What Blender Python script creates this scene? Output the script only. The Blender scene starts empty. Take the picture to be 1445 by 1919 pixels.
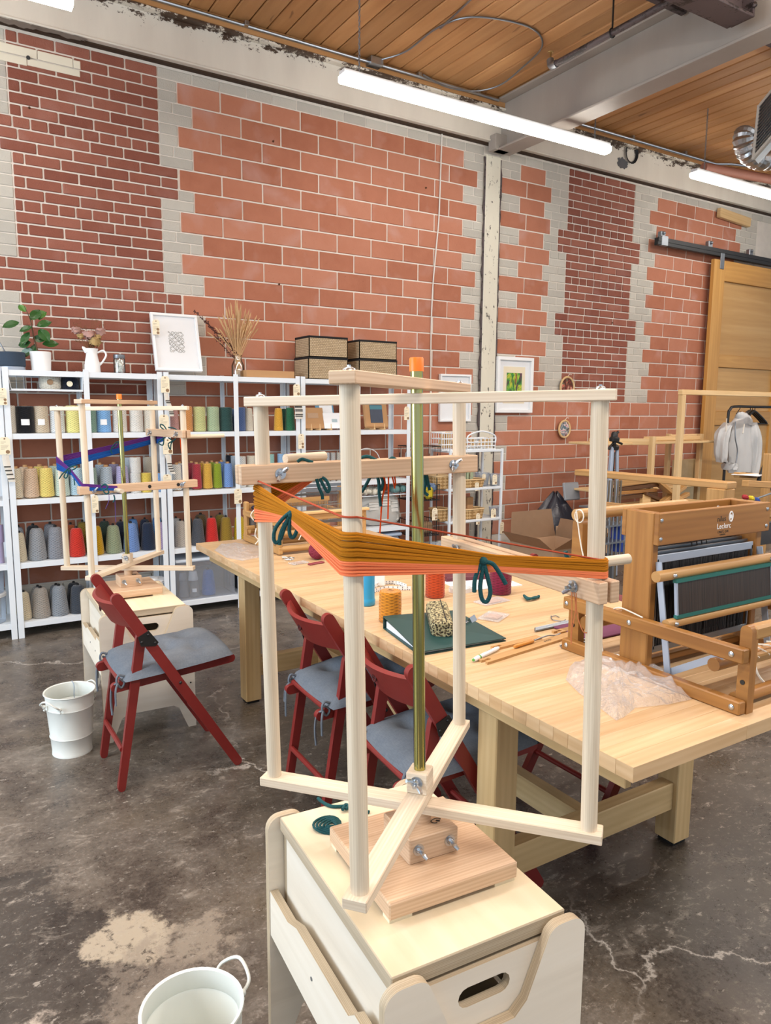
import bpy, bmesh, math, random
import numpy as np
from mathutils import Vector, Matrix
from mathutils.geometry import tessellate_polygon
R = random.Random(7)
PI = math.pi
SC = bpy.context.scene
COL = SC.collection
# ------------------------------------------------------------------ camera
W0, H0, F0 = 1445.0, 1919.0, 1370.4
YAW, PITCH, ROLL, CAMZ, WALL = 0.553931, 0.138928, 0.006957, 1.45, 5.35
def _cam_axes():
    cy, sy, cp, sp = math.cos(YAW), math.sin(YAW), math.cos(PITCH), math.sin(PITCH)
    f = Vector((sy*cp, cy*cp, -sp)); r = Vector((cy, -sy, 0)); u = r.cross(f)
    c, s = math.cos(ROLL), math.sin(ROLL)
    return c*r+s*u, -s*r+c*u, f
CR, CU, CF = _cam_axes()
CAM = Vector((0, 0, CAMZ))
cd = bpy.data.cameras.new('camera'); cam = bpy.data.objects.new('camera', cd); COL.objects.link(cam)
cd.sensor_fit = 'VERTICAL'; cd.sensor_height = 36.0; cd.lens = F0/H0*36.0
cd.clip_start = 0.02; cd.clip_end = 60
m = Matrix((( CR.x, CU.x, -CF.x, 0), (CR.y, CU.y, -CF.y, 0), (CR.z, CU.z, -CF.z, CAMZ), (0, 0, 0, 1)))
cam.matrix_world = m
SC.camera = cam
# ------------------------------------------------------------------ light
SC.view_settings.view_transform = 'Standard'; SC.view_settings.look = 'None'
SC.view_settings.gamma = 1.0; SC.view_settings.use_curve_mapping = False
SC.view_settings.exposure = 0.05
wd = bpy.data.worlds.new('daylit_hall'); SC.world = wd; wd.use_nodes = True
wd.node_tree.nodes['Background'].inputs[0].default_value = (0.86, 0.93, 1.0, 1)
wd.node_tree.nodes['Background'].inputs[1].default_value = 0.85
def area(name, loc, target, sx, sy, power, col=(1, 1, 1)):
    l = bpy.data.lights.new(name, 'AREA'); l.shape = 'RECTANGLE'; l.size = sx; l.size_y = sy
    l.energy = power; l.color = col
    o = bpy.data.objects.new(name, l); COL.objects.link(o); o.location = loc
    o.rotation_euler = (Vector(target)-Vector(loc)).to_track_quat('-Z', 'Y').to_euler()
    return o
WARM = (1.0, 0.955, 0.90)
for i, (lx, ly) in enumerate([(0.6, 2.2), (3.9, 2.2), (6.9, 2.2), (-2.4, 2.2), (0.6, -0.4), (3.9, -0.4), (7.2, -0.4)]):
    area('ceiling_strip_lamp', (lx, ly, 3.45), (lx, ly, 0), 2.4, 0.12, 58, WARM)
    area('ceiling_fill_light', (lx, ly, 3.55), (lx, ly, 6), 2.4, 0.12, 34, WARM)  # unseen upward fill, added to brighten the ceiling planks
area('window_daylight', (-3.6, 2.6, 2.0), (1.5, 2.2, 0.6), 3.0, 2.4, 190, (0.72, 0.86, 1.0))

# ------------------------------------------------------------------ pixel rays on known planes
def _ray(p):
    return CR*((p[0]-W0/2)/F0) - CU*((p[1]-H0/2)/F0) + CF
def onz(px, py, z):
    d = _ray((px, py)); return CAM + d*((z-CAMZ)/d.z)
def ony(px, py, y):
    d = _ray((px, py)); return CAM + d*(y/d.y)
def onx(px, py, x):
    d = _ray((px, py)); return CAM + d*(x/d.x)
def depth(p):
    return (Vector(p)-CAM).dot(CF)
# ------------------------------------------------------------------ colours and materials
def lin(h):
    h = h.lstrip('#'); o = []
    for i in (0, 2, 4):
        c = int(h[i:i+2], 16)/255.0
        o.append(c/12.92 if c <= 0.04045 else ((c+0.055)/1.055)**2.4)
    return (o[0], o[1], o[2], 1.0)
MATS = {}
class NT:
    def __init__(s, name):
        s.m = bpy.data.materials.new(name); s.m.use_nodes = True
        s.t = s.m.node_tree; s.n = s.t.nodes; s.b = s.n['Principled BSDF']
    def new(s, typ, **kw):
        n = s.n.new(typ)
        for k, v in kw.items():
            if k in n.inputs.keys(): n.inputs[k].default_value = v
            else: setattr(n, k, v)
        return n
    def l(s, a, b): s.t.links.new(a, b)
    def coord(s, kind='UV', scale=(1, 1, 1), rot=(0, 0, 0)):
        tc = s.new('ShaderNodeTexCoord'); mp = s.new('ShaderNodeMapping')
        mp.inputs['Scale'].default_value = scale; mp.inputs['Rotation'].default_value = rot
        s.l(tc.outputs[kind], mp.inputs['Vector']); return mp.outputs['Vector']
    def noise(s, vec, scale, detail=4, rough=0.55, dist=0.0):
        n = s.new('ShaderNodeTexNoise'); n.inputs['Scale'].default_value = scale
        n.inputs['Detail'].default_value = detail; n.inputs['Roughness'].default_value = rough
        n.inputs['Distortion'].default_value = dist
        s.l(vec, n.inputs['Vector']); return n.outputs['Fac']
    def ramp(s, fac, stops, interp='LINEAR'):
        r = s.new('ShaderNodeValToRGB'); r.color_ramp.interpolation = interp
        e = r.color_ramp.elements
        while len(e) < len(stops): e.new(0.5)
        for i, (p, c) in enumerate(stops):
            e[i].position = p; e[i].color = lin(c) if isinstance(c, str) else (c, c, c, 1)
        s.l(fac, r.inputs['Fac']); return r.outputs['Color']
    def mix(s, fac, a, b, typ='MIX'):
        n = s.new('ShaderNodeMix', data_type='RGBA', blend_type=typ)
        for k, v in ((0, fac), (6, a), (7, b)):
            if isinstance(v, (int, float)): n.inputs[k].default_value = v
            elif isinstance(v, str): n.inputs[k].default_value = lin(v)
            elif isinstance(v, tuple): n.inputs[k].default_value = v
            else: s.l(v, n.inputs[k])
        return n.outputs[2]
    def math(s, op, a, b=0.0, clamp=False):
        n = s.new('ShaderNodeMath', operation=op, use_clamp=clamp)
        for k, v in ((0, a), (1, b)):
            if isinstance(v, (int, float)): n.inputs[k].default_value = v
            else: s.l(v, n.inputs[k])
        return n.outputs[0]
    def bump(s, h, strength=0.3, dist=0.01):
        n = s.new('ShaderNodeBump'); n.inputs['Strength'].default_value = strength
        n.inputs['Distance'].default_value = dist
        s.l(h, n.inputs['Height']); s.l(n.outputs['Normal'], s.b.inputs['Normal'])
    def col(s, c):
        if isinstance(c, str): s.b.inputs['Base Color'].default_value = lin(c)
        else: s.l(c, s.b.inputs['Base Color'])
    def set(s, rough=None, metal=None, **kw):
        if rough is not None:
            if isinstance(rough, (int, float)): s.b.inputs['Roughness'].default_value = rough
            else: s.l(rough, s.b.inputs['Roughness'])
        if metal is not None: s.b.inputs['Metallic'].default_value = metal
        for k, v in kw.items(): s.b.inputs[k.replace('_', ' ')].default_value = v
        return s.m
def plain(name, c, rough=0.5, metal=0.0, var=0.06, bump=0.0, bscale=120, **kw):
    if name in MATS: return MATS[name]
    t = NT(name); v = t.coord('Object')
    n = t.noise(v, 14, 4)
    base = lin(c)
    dk = tuple(max(0, x*(1-var)) for x in base[:3])+(1,); lt = tuple(min(1, x*(1+var)) for x in base[:3])+(1,)
    t.col(t.mix(n, dk, lt))
    if bump: t.bump(t.noise(v, bscale, 3), bump, 0.004)
    t.set(rough, metal, **kw); MATS[name] = t.m; return t.m
def wood(name, c1, c2, c3, rough=0.45, su=1.6, sv=38, ring=0.35, bump=0.06, knots=0.0, spec=0.4, spread=0.14):
    """long grain along U"""
    if name in MATS: return MATS[name]
    t = NT(name); v = t.coord('UV', (su, sv, 1))
    a = t.noise(v, 1.0, 5, 0.6, 0.6)
    v2 = t.coord('UV', (su*0.6, sv*0.16, 1)); b = t.noise(v2, 1.0, 3, 0.5, 1.2)
    wv = t.new('ShaderNodeTexWave', wave_type='BANDS', bands_direction='Y'); wv.inputs['Scale'].default_value = 1.6
    wv.inputs['Distortion'].default_value = 5.0; wv.inputs['Detail'].default_value = 2; wv.inputs['Detail Scale'].default_value = 0.8
    t.l(t.coord('UV', (su*0.5, sv*0.35, 1)), wv.inputs['Vector'])
    c = t.ramp(a, [(0.3, c1), (0.55, c2), (0.75, c3)])
    c = t.mix(t.math('MULTIPLY', wv.outputs['Fac'], ring), c, t.mix(0.5, c1, c1), 'MULTIPLY') if ring > 0 else c
    c = t.mix(0.35, c, t.ramp(b, [(0.3, c1), (0.7, c3)]))
    oi = t.new('ShaderNodeObjectInfo')
    hs = t.new('ShaderNodeHueSaturation'); t.l(c, hs.inputs['Color'])
    t.l(t.math('ADD', t.math('MULTIPLY', oi.outputs['Random'], spread), 1-spread/2), hs.inputs['Value'])
    c = hs.outputs['Color']
    if knots:
        k = t.noise(t.coord('UV', (3.2, 14, 1)), 1.0, 2, 0.5, 0.3)
        c = t.mix(t.ramp(k, [(0.70, 0.0), (0.76, knots)]), c, '#5a3a20')
    t.col(c); t.bump(a, bump, 0.003); t.set(rough); t.b.inputs['Specular IOR Level'].default_value = spec
    MATS[name] = t.m; return t.m
MAPLE = wood('pale_maple', '#cdb79b', '#decdb5', '#e9dccb', 0.42, su=2.2, sv=90, ring=0.3)
MAPLE2 = wood('pinkish_maple', '#bd9c7c', '#d2b394', '#dfc4a8', 0.42, su=2.2, sv=80, ring=0.35)
DOWEL = wood('pale_dowel_wood', '#c2af95', '#d8c9b1', '#e6dac6', 0.45, su=4, sv=150, ring=0.22)
PLY = wood('birch_plywood', '#dccbaa', '#e6d8bb', '#ede1c8', 0.5, su=1.2, sv=14, ring=0.10, spec=0.3)
PLYW = wood('pale_plywood', '#d8cdbc', '#e6dccb', '#eee6d8', 0.5, su=1.2, sv=14, ring=0.08, spec=0.3)
PLYEDGE = wood('plywood_edge', '#a8967c', '#c4b49a', '#d8cab2', 0.6, su=0.8, sv=190, ring=0.5)
BUTCH = wood('butcher_block_birch', '#c29e72', '#d1b28a', '#dfc5a0', 0.36, su=1.8, sv=26, ring=0.22, knots=0.35)
LEGW = wood('table_leg_birch', '#b79868', '#c9ab7b', '#d6bc90', 0.5, su=1.5, sv=24, ring=0.2, knots=0.15)
AMBER = wood('amber_loom_wood', '#83562a', '#9c6c36', '#b08146', 0.38, su=1.4, sv=26, ring=0.2)
AMBER2 = wood('light_loom_wood', '#a47a46', '#ba9059', '#c9a26d', 0.42, su=1.4, sv=26, ring=0.2)
PINE = wood('pale_pine', '#c9a671', '#d9b987', '#e5cba0', 0.5, su=1.4, sv=22, ring=0.2, knots=0.3)
DOORW = wood('honey_door_wood', '#b07f3c', '#c4924c', '#d2a45e', 0.42, su=0.9, sv=12, ring=0.15)
DOORP = wood('door_panel_veneer', '#b3884e', '#c39a60', '#cda873', 0.5, su=0.7, sv=9, ring=0.1)
CEILW = wood('ceiling_plank_wood', '#a27242', '#b98958', '#caa06f', 0.6, su=0.8, sv=7, ring=0.10, knots=0.6, spread=0.3)
REDP = plain('red_painted_wood', '#7c2420', 0.4, var=0.12, bump=0.1, bscale=60)
SHELFW = plain('white_powder_steel', '#dfe6ec', 0.4, var=0.02)
WHITE = plain('white_paint', '#e9ebec', 0.45, var=0.02)
BUCK = plain('white_enamel', '#dfe2dc', 0.3, var=0.03)
ZINC = plain('zinc_steel', '#b9c0c8', 0.28, 1.0, var=0.1)
STEEL = plain('grey_steel', '#8b9096', 0.4, 0.9, var=0.15)
ALU = plain('aluminium_bar', '#a9b4c4', 0.45, 0.5, var=0.08)
BLACK = plain('black_metal', '#141414', 0.45, var=0.2)
BLKPL = plain('black_plastic', '#1b1c1f', 0.5, var=0.2)
KRAFT = plain('kraft_card', '#b48a5e', 0.75, var=0.06, bump=0.05)
CARD = plain('corrugated_cardboard', '#b6977a', 0.8, var=0.08, bump=0.05)
PAPER = plain('white_paper', '#eceff2', 0.7, var=0.02)
TAGP = plain('cream_tag_paper', '#ece0c4', 0.7, var=0.03)
STICK = plain('brown_sticker', '#8d6f50', 0.6, var=0.1)
INK = plain('dark_ink', '#33302c', 0.6, var=0.1)
ORPL = plain('orange_plastic', '#f07818', 0.4, var=0.03)
MORTAR = plain('pale_mortar', '#d9d2c8', 0.9, var=0.12, bump=0.4, bscale=60)
TEAL = plain('teal_wool', '#0d4a4e', 0.9, var=0.25, bump=0.6, bscale=400)
WOOLW = plain('white_cotton_cord', '#ded8cc', 0.9, var=0.1, bump=0.5, bscale=300)
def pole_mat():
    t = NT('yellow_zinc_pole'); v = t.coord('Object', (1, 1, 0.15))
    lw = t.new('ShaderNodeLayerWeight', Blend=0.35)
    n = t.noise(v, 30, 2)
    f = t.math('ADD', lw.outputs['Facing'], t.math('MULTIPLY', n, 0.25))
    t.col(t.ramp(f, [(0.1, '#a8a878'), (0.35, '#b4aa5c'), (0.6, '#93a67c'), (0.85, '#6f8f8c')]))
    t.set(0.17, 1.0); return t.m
POLE = pole_mat()
def yarn_mat():
    t = NT('wound_yarn'); oi = t.new('ShaderNodeObjectInfo')
    outs = []
    for a, sc in (((0, 0, 0.30), 1), ((0, 0, -0.30), 1)):
        w = t.new('ShaderNodeTexWave', wave_type='BANDS', bands_direction='Y'); w.inputs['Scale'].default_value = 32
        w.inputs['Distortion'].default_value = 1.2; w.inputs['Detail'].default_value = 2; w.inputs['Detail Scale'].default_value = 2.5
        t.l(t.coord('UV', (1, 1, 1), a), w.inputs['Vector']); outs.append(w.outputs['Fac'])
    h = t.math('MAXIMUM', outs[0], outs[1])
    n = t.noise(t.coord('UV', (1, 4, 1)), 90, 3)
    h = t.math('ADD', h, t.math('MULTIPLY', n, 0.5))
    dk = t.mix(0.5, oi.outputs['Color'], (0, 0, 0, 1), 'MIX')
    t.col(t.mix(t.math('MULTIPLY', h, 0.8, True), dk, oi.outputs['Color']))
    t.bump(h, 0.55, 0.004); t.set(0.85); t.b.inputs['Specular IOR Level'].default_value = 0.15
    t.b.inputs['Sheen Weight'].default_value = 0.25
    return t.m
YARN = yarn_mat()
def tint_mat(name, rough=0.6, spec=0.3):
    t = NT(name); oi = t.new('ShaderNodeObjectInfo')
    n = t.noise(t.coord('UV', (3, 420, 1)), 1.0, 2) if rough > 0.8 else t.noise(t.coord('Object'), 40, 3)
    t.col(t.mix(t.math('MULTIPLY', t.ramp(n, [(0.4, 0.0), (0.7, 1.0)]) if rough > 0.8 else n, 0.5 if rough > 0.8 else 0.25), oi.outputs['Color'], t.mix(0.75, oi.outputs['Color'], (0.01, 0.005, 0.0, 1))))
    t.set(rough); t.b.inputs['Specular IOR Level'].default_value = spec; return t.m
TINT = tint_mat('tinted_plain')
FIBRE = tint_mat('tinted_fibre', 0.9, 0.1)
def denim():
    t = NT('grey_blue_canvas'); v = t.coord('Object')
    n = t.noise(v, 9, 4); w1 = t.noise(t.coord('Object', (500, 60, 60)), 1.0, 2); w2 = t.noise(t.coord('Object', (60, 500, 60)), 1.0, 2)
    wv = t.math('ADD', w1, w2)
    c = t.mix(t.math('MULTIPLY', wv, 0.55), '#454d58', '#757d87')
    t.col(t.mix(t.ramp(n, [(0.35, 0.0), (0.75, 0.35)]), c, '#868a8c'))
    t.bump(wv, 0.25, 0.001); t.set(0.9); t.b.inputs['Specular IOR Level'].default_value = 0.15
    return t.m
DENIM = denim()
def clear(name, alpha=0.04, rough=0.06, tint=(0.98, 0.98, 0.98, 1), bump=0.0, gain=0.7, milk=0.0):
    """thin sheet: mostly transparent, mirror-like at grazing angles"""
    t = NT(name); tr = t.new('ShaderNodeBsdfTransparent'); tr.inputs['Color'].default_value = tint
    gl = t.new('ShaderNodeBsdfGlossy'); gl.inputs['Roughness'].default_value = rough; mx = t.new('ShaderNodeMixShader')
    lw = t.new('ShaderNodeLayerWeight', Blend=0.2)
    if bump:
        bp = t.new('ShaderNodeBump'); bp.inputs['Strength'].default_value = bump; bp.inputs['Distance'].default_value = 0.01
        t.l(t.noise(t.coord('Object'), 45, 4, 0.6, 0.6), bp.inputs['Height']); t.l(bp.outputs['Normal'], gl.inputs['Normal']); t.l(bp.outputs['Normal'], lw.inputs['Normal'])
    t.l(t.math('ADD', t.math('MULTIPLY', lw.outputs['Fresnel'], gain), alpha, True), mx.inputs['Fac'])
    t.l(tr.outputs[0], mx.inputs[1]); t.l(gl.outputs[0], mx.inputs[2]); 
    if milk:
        df = t.new('ShaderNodeBsdfDiffuse'); df.inputs['Color'].default_value = (0.92, 0.92, 0.93, 1); m2 = t.new('ShaderNodeMixShader'); m2.inputs['Fac'].default_value = milk
        t.l(mx.outputs[0], m2.inputs[1]); t.l(df.outputs[0], m2.inputs[2]); mx = m2
    t.l(mx.outputs[0], t.n['Material Output'].inputs['Surface']); return t.m
def glassy(name, c, alpha=0.25, rough=0.12):
    t = NT(name); n = t.noise(t.coord('Object'), 30, 3)
    tr = t.new('ShaderNodeBsdfTransparent'); tr.inputs['Color'].default_value = (0.97, 0.97, 0.97, 1)
    mx = t.new('ShaderNodeMixShader')
    t.col(c); t.set(rough); t.bump(n, 0.25, 0.004)
    lw = t.new('ShaderNodeLayerWeight', Blend=0.25)
    t.l(t.math('ADD', t.math('MULTIPLY', lw.outputs['Fresnel'], 0.6), alpha, True), mx.inputs['Fac'])
    t.l(tr.outputs[0], mx.inputs[1]); t.l(t.b.outputs[0], mx.inputs[2])
    t.l(mx.outputs[0], t.n['Material Output'].inputs['Surface']); return t.m
CLEARP = clear('clear_plastic', 0.05, 0.18, (0.99, 0.985, 0.98, 1), 1.0, 0.6, 0.2)
GLASS = clear('clear_glass', 0.02, 0.03, (0.995, 0.995, 0.995, 1), 0.0, 0.35)
BINC = clear('bin_plastic', 0.05, 0.15, (0.93, 0.96, 1.0, 1), 0.1, 0.5, 0.10)
JARG = clear('jar_glass', 0.10, 0.05, (0.96, 0.975, 0.97, 1), 0.0, 0.8)
FROST = glassy('frosted_plastic', '#c9d4e2', 0.22, 0.25)
def emit(name, c, s):
    t = NT(name); t.col(c); t.b.inputs['Emission Color'].default_value = lin(c); t.b.inputs['Emission Strength'].default_value = s
    return t.m
# ------------------------------------------------------------------ mesh builder
I3 = Matrix.Identity(3)
def frame(d, up=(0, 0, 1)):
    d = Vector(d).normalized(); u = Vector(up)
    if abs(d.dot(u.normalized())) > 0.98: u = Vector((0, 1, 0)) if abs(d.y) < 0.9 else Vector((1, 0, 0))
    y = u.cross(d).normalized(); z = d.cross(y)
    return Matrix((d, y, z)).transposed()      # columns: along, side, up
def rotz(a): return Matrix.Rotation(a, 3, 'Z')
class MB:
    def __init__(s, tf=None): s.v = []; s.f = []; s.uv = []; s.mi = []; s.tf = tf
    def add(s, vs, fs, uvs, mi=0):
        o = len(s.v); s.v += [Vector(p) for p in vs]
        for f, u in zip(fs, uvs): s.f.append([i+o for i in f]); s.uv.append(u); s.mi.append(mi)
        return s
    def box(s, c, size, rot=I3, bev=0.0, mi=0):
        hx, hy, hz = (k/2 for k in size); c = Vector(c); b = min(bev, hx*.9, hy*.9, hz*.9)
        la = max(range(3), key=lambda i: size[i]); off = (R.random()*9, R.random()*9)
        def uvs(pts, n):
            ax = [i for i in range(3) if i != n]
            u, w = (la, [i for i in ax if i != la][0]) if la in ax else ax
            return [(p[u]+off[0], p[w]+off[1]+n*0.31) for p in pts]
        vs, fs, uv = [], [], []
        def face(pts, n):
            o = len(vs); vs.extend(c+rot@Vector(p) for p in pts); fs.append(list(range(o, o+len(pts)))); uv.append(uvs(pts, n))
        h = (hx, hy, hz)
        if b <= 0:
            for n in range(3):
                i, j = (n+1) % 3, (n+2) % 3
                for sg in (-1, 1):
                    pts = []
                    for (a, d) in ((-1, -1), (1, -1), (1, 1), (-1, 1)):
                        p = [0, 0, 0]; p[n] = sg*h[n]; p[i] = a*h[i]; p[j] = d*h[j]; pts.append(p)
                    if sg < 0: pts.reverse()
                    face(pts, n)
            s.add(vs, fs, uv, mi); return s
        # chamfered: three verts per corner
        idx = {}; V = []; L = []
        for sx in (-1, 1):
            for sy in (-1, 1):
                for sz in (-1, 1):
                    for n in range(3):
                        p = [sx*(hx-b), sy*(hy-b), sz*(hz-b)]; p[n] = (sx, sy, sz)[n]*h[n]
                        idx[(sx, sy, sz, n)] = len(V); V.append(p)
        def q(keys, n, flip):
            k = [idx[a] for a in keys]
            if flip: k.reverse()
            L.append((k, n))
        for n in range(3):
            i, j = (n+1) % 3, (n+2) % 3
            for sg in (-1, 1):
                ks = []
                for (a, d) in ((-1, -1), (1, -1), (1, 1), (-1, 1)):
                    t = [0, 0, 0]; t[n] = sg; t[i] = a; t[j] = d; ks.append((t[0], t[1], t[2], n))
                q(ks, n, sg < 0)
            for a in (-1, 1):          # edges along n
                for d in (-1, 1):
                    def K(e, m_):
                        t = [0, 0, 0]; t[n] = e; t[i] = a; t[j] = d; return (t[0], t[1], t[2], m_)
                    q([K(-1, i), K(1, i), K(1, j), K(-1, j)], i, (a*d) > 0)
        for sx in (-1, 1):
            for sy in (-1, 1):
                for sz in (-1, 1): q([(sx, sy, sz, 0), (sx, sy, sz, 1), (sx, sy, sz, 2)], 0, sx*sy*sz < 0)
        s.add([c+rot@Vector(p) for p in V], [k for k, n in L], [uvs([V[i] for i in k], n) for k, n in L], mi)
        return s
    def bar(s, p, q, w, h, up=(0, 0, 1), bev=0.0, mi=0, ext=0.0):
        p, q = Vector(p), Vector(q); d = q-p
        return s.box((p+q)/2, (d.length+2*ext, w, h), frame(d, up), bev, mi)
    def tube(s, pts, r, n=8, caps=True, closed=False, mi=0):
        pts = [Vector(p) for p in pts]; N = len(pts); rr = r if isinstance(r, (list, tuple)) else [r]*N
        t0 = (pts[1]-pts[0]).normalized(); a = frame(t0).col[1]
        vs, fs, uv = [], [], []; L = R.random()*7; off = R.random()*5
        Ls = []
        for i, p in enumerate(pts):
            if closed: t = pts[(i+1) % N]-pts[i-1]
            else: t = pts[min(i+1, N-1)]-pts[max(i-1, 0)]
            if t.length < 1e-9: t = t0
            t = t.normalized(); a = (a-t*a.dot(t)); a = a.normalized() if a.length > 1e-6 else frame(t).col[1]; b = t.cross(a)
            if i: L += (p-pts[i-1]).length
            Ls.append(L)
            for k in range(n):
                w = 2*PI*k/n; vs.append(p+(a*math.cos(w)+b*math.sin(w))*rr[i])
        M = N if closed else N-1
        for i in range(M):
            j = (i+1) % N; l1 = Ls[j] if j else Ls[i]+(pts[0]-pts[i]).length
            for k in range(n):
                k2 = (k+1) % n; c = 2*PI*rr[i]/n
                fs.append([i*n+k, i*n+k2, j*n+k2, j*n+k]); uv.append([(Ls[i], off+c*k), (Ls[i], off+c*(k+1)), (l1, off+c*(k+1)), (l1, off+c*k)])
        if caps and not closed:
            fs.append(list(range(n-1, -1, -1))); uv.append([(0.01*math.cos(2*PI*k/n), 0.01*math.sin(2*PI*k/n)) for k in range(n)])
            o = (N-1)*n; fs.append([o+k for k in range(n)]); uv.append([(0.01*math.cos(2*PI*k/n), 0.01*math.sin(2*PI*k/n)) for k in range(n)])
        s.add(vs, fs, uv, mi); return s
    def lathe(s, prof, c=(0, 0, 0), n=24, rot=I3, mi=0, uvw=1.0):
        c = Vector(c); vs, fs, uv = [], [], []; ls = [0.0]
        for i in range(1, len(prof)): ls.append(ls[-1]+math.hypot(prof[i][0]-prof[i-1][0], prof[i][1]-prof[i-1][1]))
        rm = max(p[0] for p in prof)
        for r, z in prof:
            for k in range(n):
                w = 2*PI*k/n; vs.append(c+rot@Vector((r*math.cos(w), r*math.sin(w), z)))
        for i in range(len(prof)-1):
            for k in range(n):
                k2 = (k+1) % n; u0, u1 = 2*PI*rm*k/n*uvw, 2*PI*rm*(k+1)/n*uvw
                fs.append([i*n+k, i*n+k2, (i+1)*n+k2, (i+1)*n+k]); uv.append([(u0, ls[i]), (u1, ls[i]), (u1, ls[i+1]), (u0, ls[i+1])])
        for i, rev in ((0, True), (len(prof)-1, False)):
            if prof[i][0] > 1e-5:
                f = [i*n+k for k in range(n)]; u = [(0.3*math.cos(2*PI*k/n)*prof[i][0], 0.3*math.sin(2*PI*k/n)*prof[i][0]) for k in range(n)]
                if rev: f.reverse()
                fs.append(f); uv.append(u)
        s.add(vs, fs, uv, mi); return s
    def prism(s, outer, th, tf, holes=(), mi=0, mie=None):
        """2D outline (x,y) extruded along local z from 0 to th; tf: 4x4 or callable"""
        T = (lambda p: tf@Vector(p)) if isinstance(tf, Matrix) else tf
        loops = [list(outer)]+[list(h) for h in holes]
        flat = [p for l in loops for p in l]
        tri = tessellate_polygon([[Vector((p[0], p[1], 0)) for p in l] for l in loops])
        N = len(flat); off = (R.random()*5, R.random()*5)
        vs = [T((p[0], p[1], 0)) for p in flat]+[T((p[0], p[1], th)) for p in flat]
        fs, uv, = [], []
        a0 = sum((flat[t[1]][0]-flat[t[0]][0])*(flat[t[2]][1]-flat[t[0]][1])-(flat[t[2]][0]-flat[t[0]][0])*(flat[t[1]][1]-flat[t[0]][1]) for t in tri)
        for t in tri:
            t = list(t)
            ar = (flat[t[1]][0]-flat[t[0]][0])*(flat[t[2]][1]-flat[t[0]][1])-(flat[t[2]][0]-flat[t[0]][0])*(flat[t[1]][1]-flat[t[0]][1])
            if ar < 0: t.reverse()
            fs.append([t[2], t[1], t[0]]); uv.append([(flat[i][0]+off[0], flat[i][1]+off[1]) for i in fs[-1]])
            fs.append([i+N for i in t]); uv.append([(flat[i][0]+off[0], flat[i][1]+off[1]) for i in t])
        s.add(vs, fs, uv, mi); fs, uv = [], []
        o = 0; vs2 = []
        for li, l in enumerate(loops):
            n = len(l); ar = sum(l[i][0]*l[(i+1) % n][1]-l[(i+1) % n][0]*l[i][1] for i in range(n))
            fw = (ar > 0) == (li == 0); d = 0
            for i in range(n):
                j = (i+1) % n; e = math.hypot(l[j][0]-l[i][0], l[j][1]-l[i][1])
                q = [o+i, o+j, o+j+N, o+i+N]; u = [(d, 0), (d+e, 0), (d+e, th), (d, th)]
                if not fw: q.reverse(); u.reverse()
                fs.append(q); uv.append(u); d += e
            o += n
        base = len(s.v)-2*N
        for f, u in zip(fs, uv): s.f.append([i+base for i in f]); s.uv.append(u); s.mi.append(mi if mie is None else mie)
        return s
    def grid(s, fn, nu, nv, mi=0, closeu=False, us=1.0, vs_=1.0):
        vs = [fn(i/(nu if closeu else nu-1), j/(nv-1)) for j in range(nv) for i in range(nu)]
        fs, uv = [], []
        for j in range(nv-1):
            for i in range(nu if closeu else nu-1):
                i2 = (i+1) % nu
                fs.append([j*nu+i, j*nu+i2, (j+1)*nu+i2, (j+1)*nu+i])
                uv.append([(i/nu*us, j/nv*vs_), ((i+1)/nu*us, j/nv*vs_), ((i+1)/nu*us, (j+1)/nv*vs_), (i/nu*us, (j+1)/nv*vs_)])
        s.add(vs, fs, uv, mi); return s
    def ball(s, c, r, n=12, m=8, mi=0, sc=(1, 1, 1)):
        prof = [(max(1e-6, r*math.sin(PI*i/m)), -r*math.cos(PI*i/m)) for i in range(m+1)]
        return s.lathe(prof, c, n, Matrix.Diagonal(sc), mi)
    def mesh(s, name, mats, smooth=35):
        me = bpy.data.meshes.new(name)
        vv = [s.tf(p) for p in s.v] if s.tf else s.v
        me.from_pydata([tuple(p) for p in vv], [], s.f)
        uvl = me.uv_layers.new(name='UVMap')
        flat = [c for u in s.uv for p in u for c in p]
        uvl.data.foreach_set('uv', flat)
        for mt in (mats if isinstance(mats, (list, tuple)) else [mats]): me.materials.append(mt)
        me.polygons.foreach_set('material_index', s.mi)
        if smooth:
            me.polygons.foreach_set('use_smooth', [True]*len(s.f)); me.set_sharp_from_angle(angle=math.radians(smooth))
        me.update(); return me
    def build(s, name, mats, parent=None, smooth=35, color=None, loc=None, label=None):
        return put(name, s.mesh(name, mats, smooth), parent, color, loc, label)
def put(name, me, parent=None, color=None, loc=None, label=None, rot=None):
    o = bpy.data.objects.new(name, me); COL.objects.link(o)
    if parent:
        o.parent = parent
        if loc is None: o.matrix_parent_inverse = basis(parent).inverted()
    if loc is not None: o.location = loc
    if rot is not None: o.rotation_euler = rot
    if color: o.color = lin(color) if isinstance(color, str) else color
    if label: o['label'] = label
    return o
def basis(o):
    m_ = Matrix.LocRotScale(o.location, o.rotation_euler, o.scale)
    if o.parent: m_ = basis(o.parent)@o.matrix_parent_inverse@m_
    return m_
def thing(name, label, cat, loc=(0, 0, 0), group=None, rz=0):
    o = bpy.data.objects.new(name, None); COL.objects.link(o); o.empty_display_size = 0.05
    o.location = loc; o.rotation_euler = (0, 0, rz)
    return tag(o, label, cat, group)
def tag(o, label, cat, group=None):
    o['label'] = label; o['category'] = cat
    if group: o['group'] = group
    return o
def struct(o): o['kind'] = 'structure'; return o
def stuff(o): o['kind'] = 'stuff'; return o
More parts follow.
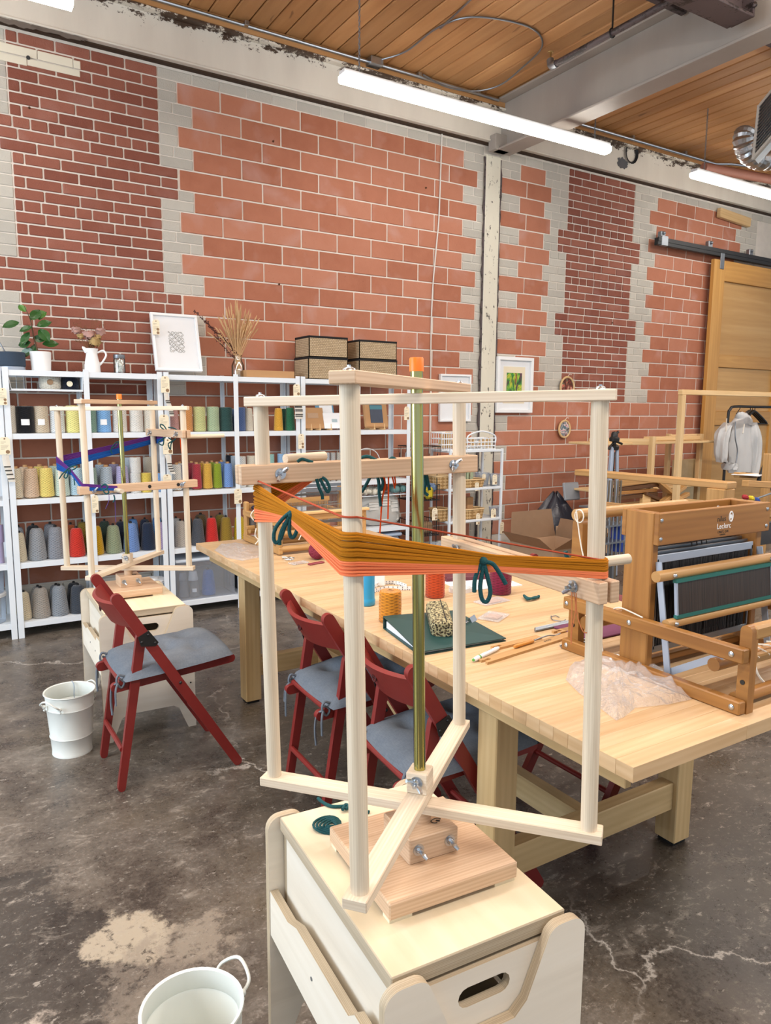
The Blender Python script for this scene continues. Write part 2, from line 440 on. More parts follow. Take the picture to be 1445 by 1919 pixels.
def dup(root, loc, label=None, color=None, rz=None, scale=None):
    r = root.copy(); COL.objects.link(r); r.location = loc
    if rz is not None: r.rotation_euler = (0, 0, rz)
    if scale is not None: r.scale = scale
    if label: r['label'] = label
    for ch in list(root.children):
        c = ch.copy(); COL.objects.link(c); c.parent = r
        if color and ch.get('dye'): c.color = lin(color)
        for g in list(ch.children):
            d = g.copy(); COL.objects.link(d); d.parent = c
    return r
def lerp(a, b, t): return Vector(a)*(1-t)+Vector(b)*t
def spline(pts, n=8):
    P = [Vector(p) for p in pts]; out = []
    for i in range(len(P)-1):
        p0, p1, p2, p3 = P[max(i-1, 0)], P[i], P[i+1], P[min(i+2, len(P)-1)]
        for k in range(n):
            t = k/n
            out.append(0.5*((2*p1)+(p2-p0)*t+(2*p0-5*p1+4*p2-p3)*t*t+(3*p1-p0-3*p2+p3)*t**3))
    return out+[P[-1]]
def text(name, body, size, mat, loc, rot, parent=None, extrude=0.0004, align='LEFT'):
    c = bpy.data.curves.new('txt', 'FONT'); c.body = body; c.size = size; c.extrude = extrude; c.align_x = align; c.resolution_u = 3
    t = bpy.data.objects.new('txt', c); COL.objects.link(t)
    bpy.context.view_layer.update()
    me = bpy.data.meshes.new_from_object(t.evaluated_get(bpy.context.evaluated_depsgraph_get()))
    bpy.data.objects.remove(t); bpy.data.curves.remove(c)
    me.materials.clear(); me.materials.append(mat)
    o = bpy.data.objects.new(name, me); COL.objects.link(o)
    M = Matrix.Translation(loc)@rot.to_4x4()
    if parent: o.parent = parent; o.matrix_parent_inverse = basis(parent).inverted()
    o.matrix_basis = M
    return o
# =================================================================== FLOOR
def floor_mat():
    t = NT('polished_stained_concrete'); v = t.coord('Object')
    big = t.noise(v, 0.8, 5, 0.6, 0.4); med = t.noise(v, 3.6, 9, 0.72, 0.3); fine = t.noise(v, 70, 6, 0.75, 0.2); grit = t.noise(v, 260, 3, 0.7)
    drag = t.noise(t.coord('Object', (7, 12, 1), (0, 0, 0.55)), 1.5, 9, 0.78, 0.5)
    f = t.math('ADD', t.math('MULTIPLY', med, 0.62), t.math('ADD', t.math('MULTIPLY', fine, 0.26), t.math('MULTIPLY', drag, 0.14)))
    c = t.ramp(f, [(0.37, '#332d29'), (0.46, '#564d45'), (0.53, '#70675d'), (0.60, '#857c72'), (0.67, '#a0978d')])
    c = t.mix(t.ramp(big, [(0.40, 0.45), (0.60, 0.0)]), c, '#403a35')
    c = t.mix(t.math('MULTIPLY', t.ramp(t.noise(v, 1.7, 4, 0.6), [(0.5, 0.0), (0.68, 1.0)]), 0.35), c, '#7a6d58')
    def blot(c, x, y, rad, colr, k, wob, sc_, hard, eat=0.0):
        sp = t.new('ShaderNodeVectorMath', operation='DISTANCE'); sp.inputs[1].default_value = (x, y, 0); t.l(v, sp.inputs[0])
        d = t.math('ADD', sp.outputs['Value'], t.math('MULTIPLY', t.math('SUBTRACT', t.noise(v, sc_, 9, 0.7), 0.5), wob))
        m_ = t.ramp(t.math('DIVIDE', d, rad), [(hard, 1.0), (1.02, 0.0)])
        if eat: m_ = t.math('MULTIPLY', m_, t.ramp(t.noise(v, 26, 8, 0.75, 0.3), [(eat-0.05, 0.0), (eat+0.05, 1.0)]))
        return t.mix(t.math('MULTIPLY', m_, k), c, colr)
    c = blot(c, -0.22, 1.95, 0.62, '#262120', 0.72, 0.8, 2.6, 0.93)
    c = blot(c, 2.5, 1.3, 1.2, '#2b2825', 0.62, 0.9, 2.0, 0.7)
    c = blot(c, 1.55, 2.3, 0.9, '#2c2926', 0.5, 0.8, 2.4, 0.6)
    c = blot(c, 0.02, 1.60, 0.20, '#b8aa9c', 0.85, 0.45, 6, 0.75, 0.48)
    c = blot(c, 0.36, 1.93, 0.12, '#b3a692', 0.85, 0.28, 8, 0.8, 0.40)
    c = blot(c, 0.55, 1.83, 0.10, '#988c7d', 0.75, 0.4, 8, 0.7, 0.42)
    c = blot(c, 0.40, 1.72, 0.16, '#857a6e', 0.6, 0.5, 7, 0.7, 0.45)
    c = t.mix(t.math('MULTIPLY', t.ramp(drag, [(0.55, 0.0), (0.66, 0.9)]), t.ramp(med, [(0.38, 0.15), (0.60, 0.8)])), c, '#a2988c')
    fl = t.noise(t.coord('Object', (1, 1.5, 1), (0, 0, 0.7)), 26, 7, 0.75)
    c = t.mix(t.ramp(fl, [(0.59, 0.0), (0.65, 0.65)]), c, '#aca398')
    c = t.mix(t.ramp(fine, [(0.60, 0.0), (0.70, 0.5)]), c, '#b5aca0')
    c = t.mix(t.ramp(fine, [(0.28, 0.55), (0.38, 0.0)]), c, '#2a2522')
    # a few hairline cracks, broken up
    wv = t.new('ShaderNodeVectorMath', operation='ADD'); t.l(v, wv.inputs[0])
    nz = t.new('ShaderNodeTexNoise'); nz.inputs['Scale'].default_value = 3.2; nz.inputs['Detail'].default_value = 7; nz.inputs['Roughness'].default_value = 0.65; t.l(v, nz.inputs['Vector'])
    sc = t.new('ShaderNodeVectorMath', operation='SCALE'); sc.inputs['Scale'].default_value = 0.35; t.l(nz.outputs['Color'], sc.inputs[0]); t.l(sc.outputs[0], wv.inputs[1])
    vo = t.new('ShaderNodeTexVoronoi', feature='DISTANCE_TO_EDGE'); vo.inputs['Scale'].default_value = 0.62; t.l(wv.outputs[0], vo.inputs['Vector'])
    ck = t.math('MULTIPLY', t.ramp(vo.outputs['Distance'], [(0.0, 1.0), (0.0045, 0.0)]), t.ramp(t.noise(v, 1.3, 3), [(0.48, 0.0), (0.6, 0.8)]))
    c = t.mix(ck, c, '#c2bab0'); t.col(c)
    t.set(t.ramp(t.math('ADD', t.math('MULTIPLY', med, 0.6), t.math('MULTIPLY', fine, 0.4)), [(0.35, 0.20), (0.68, 0.48)]))
    t.bump(t.math('ADD', t.math('MULTIPLY', fine, 0.7), t.math('MULTIPLY', grit, 0.3)), 0.16, 0.003); return t.m
FLOORM = floor_mat()
b = MB(); b.box((4.5, 1.5, -0.05), (19, 9, 0.1)); struct(b.build('floor', FLOORM, smooth=0))
# =================================================================== BACK WALL
def brick_mat(name, c1, c2, c3, bump=0.5, sc=60, chalk=0.3):
    t = NT(name); oi = t.new('ShaderNodeObjectInfo'); v = t.coord('Object')
    vv = t.new('ShaderNodeVectorMath', operation='ADD'); t.l(v, vv.inputs[0])
    cx = t.new('ShaderNodeCombineXYZ'); t.l(t.math('MULTIPLY', oi.outputs['Random'], 17.0), cx.inputs[0]); t.l(t.math('MULTIPLY', oi.outputs['Random'], 31.0), cx.inputs[2]); t.l(cx.outputs[0], vv.inputs[1])
    p = vv.outputs[0]
    a = t.noise(p, 7, 4, 0.6); f = t.noise(p, sc, 4, 0.65)
    r = t.math('ADD', t.math('MULTIPLY', oi.outputs['Random'], 0.55), t.math('MULTIPLY', a, 0.5))
    c = t.ramp(r, [(0.15, c1), (0.5, c2), (0.9, c3)])
    c = t.mix(t.math('MULTIPLY', t.ramp(t.noise(p, 3.4, 3, 0.5, 0.4), [(0.55, 0.0), (0.75, 1.0)]), chalk), c, '#c8a7a0')
    c = t.mix(t.math('MULTIPLY', t.ramp(f, [(0.66, 0.0), (0.74, 1.0)]), 0.35), c, '#5c3028')
    t.col(c); t.bump(f, bump, 0.004); t.set(0.75); t.b.inputs['Specular IOR Level'].default_value = 0.25; return t.m
CLAY = brick_mat('clay_tile_block', '#a0644c', '#b1745b', '#bd836b', 0.25, 70, 0.4)
REDB = brick_mat('red_facing_brick', '#7e4a3d', '#8e5747', '#9b6454', 0.9, 110, 0.15)
GREYB = brick_mat('grey_concrete_brick', '#b0aca3', '#bcb8ae', '#c6c2b8', 0.8, 90, 0.05)
def cream_mat():
    t = NT('cream_painted_brick'); t.col('#e3decb'); t.set(0.6); return t.m
CREAMB = cream_mat()
b = MB(); b.box((4.5, WALL+0.103, 2.07), (19, 0.2, 4.14))
wall = struct(b.build('wall_back', MORTAR, smooth=0))
TOP, CH = 3.6745, 0.14208
HB = CH/2
pieces = {'clay_block': [], 'red_brick': [], 'grey_brick': []}
def lay(kind, x0, x1, zt, h, gap=0.010):
    if x1-x0 < 0.03: return
    pieces[kind].append(((x0+x1)/2, zt-h/2, x1-x0-gap, h-gap))
def course(kind, x0, x1, zt, h, L, off, gap=0.010):
    small = 0.10 if kind == 'clay_block' else 0.05
    """pieces of length L on the joint grid off+nL, cut at x0 and x1"""
    n = math.floor((x0-off)/L+1e-4); x = x0
    while x < x1-1e-4:
        n += 1; e = min(off+n*L, x1)
        if e-x < small and e < x1: continue
        if x1-e < 0.05: e = x1
        lay(kind, x, e, zt, h, gap); x = e
BL = 0.3128
SILL = 15
def red1(j):
    l = 0.30 if j in (6, 7, 8, 18, 19, 20) else 0.543
    r = 1.585 if j in (8, 9, 10, 20, 21, 22) else 1.465
    return l, r
def red2(j):
    l = 5.23 if j in (7, 8, 9, 18, 19, 20) else 5.347
    r = 6.40 if j in (7, 8, 9, 18, 19, 20) else 6.283
    return l, r
for k in range(24):
    zt = TOP-k*CH; ev = k % 2 == 0
    o1 = 1.903 if ev else 2.055
    mainL = (1.593 if ev else (1.695 if k < 7 else 1.75)); mainR = 4.085 if ev else 4.24
    o3 = 6.64 if ev else 6.527
    if k < SILL:
        course('clay_block', mainL, mainR, zt, CH, BL, o1)
        if ev: lay('clay_block', 4.735, 5.05, zt, CH)
        else: lay('clay_block', 4.508, 4.82, zt, CH); lay('clay_block', 4.82, 5.13, zt, CH)
        course('clay_block', o3, 8.12 if ev else 8.02, zt, CH, BL, o3)
        for hh in (0, 1):
            j = 2*k+hh; z = zt-hh*HB
            l1, r1 = red1(j); l2, r2 = red2(j)
            go = 0.0 if j % 2 else 0.10
            if l1 > 0.4: course('grey_brick', 0.30, l1, z, HB, 0.2, 0.33+go, 0.006)
            course('grey_brick', r1, mainL, z, HB, 0.2, 1.46+go, 0.006)
            course('grey_brick', mainR, 4.305, z, HB, 0.2, 4.30+go, 0.006)
            if ev: course('grey_brick', 4.485, 4.735, z, HB, 0.2, 4.62+go, 0.006)
            course('grey_brick', 5.05 if ev else 5.13, l2, z, HB, 0.2, 5.34+go, 0.006)
            course('grey_brick', r2, o3, z, HB, 0.2, 6.28+go, 0.006)
            course('grey_brick', 8.12 if ev else 8.02, 8.42, z, HB, 0.2, 8.4+go, 0.006)
    else:
        o4 = 4.66 if ev else 4.506
        course('clay_block', 0.02, mainR, zt, CH, BL, o1)
        course('clay_block', o4, 8.12, zt, CH, BL, o4)
        for hh in (0, 1):
            z = zt-hh*HB; go = 0.0 if hh else 0.10
            course('grey_brick', mainR, 4.305, z, HB, 0.2, 4.30+go, 0.006)
            if ev: course('grey_brick', 4.485, 4.66, z, HB, 0.2, 4.62+go, 0.006)
for j in range(-1, 2*SILL):
    z = TOP-j*HB
    for f, (ex) in ((red1, 0.0), (red2, 0.04)):
        l, r = f(j)
        if l < 0.4: l = 0.30
        if (j % 7) == 6 and j > 0: course('red_brick', l, r, z, HB, 0.103, l+0.05+ex, 0.010)
        else: course('red_brick', l, r, z, HB, 0.213, l+(0.07 if j % 2 else 0.176), 0.010)
# capping course of grey brick below the painted beam
course('grey_brick', 0.0, 0.543, TOP+HB, HB, 0.2, 0.05, 0.006)
course('grey_brick', 1.465, 4.305, TOP+HB, HB, 0.2, 1.5, 0.006)
course('grey_brick', 4.485, 5.347, TOP+HB, HB, 0.2, 4.6, 0.006)
course('grey_brick', 6.283, 9.0, TOP+HB, HB, 0.2, 6.3, 0.006)
for xx in (5.347, 6.29): pass
_bc = {}
def brick_mesh(kind, w, h):
    key = (kind, round(w/0.004), round(h/0.004))
    if key not in _bc:
        b_ = MB(); b_.box((0, 0, 0), (w, 0.02, h), I3, 0.004)
        _bc[key] = b_.mesh(kind, {'clay_block': CLAY, 'red_brick': REDB, 'grey_brick': GREYB}[kind], 0)
    return _bc[key]
MATK = {'clay_block': CLAY, 'red_brick': REDB, 'grey_brick': GREYB}
for kind, L in pieces.items():
    L.sort(key=lambda p: -(p[2]*p[3])/((p[0]-1.2)**2+5.35**2+2*(p[1] < 1.7 and p[0] < 3.3)*40))
    pr = {'clay_block': 0.0, 'red_brick': 0.002, 'grey_brick': 0.0}[kind]
    for (x, z, w, h) in L[:300]:
        put(kind, brick_mesh(kind, w, h), wall, loc=(x, WALL+0.008-pr+R.uniform(-0.0015, 0.0015), z), rot=(R.uniform(-.006, .006), 0, R.uniform(-.008, .008)) if kind == 'red_brick' else None)
        o_ = COL.objects[-1]
    if len(L) > 300:
        b_ = MB()
        for (x, z, w, h) in L[300:]: b_.box((x, WALL+0.008-pr, z), (w, 0.02, h), I3, 0.004)
        stuff(b_.build(kind+'_rest', MATK[kind], wall, 0))
# leftover smear of cream paint on two brick courses, and the grey footing course
b = MB()
for (x0, x1, z0, z1) in ((0.30, 0.72, 3.607, 3.66), (0.722, 0.93, 3.607, 3.66), (0.93, 0.975, 3.607, 3.655), (0.30, 0.66, 3.555, 3.60), (0.66, 0.97, 3.56, 3.60)):
    b.box(((x0+x1)/2, WALL-0.003, (z0+z1)/2), (x1-x0-.003, 0.006, z1-z0), I3, 0.002)
b.build('cream_paint_patch', CREAMB, wall, label='cream painted strip left on the brick')
b = MB(); b.tube([ony(53, 108, WALL-0.005), ony(53, 108, WALL-0.012)], 0.012, 12); b.build('wall_anchor', BLACK, wall)
b = MB()
x = -0.5
while x < 4.2: b.box((x+0.3, WALL-0.0, 0.13), (0.594, 0.03, 0.256), I3, 0.004); x += 0.6
b.build('footing_course', GREYB, wall, 0)
for (px, py) in ((512, 265), (523, 533), (55, 202), (798, 352), (724, 948), (1147, 605)):
    p = ony(px, py, WALL-0.006)
    b = MB(); b.tube([p, p+Vector((0, -0.012, 0))], [0.008, 0.005], 8); b.build('wall_anchor', plain('rusty_iron', '#5b3a26', 0.7, 0.3), wall)
# =================================================================== painted beam, column, girder
def peel(name, paint, rust, amount, sc=6, streak=(1, 1, 4), edge=None):
    t = NT(name); v = t.coord('Object')
    n = t.noise(t.coord('Object', streak), sc, 9, 0.72, 0.2); s = t.noise(v, 55, 4, 0.7)
    f = t.math('ADD', t.math('MULTIPLY', n, 0.8), t.math('MULTIPLY', s, 0.25))
    if edge:
        ax, lo, hi, k = edge
        sep = t.new('ShaderNodeSeparateXYZ'); t.l(v, sep.inputs[0])
        mr = t.new('ShaderNodeMapRange'); t.l(sep.outputs[ax], mr.inputs[0]); mr.inputs[1].default_value = lo; mr.inputs[2].default_value = hi
        mr.inputs[3].default_value = 0; mr.inputs[4].default_value = k
        f = t.math('ADD', f, mr.outputs[0])
    msk = t.ramp(f, [(amount, 0.0), (amount+0.03, 1.0)])
    base = t.mix(t.noise(t.coord('Object', (1, 1, 0.25)), 5, 5), paint, t.mix(0.3, paint, rust))
    t.col(t.mix(msk, base, t.mix(s, rust, '#221c1a'))); t.bump(msk, -0.35, 0.004); t.set(0.55); return t.m
BEAMM = peel('peeling_white_beam_paint', '#e6e1d5', '#5f4632', 0.70, 7, (1, 1, 2.0), (2, 3.90, 4.03, 0.20))
COLM = peel('peeling_cream_column_paint', '#e2ddcb', '#5a534a', 0.60, 9, (2.0, 1, 0.8))
GIRM = peel('grimy_grey_steel', '#a49d95', '#4a413c', 0.72, 4, (1, 1, 1.5))
DARKS = peel('dark_rusty_steel', '#55494a', '#2a201e', 0.55, 6)
b = MB()
b.box((4.5, WALL-0.05, 3.905), (19, 0.06, 0.25), I3, 0.004)       # web
b.box((4.5, WALL-0.075, 4.035), (19, 0.13, 0.016), I3, 0.003)     # top flange
b.box((4.5, WALL-0.055, 3.778), (19, 0.07, 0.014), I3, 0.003)
b.box((4.5, WALL-0.02, 3.766), (19, 0.05, 0.012), mi=1)
struct(b.build('trim_1', [BEAMM, plain('dark_gap', '#3a2614', .8)], label='long white painted steel beam along the top of the brick wall'))
b = MB(); b.box((4.5, WALL-0.10, 4.085), (19, 0.05, 0.07), I3, 0.004); struct(b.build('trim_2', CEILW, smooth=0))
b = MB(); b.box((4.395, WALL-0.004, 1.84), (0.165, 0.05, 3.68), I3, 0.006)
for s in (-1, 1):
    pts = []; n = 60
    for i in range(n+1): pts.append((0.018*R.random()+0.008, i*3.66/n))
    b.prism([(0, 0)]+[(a, z) for a, z in pts]+[(0, 3.66)], 0.012, Matrix(((s, 0, 0, 4.395+s*0.082), (0, 0, -1, WALL-0.01), (0, 1, 0, 0), (0, 0, 0, 1))), mi=1)
struct(b.build('trim_3', [COLM, DARKS], smooth=0, label='peeling cream painted column standing between the brick bays'))
GX0, GX1, GZ = 4.335, 4.525, 3.685
gx = (GX0+GX1)/2
b = MB()
b.box((gx, 1.9, GZ+0.009), (0.19, 6.74, 0.018), I3, 0.003)
b.box((gx, 1.9, 3.89), (0.014, 6.74, 0.40), I3, 0.002)
b.box((gx, 1.9, 4.10), (0.19, 6.74, 0.018), I3, 0.003)
b.box((gx-0.05, 5.24, 3.75), (0.16, 0.10, 0.13), I3, 0.004)
struct(b.build('trim_4', GIRM, label='grey steel girder running from the column towards the camera'))
b = MB()
b.box((3.3, 2.92, 3.76), (1.94, 0.17, 0.018), I3, 0.003); b.box((3.3, 2.92, 3.92), (1.94, 0.012, 0.32)); b.box((3.3, 2.92, 4.095), (1.94, 0.17, 0.018), I3, 0.003)
b.box((4.29, 2.92, 3.93), (0.016, 0.15, 0.34), I3, 0.003)
for dz in (-0.1, 0.0, 0.1): b.ball((4.28, 2.84, 3.92+dz), 0.016, 8, 6)
struct(b.build('trim_5', DARKS, label='dark rusty steel joist bolted to the girder'))
# =================================================================== ceiling of planks
b = MB(); b.box((4.5, 1.5, 4.19), (19, 9, 0.08)); ceil = struct(b.build('ceiling', plain('dark_gap', '#3a2614', .8), smooth=0))
x = -1.4; i = 0
while x < 12.4:
    w = 0.142
    b = MB(); b.box((0, 0, 0), (w-0.006, 7.4, 0.03), I3, 0.008)
    put('plank', b.mesh('plank', CEILW, 0), ceil, loc=(x, 1.66, 4.139-0.003*R.random())); x += w
# =================================================================== lights, conduit, pipe
LED = emit('lit_led_diffuser', '#fff9f0', 20.0)
def led(x0, x1, label, chains):
    t = thing('strip_light', label, 'light', ((x0+x1)/2, 4.4, 3.5), 'linear ceiling lights')
    b = MB(); b.box(((x0+x1)/2, 4.4, 3.575), (x1-x0, 0.075, 0.03), I3, 0.004); b.build('housing', WHITE, t)
    b = MB(); b.prism([(-.044, .046), (-.044, .016), (-.03, 0), (.03, 0), (.044, .016), (.044, .046)], x1-x0, Matrix(((0, 0, 1, x0), (1, 0, 0, 4.4), (0, 1, 0, 3.514), (0, 0, 0, 1))))
    b.build('diffuser', LED, t)
    for cx in chains:
        b = MB(); z = 3.6
        n = 0
        while z < 4.115:
            a = PI/2*(n % 2); b.tube([(cx+0.006*math.cos(a)*math.cos(q), 4.4+0.006*math.sin(a)*math.cos(q), z+0.011*math.sin(q)) for q in [k*PI/3 for k in range(6)]], 0.003, 4, closed=True); z += 0.017; n += 1
        b.build('chain', STEEL, t)
led(2.37, 4.81, 'long lit strip light hanging in the middle, crossing under the girder', (2.5, 4.66))
led(5.92, 8.36, 'lit strip light hanging at the right above the wooden sliding door', (6.06, 8.2))
led(-1.70, 0.775, 'lit strip light cut off at the top left corner', (0.62, -1.5))
b = MB(); b.tube([(0.3, 5.22, 4.095), (2.75, 5.22, 4.095), (2.95, 5.19, 4.08), (4.32, 5.19, 4.08)], 0.013, 10)
for x in (1.1, 2.05, 3.5, 4.1): b.box((x, 5.20, 4.097), (0.03, 0.05, 0.03), I3, 0.003)
tag(b.build('conduit', ZINC), 'thin galvanised conduit along the ceiling above the left beam', 'conduit')
b = MB(); b.tube([(4.54, 5.17, 4.07), (7.3, 5.17, 4.07), (7.5, 5.12, 4.09), (9.2, 4.7, 4.1)], 0.013, 10)
for x in (5.2, 6.0, 6.8): b.box((x, 5.18, 4.092), (0.03, 0.05, 0.03), I3, 0.003)
tag(b.build('conduit', ZINC), 'thin galvanised conduit along the ceiling right of the girder', 'conduit')
b = MB(); b.box((3.08, 5.19, 4.085), (0.11, 0.10, 0.055), I3, 0.004); jb = b.build('junction_box', ZINC); tag(jb, 'square metal junction box on the conduit above the middle light', 'junction box')
pts = spline([(3.12, 5.14, 4.10), (3.22, 4.95, 4.112), (3.22, 4.55, 4.113), (3.35, 4.3, 4.113), (3.75, 4.2, 4.113), (4.02, 4.35, 4.112), (4.12, 4.7, 4.10), (4.12, 4.95, 4.07), (4.0, 5.12, 4.06), (3.75, 5.16, 4.05), (3.5, 5.14, 4.08)], 6)
b = MB(); b.tube(pts, 0.0065, 8); tag(b.build('cable', STEEL), 'grey cable looping across the ceiling planks from the junction box', 'cable')
pts = spline([(3.24, 4.55, 4.112), (3.2, 4.2, 4.112), (3.1, 3.5, 4.112), (3.0, 2.6, 4.112)], 5)
b = MB(); b.tube(pts, 0.0065, 8); tag(b.build('cable', STEEL), 'straight grey cable running along the ceiling planks to the top edge', 'cable')
b = MB(); b.tube([(3.93, 4.1, 3.88), (3.93, 0.8, 3.88)], 0.021, 12); pipe = b.build('sprinkler_pipe', DARKS); tag(pipe, 'dark sprinkler pipe hanging beside the girder', 'pipe')
b = MB(); b.tube(spline([(3.93, 4.10, 3.88), (3.93, 4.15, 3.885), (3.93, 4.165, 3.93)], 4), 0.026, 12); b.build('elbow', STEEL, pipe)
b = MB(); b.tube([(3.93, 4.165, 3.92), (3.93, 4.165, 3.975)], 0.009, 8); b.lathe([(0.02, 0), (0.022, 0.004), (0.008, 0.008)], (3.93, 4.165, 3.975), 12); b.build('sprinkler_head', plain('brass', '#a88b5a', 0.35, 0.9), pipe)
b = MB(); b.tube([(3.93, 3.6, 3.9), (3.93, 3.6, 4.12)], 0.006, 6); b.tube([(3.93+0.025*math.cos(a), 3.6, 3.88+0.028*math.sin(a)) for a in [k*PI/6 for k in range(12)]], 0.005, 6, closed=True); b.build('hanger_rod', BLACK, pipe)
for (y, x0, x1, lab) in ((3.42, 3.05, 4.4, 'dark steel channel under the planks left of the girder'), (3.05, 4.6, 9, 'thin bright steel rail under the planks, the nearer one right of the girder'), (3.35, 4.6, 9, 'thick dark steel rail under the planks right of the girder')):
    b = MB(); b.box(((x0+x1)/2, y, 4.06), (x1-x0, 0.045, 0.045), I3, 0.004); tag(b.build('ceiling_rail', DARKS if y > 3.1 else STEEL), lab, 'rail')
# heater unit with grille and foil duct at the right edge
gA, gB, gC, gD = ony(1413, 296, 3.6), ony(1423, 200, 3.6), ony(1482, 128, 3.3), ony(1474, 226, 3.3)
t = thing('air_unit', 'grey hanging air unit with a slatted grille at the right edge', 'air vent', gA)
b = MB()
for p, q in ((gA, gB), (gB, gC), (gC, gD), (gD, gA)): b.bar(p, q, 0.022, 0.022, ext=0.01)
b.build('grille_frame', plain('grey_paint', '#bdb9b0', 0.5), t)
for i in range(14):
    f = (i+.5)/14; b = MB(); b.bar(lerp(gA, gB, f), lerp(gD, gC, f), 0.016, 0.005, (0, 0, 1)); b.build('slat', ZINC, t, 0)
off = Vector((0.25, 0.12, 0.03)); vs = [p+Vector((0.03, 0.014, 0)) for p in (gA, gB, gC, gD)]+[p+off for p in (gA, gB, gC, gD)]
b = MB(); b.add(vs, [[0, 1, 2, 3], [7, 6, 5, 4], [0, 4, 5, 1], [1, 5, 6, 2], [2, 6, 7, 3], [3, 7, 4, 0]], [[(0, 0), (1, 0), (1, 1), (0, 1)]]*6); b.build('casing', STEEL, t, 0)
pts = spline([ony(px, py, 4.0) for px, py in ((1398, 248), (1394, 262), (1400, 282), (1416, 296), (1440, 299), (1490, 296))], 8)
b = MB(); b.tube(pts, [0.085+0.007*math.sin(i*2.4)+R.uniform(-.004, .004) for i in range(len(pts))], 16); tag(b.build('foil_duct', plain('crinkled_foil', '#b4b6b8', 0.3, 0.95, bump=0.8, bscale=60), smooth=20), 'silver crinkled foil duct under the air unit at the right edge', 'duct')
b = MB(); b.tube([(6.6, 4.8, 3.82), (9.5, 4.5, 3.88)], 0.045, 12); tag(b.build('red_pipe', plain('dusty_red_pipe', '#8a5a4a', 0.6)), 'thick dusty red pipe behind the right strip light', 'pipe')
# wire on the wall
pts = [ony(px, py, WALL-0.01) for (px, py) in ((831, 205), (828, 260), (823, 400), (818, 460), (811, 540), (808, 620), (807, 700), (806, 780), (805, 850))]
b = MB(); b.tube(spline(pts, 4), 0.006, 8); tag(b.build('wall_cable', plain('white_cable', '#d8d4cc', 0.5)), 'white cable hanging down the clay block wall from the beam', 'cable')
b = MB(); p = ony(1183, 287, WALL-0.09)
for k in range(4): b.tube([p+Vector(((0.07+0.006*k)*math.cos(a), -0.004*k, (0.085+0.005*k)*math.sin(a))) for a in [i*PI/10 for i in range(20)]], 0.004, 6, closed=True)
tag(b.build('cable_coil', BLKPL), 'small coil of dark cable hung on the white beam right of the girder', 'cable')
b = MB(); n = 28; p = ony(1166, 306, WALL-0.0815)
b.prism([((0.075+R.uniform(-.02, .02))*math.cos(2*PI*i/n), (0.05+R.uniform(-.014, .014))*math.sin(2*PI*i/n)) for i in range(n)], 0.002, Matrix(((1, 0, 0, p.x), (0, 0, -1, p.y), (0, 1, 0, p.z), (0, 0, 0, 1))))
b.build('tar_patch', plain('grey_tar', '#55565a', 0.7), bpy.data.objects['trim_1'], label='dark grey splat on the white beam')
def splat(px, py, rx, rz_, n=40):
    p = ony(px, py, WALL-0.0812); q = MB()
    q.prism([(rx*(1+R.uniform(-.12, .12))*math.cos(2*PI*i/n), rz_*(1+R.uniform(-.5, .5))*math.sin(2*PI*i/n)) for i in range(n)], 0.002, Matrix(((1, 0, 0, p.x), (0, 0, -1, p.y), (0, 1, 0, p.z), (0, 0, 0, 1))))
    q.build('bare_metal_patch', plain('bare_grey_metal', '#6a6058', 0.7), bpy.data.objects['trim_1'])
splat(35, 44, 0.16, 0.016); splat(110, 62, 0.17, 0.016)
b = MB(); a0, a1 = ony(1347, 398, WALL-0.04), ony(1404, 418, WALL-0.04)
b.bar(a0, a1, 0.05, 0.10, bev=0.006); tag(b.build('wood_block', PINE), 'short yellow timber block fixed askew on the wall above the door rail', 'timber block')
# =================================================================== STEEL SHELVING
SY0, SY1 = 5.01, 5.30
LEV = {'top': 1.675, 'upper': 1.29, 'middle': 0.882, 'lower': 0.482, 'bottom': 0.10}
def shelving(x0, x1, label, mids, levels, backs=True):
    t = thing('steel_shelving', label, 'shelf', ((x0+x1)/2, (SY0+SY1)/2, 0), 'white steel shelving units')
    top = 1.69
    for xx in [x0+0.018, x1-0.018]+mids:
        for yy, d in ((SY0, 1), (SY1, -1)):
            b = MB(); s = 1 if xx < (x0+x1)/2 else -1
            b.box((xx, yy+d*0.002, top/2), (0.034, 0.003, top), I3, 0.0008)
            b.box((xx-s*0.0155 if xx not in mids else xx, yy+d*0.016, top/2), (0.003, 0.03, top), I3, 0.0008)
            b.build('post', SHELFW, t, 0)
    for zz in levels:
        b = MB(); xm = [x0+0.004]+mids+[x1-0.004]
        for a, c in zip(xm[:-1], xm[1:]):
            b.box(((a+c)/2, (SY0+SY1)/2, zz-0.002), (c-a-0.004, SY1-SY0-0.01, 0.003))
            for yy in (SY0+0.006, SY1-0.006): b.box(((a+c)/2, yy, zz-0.018), (c-a-0.004, 0.003, 0.034), I3, 0.0008)
        b.build('shelf_board', SHELFW, t, 0)
    return t
ALL = ['top', 'upper', 'middle', 'lower', 'bottom']
shelving(-0.62, 0.378, 'white steel shelving cut off at the left edge of the picture', [-0.12], [LEV[k] for k in ALL])
shelving(0.382, 1.337, 'white steel shelving behind the rear winder', [0.858], [LEV[k] for k in ALL])
shelving(1.345, 2.347, 'white steel shelving in the middle, the one with the big clear bin at the bottom', [1.85], [LEV[k] for k in ALL])
t = shelving(2.355, 3.335, 'white steel shelving at the right end, the one holding books and a pillow', [2.845], [1.675, 1.29, 0.89, 0.50, 0.10])
b = MB(); b.tube([(2.86, 5.03, 0.76), (3.31, 5.03, 0.76), (3.31, 5.28, 0.76), (2.86, 5.28, 0.76)], 0.004, 6, closed=True)
for i in range(12): b.tube([(2.87+i*0.04, 5.03, 0.76), (2.87+i*0.04, 5.28, 0.76)], 0.0018, 5)
for i in range(20): b.tube([(2.87+i*0.023, 5.28, 0.76), (2.87+i*0.023, 5.28, 0.875)], 0.0016, 5)
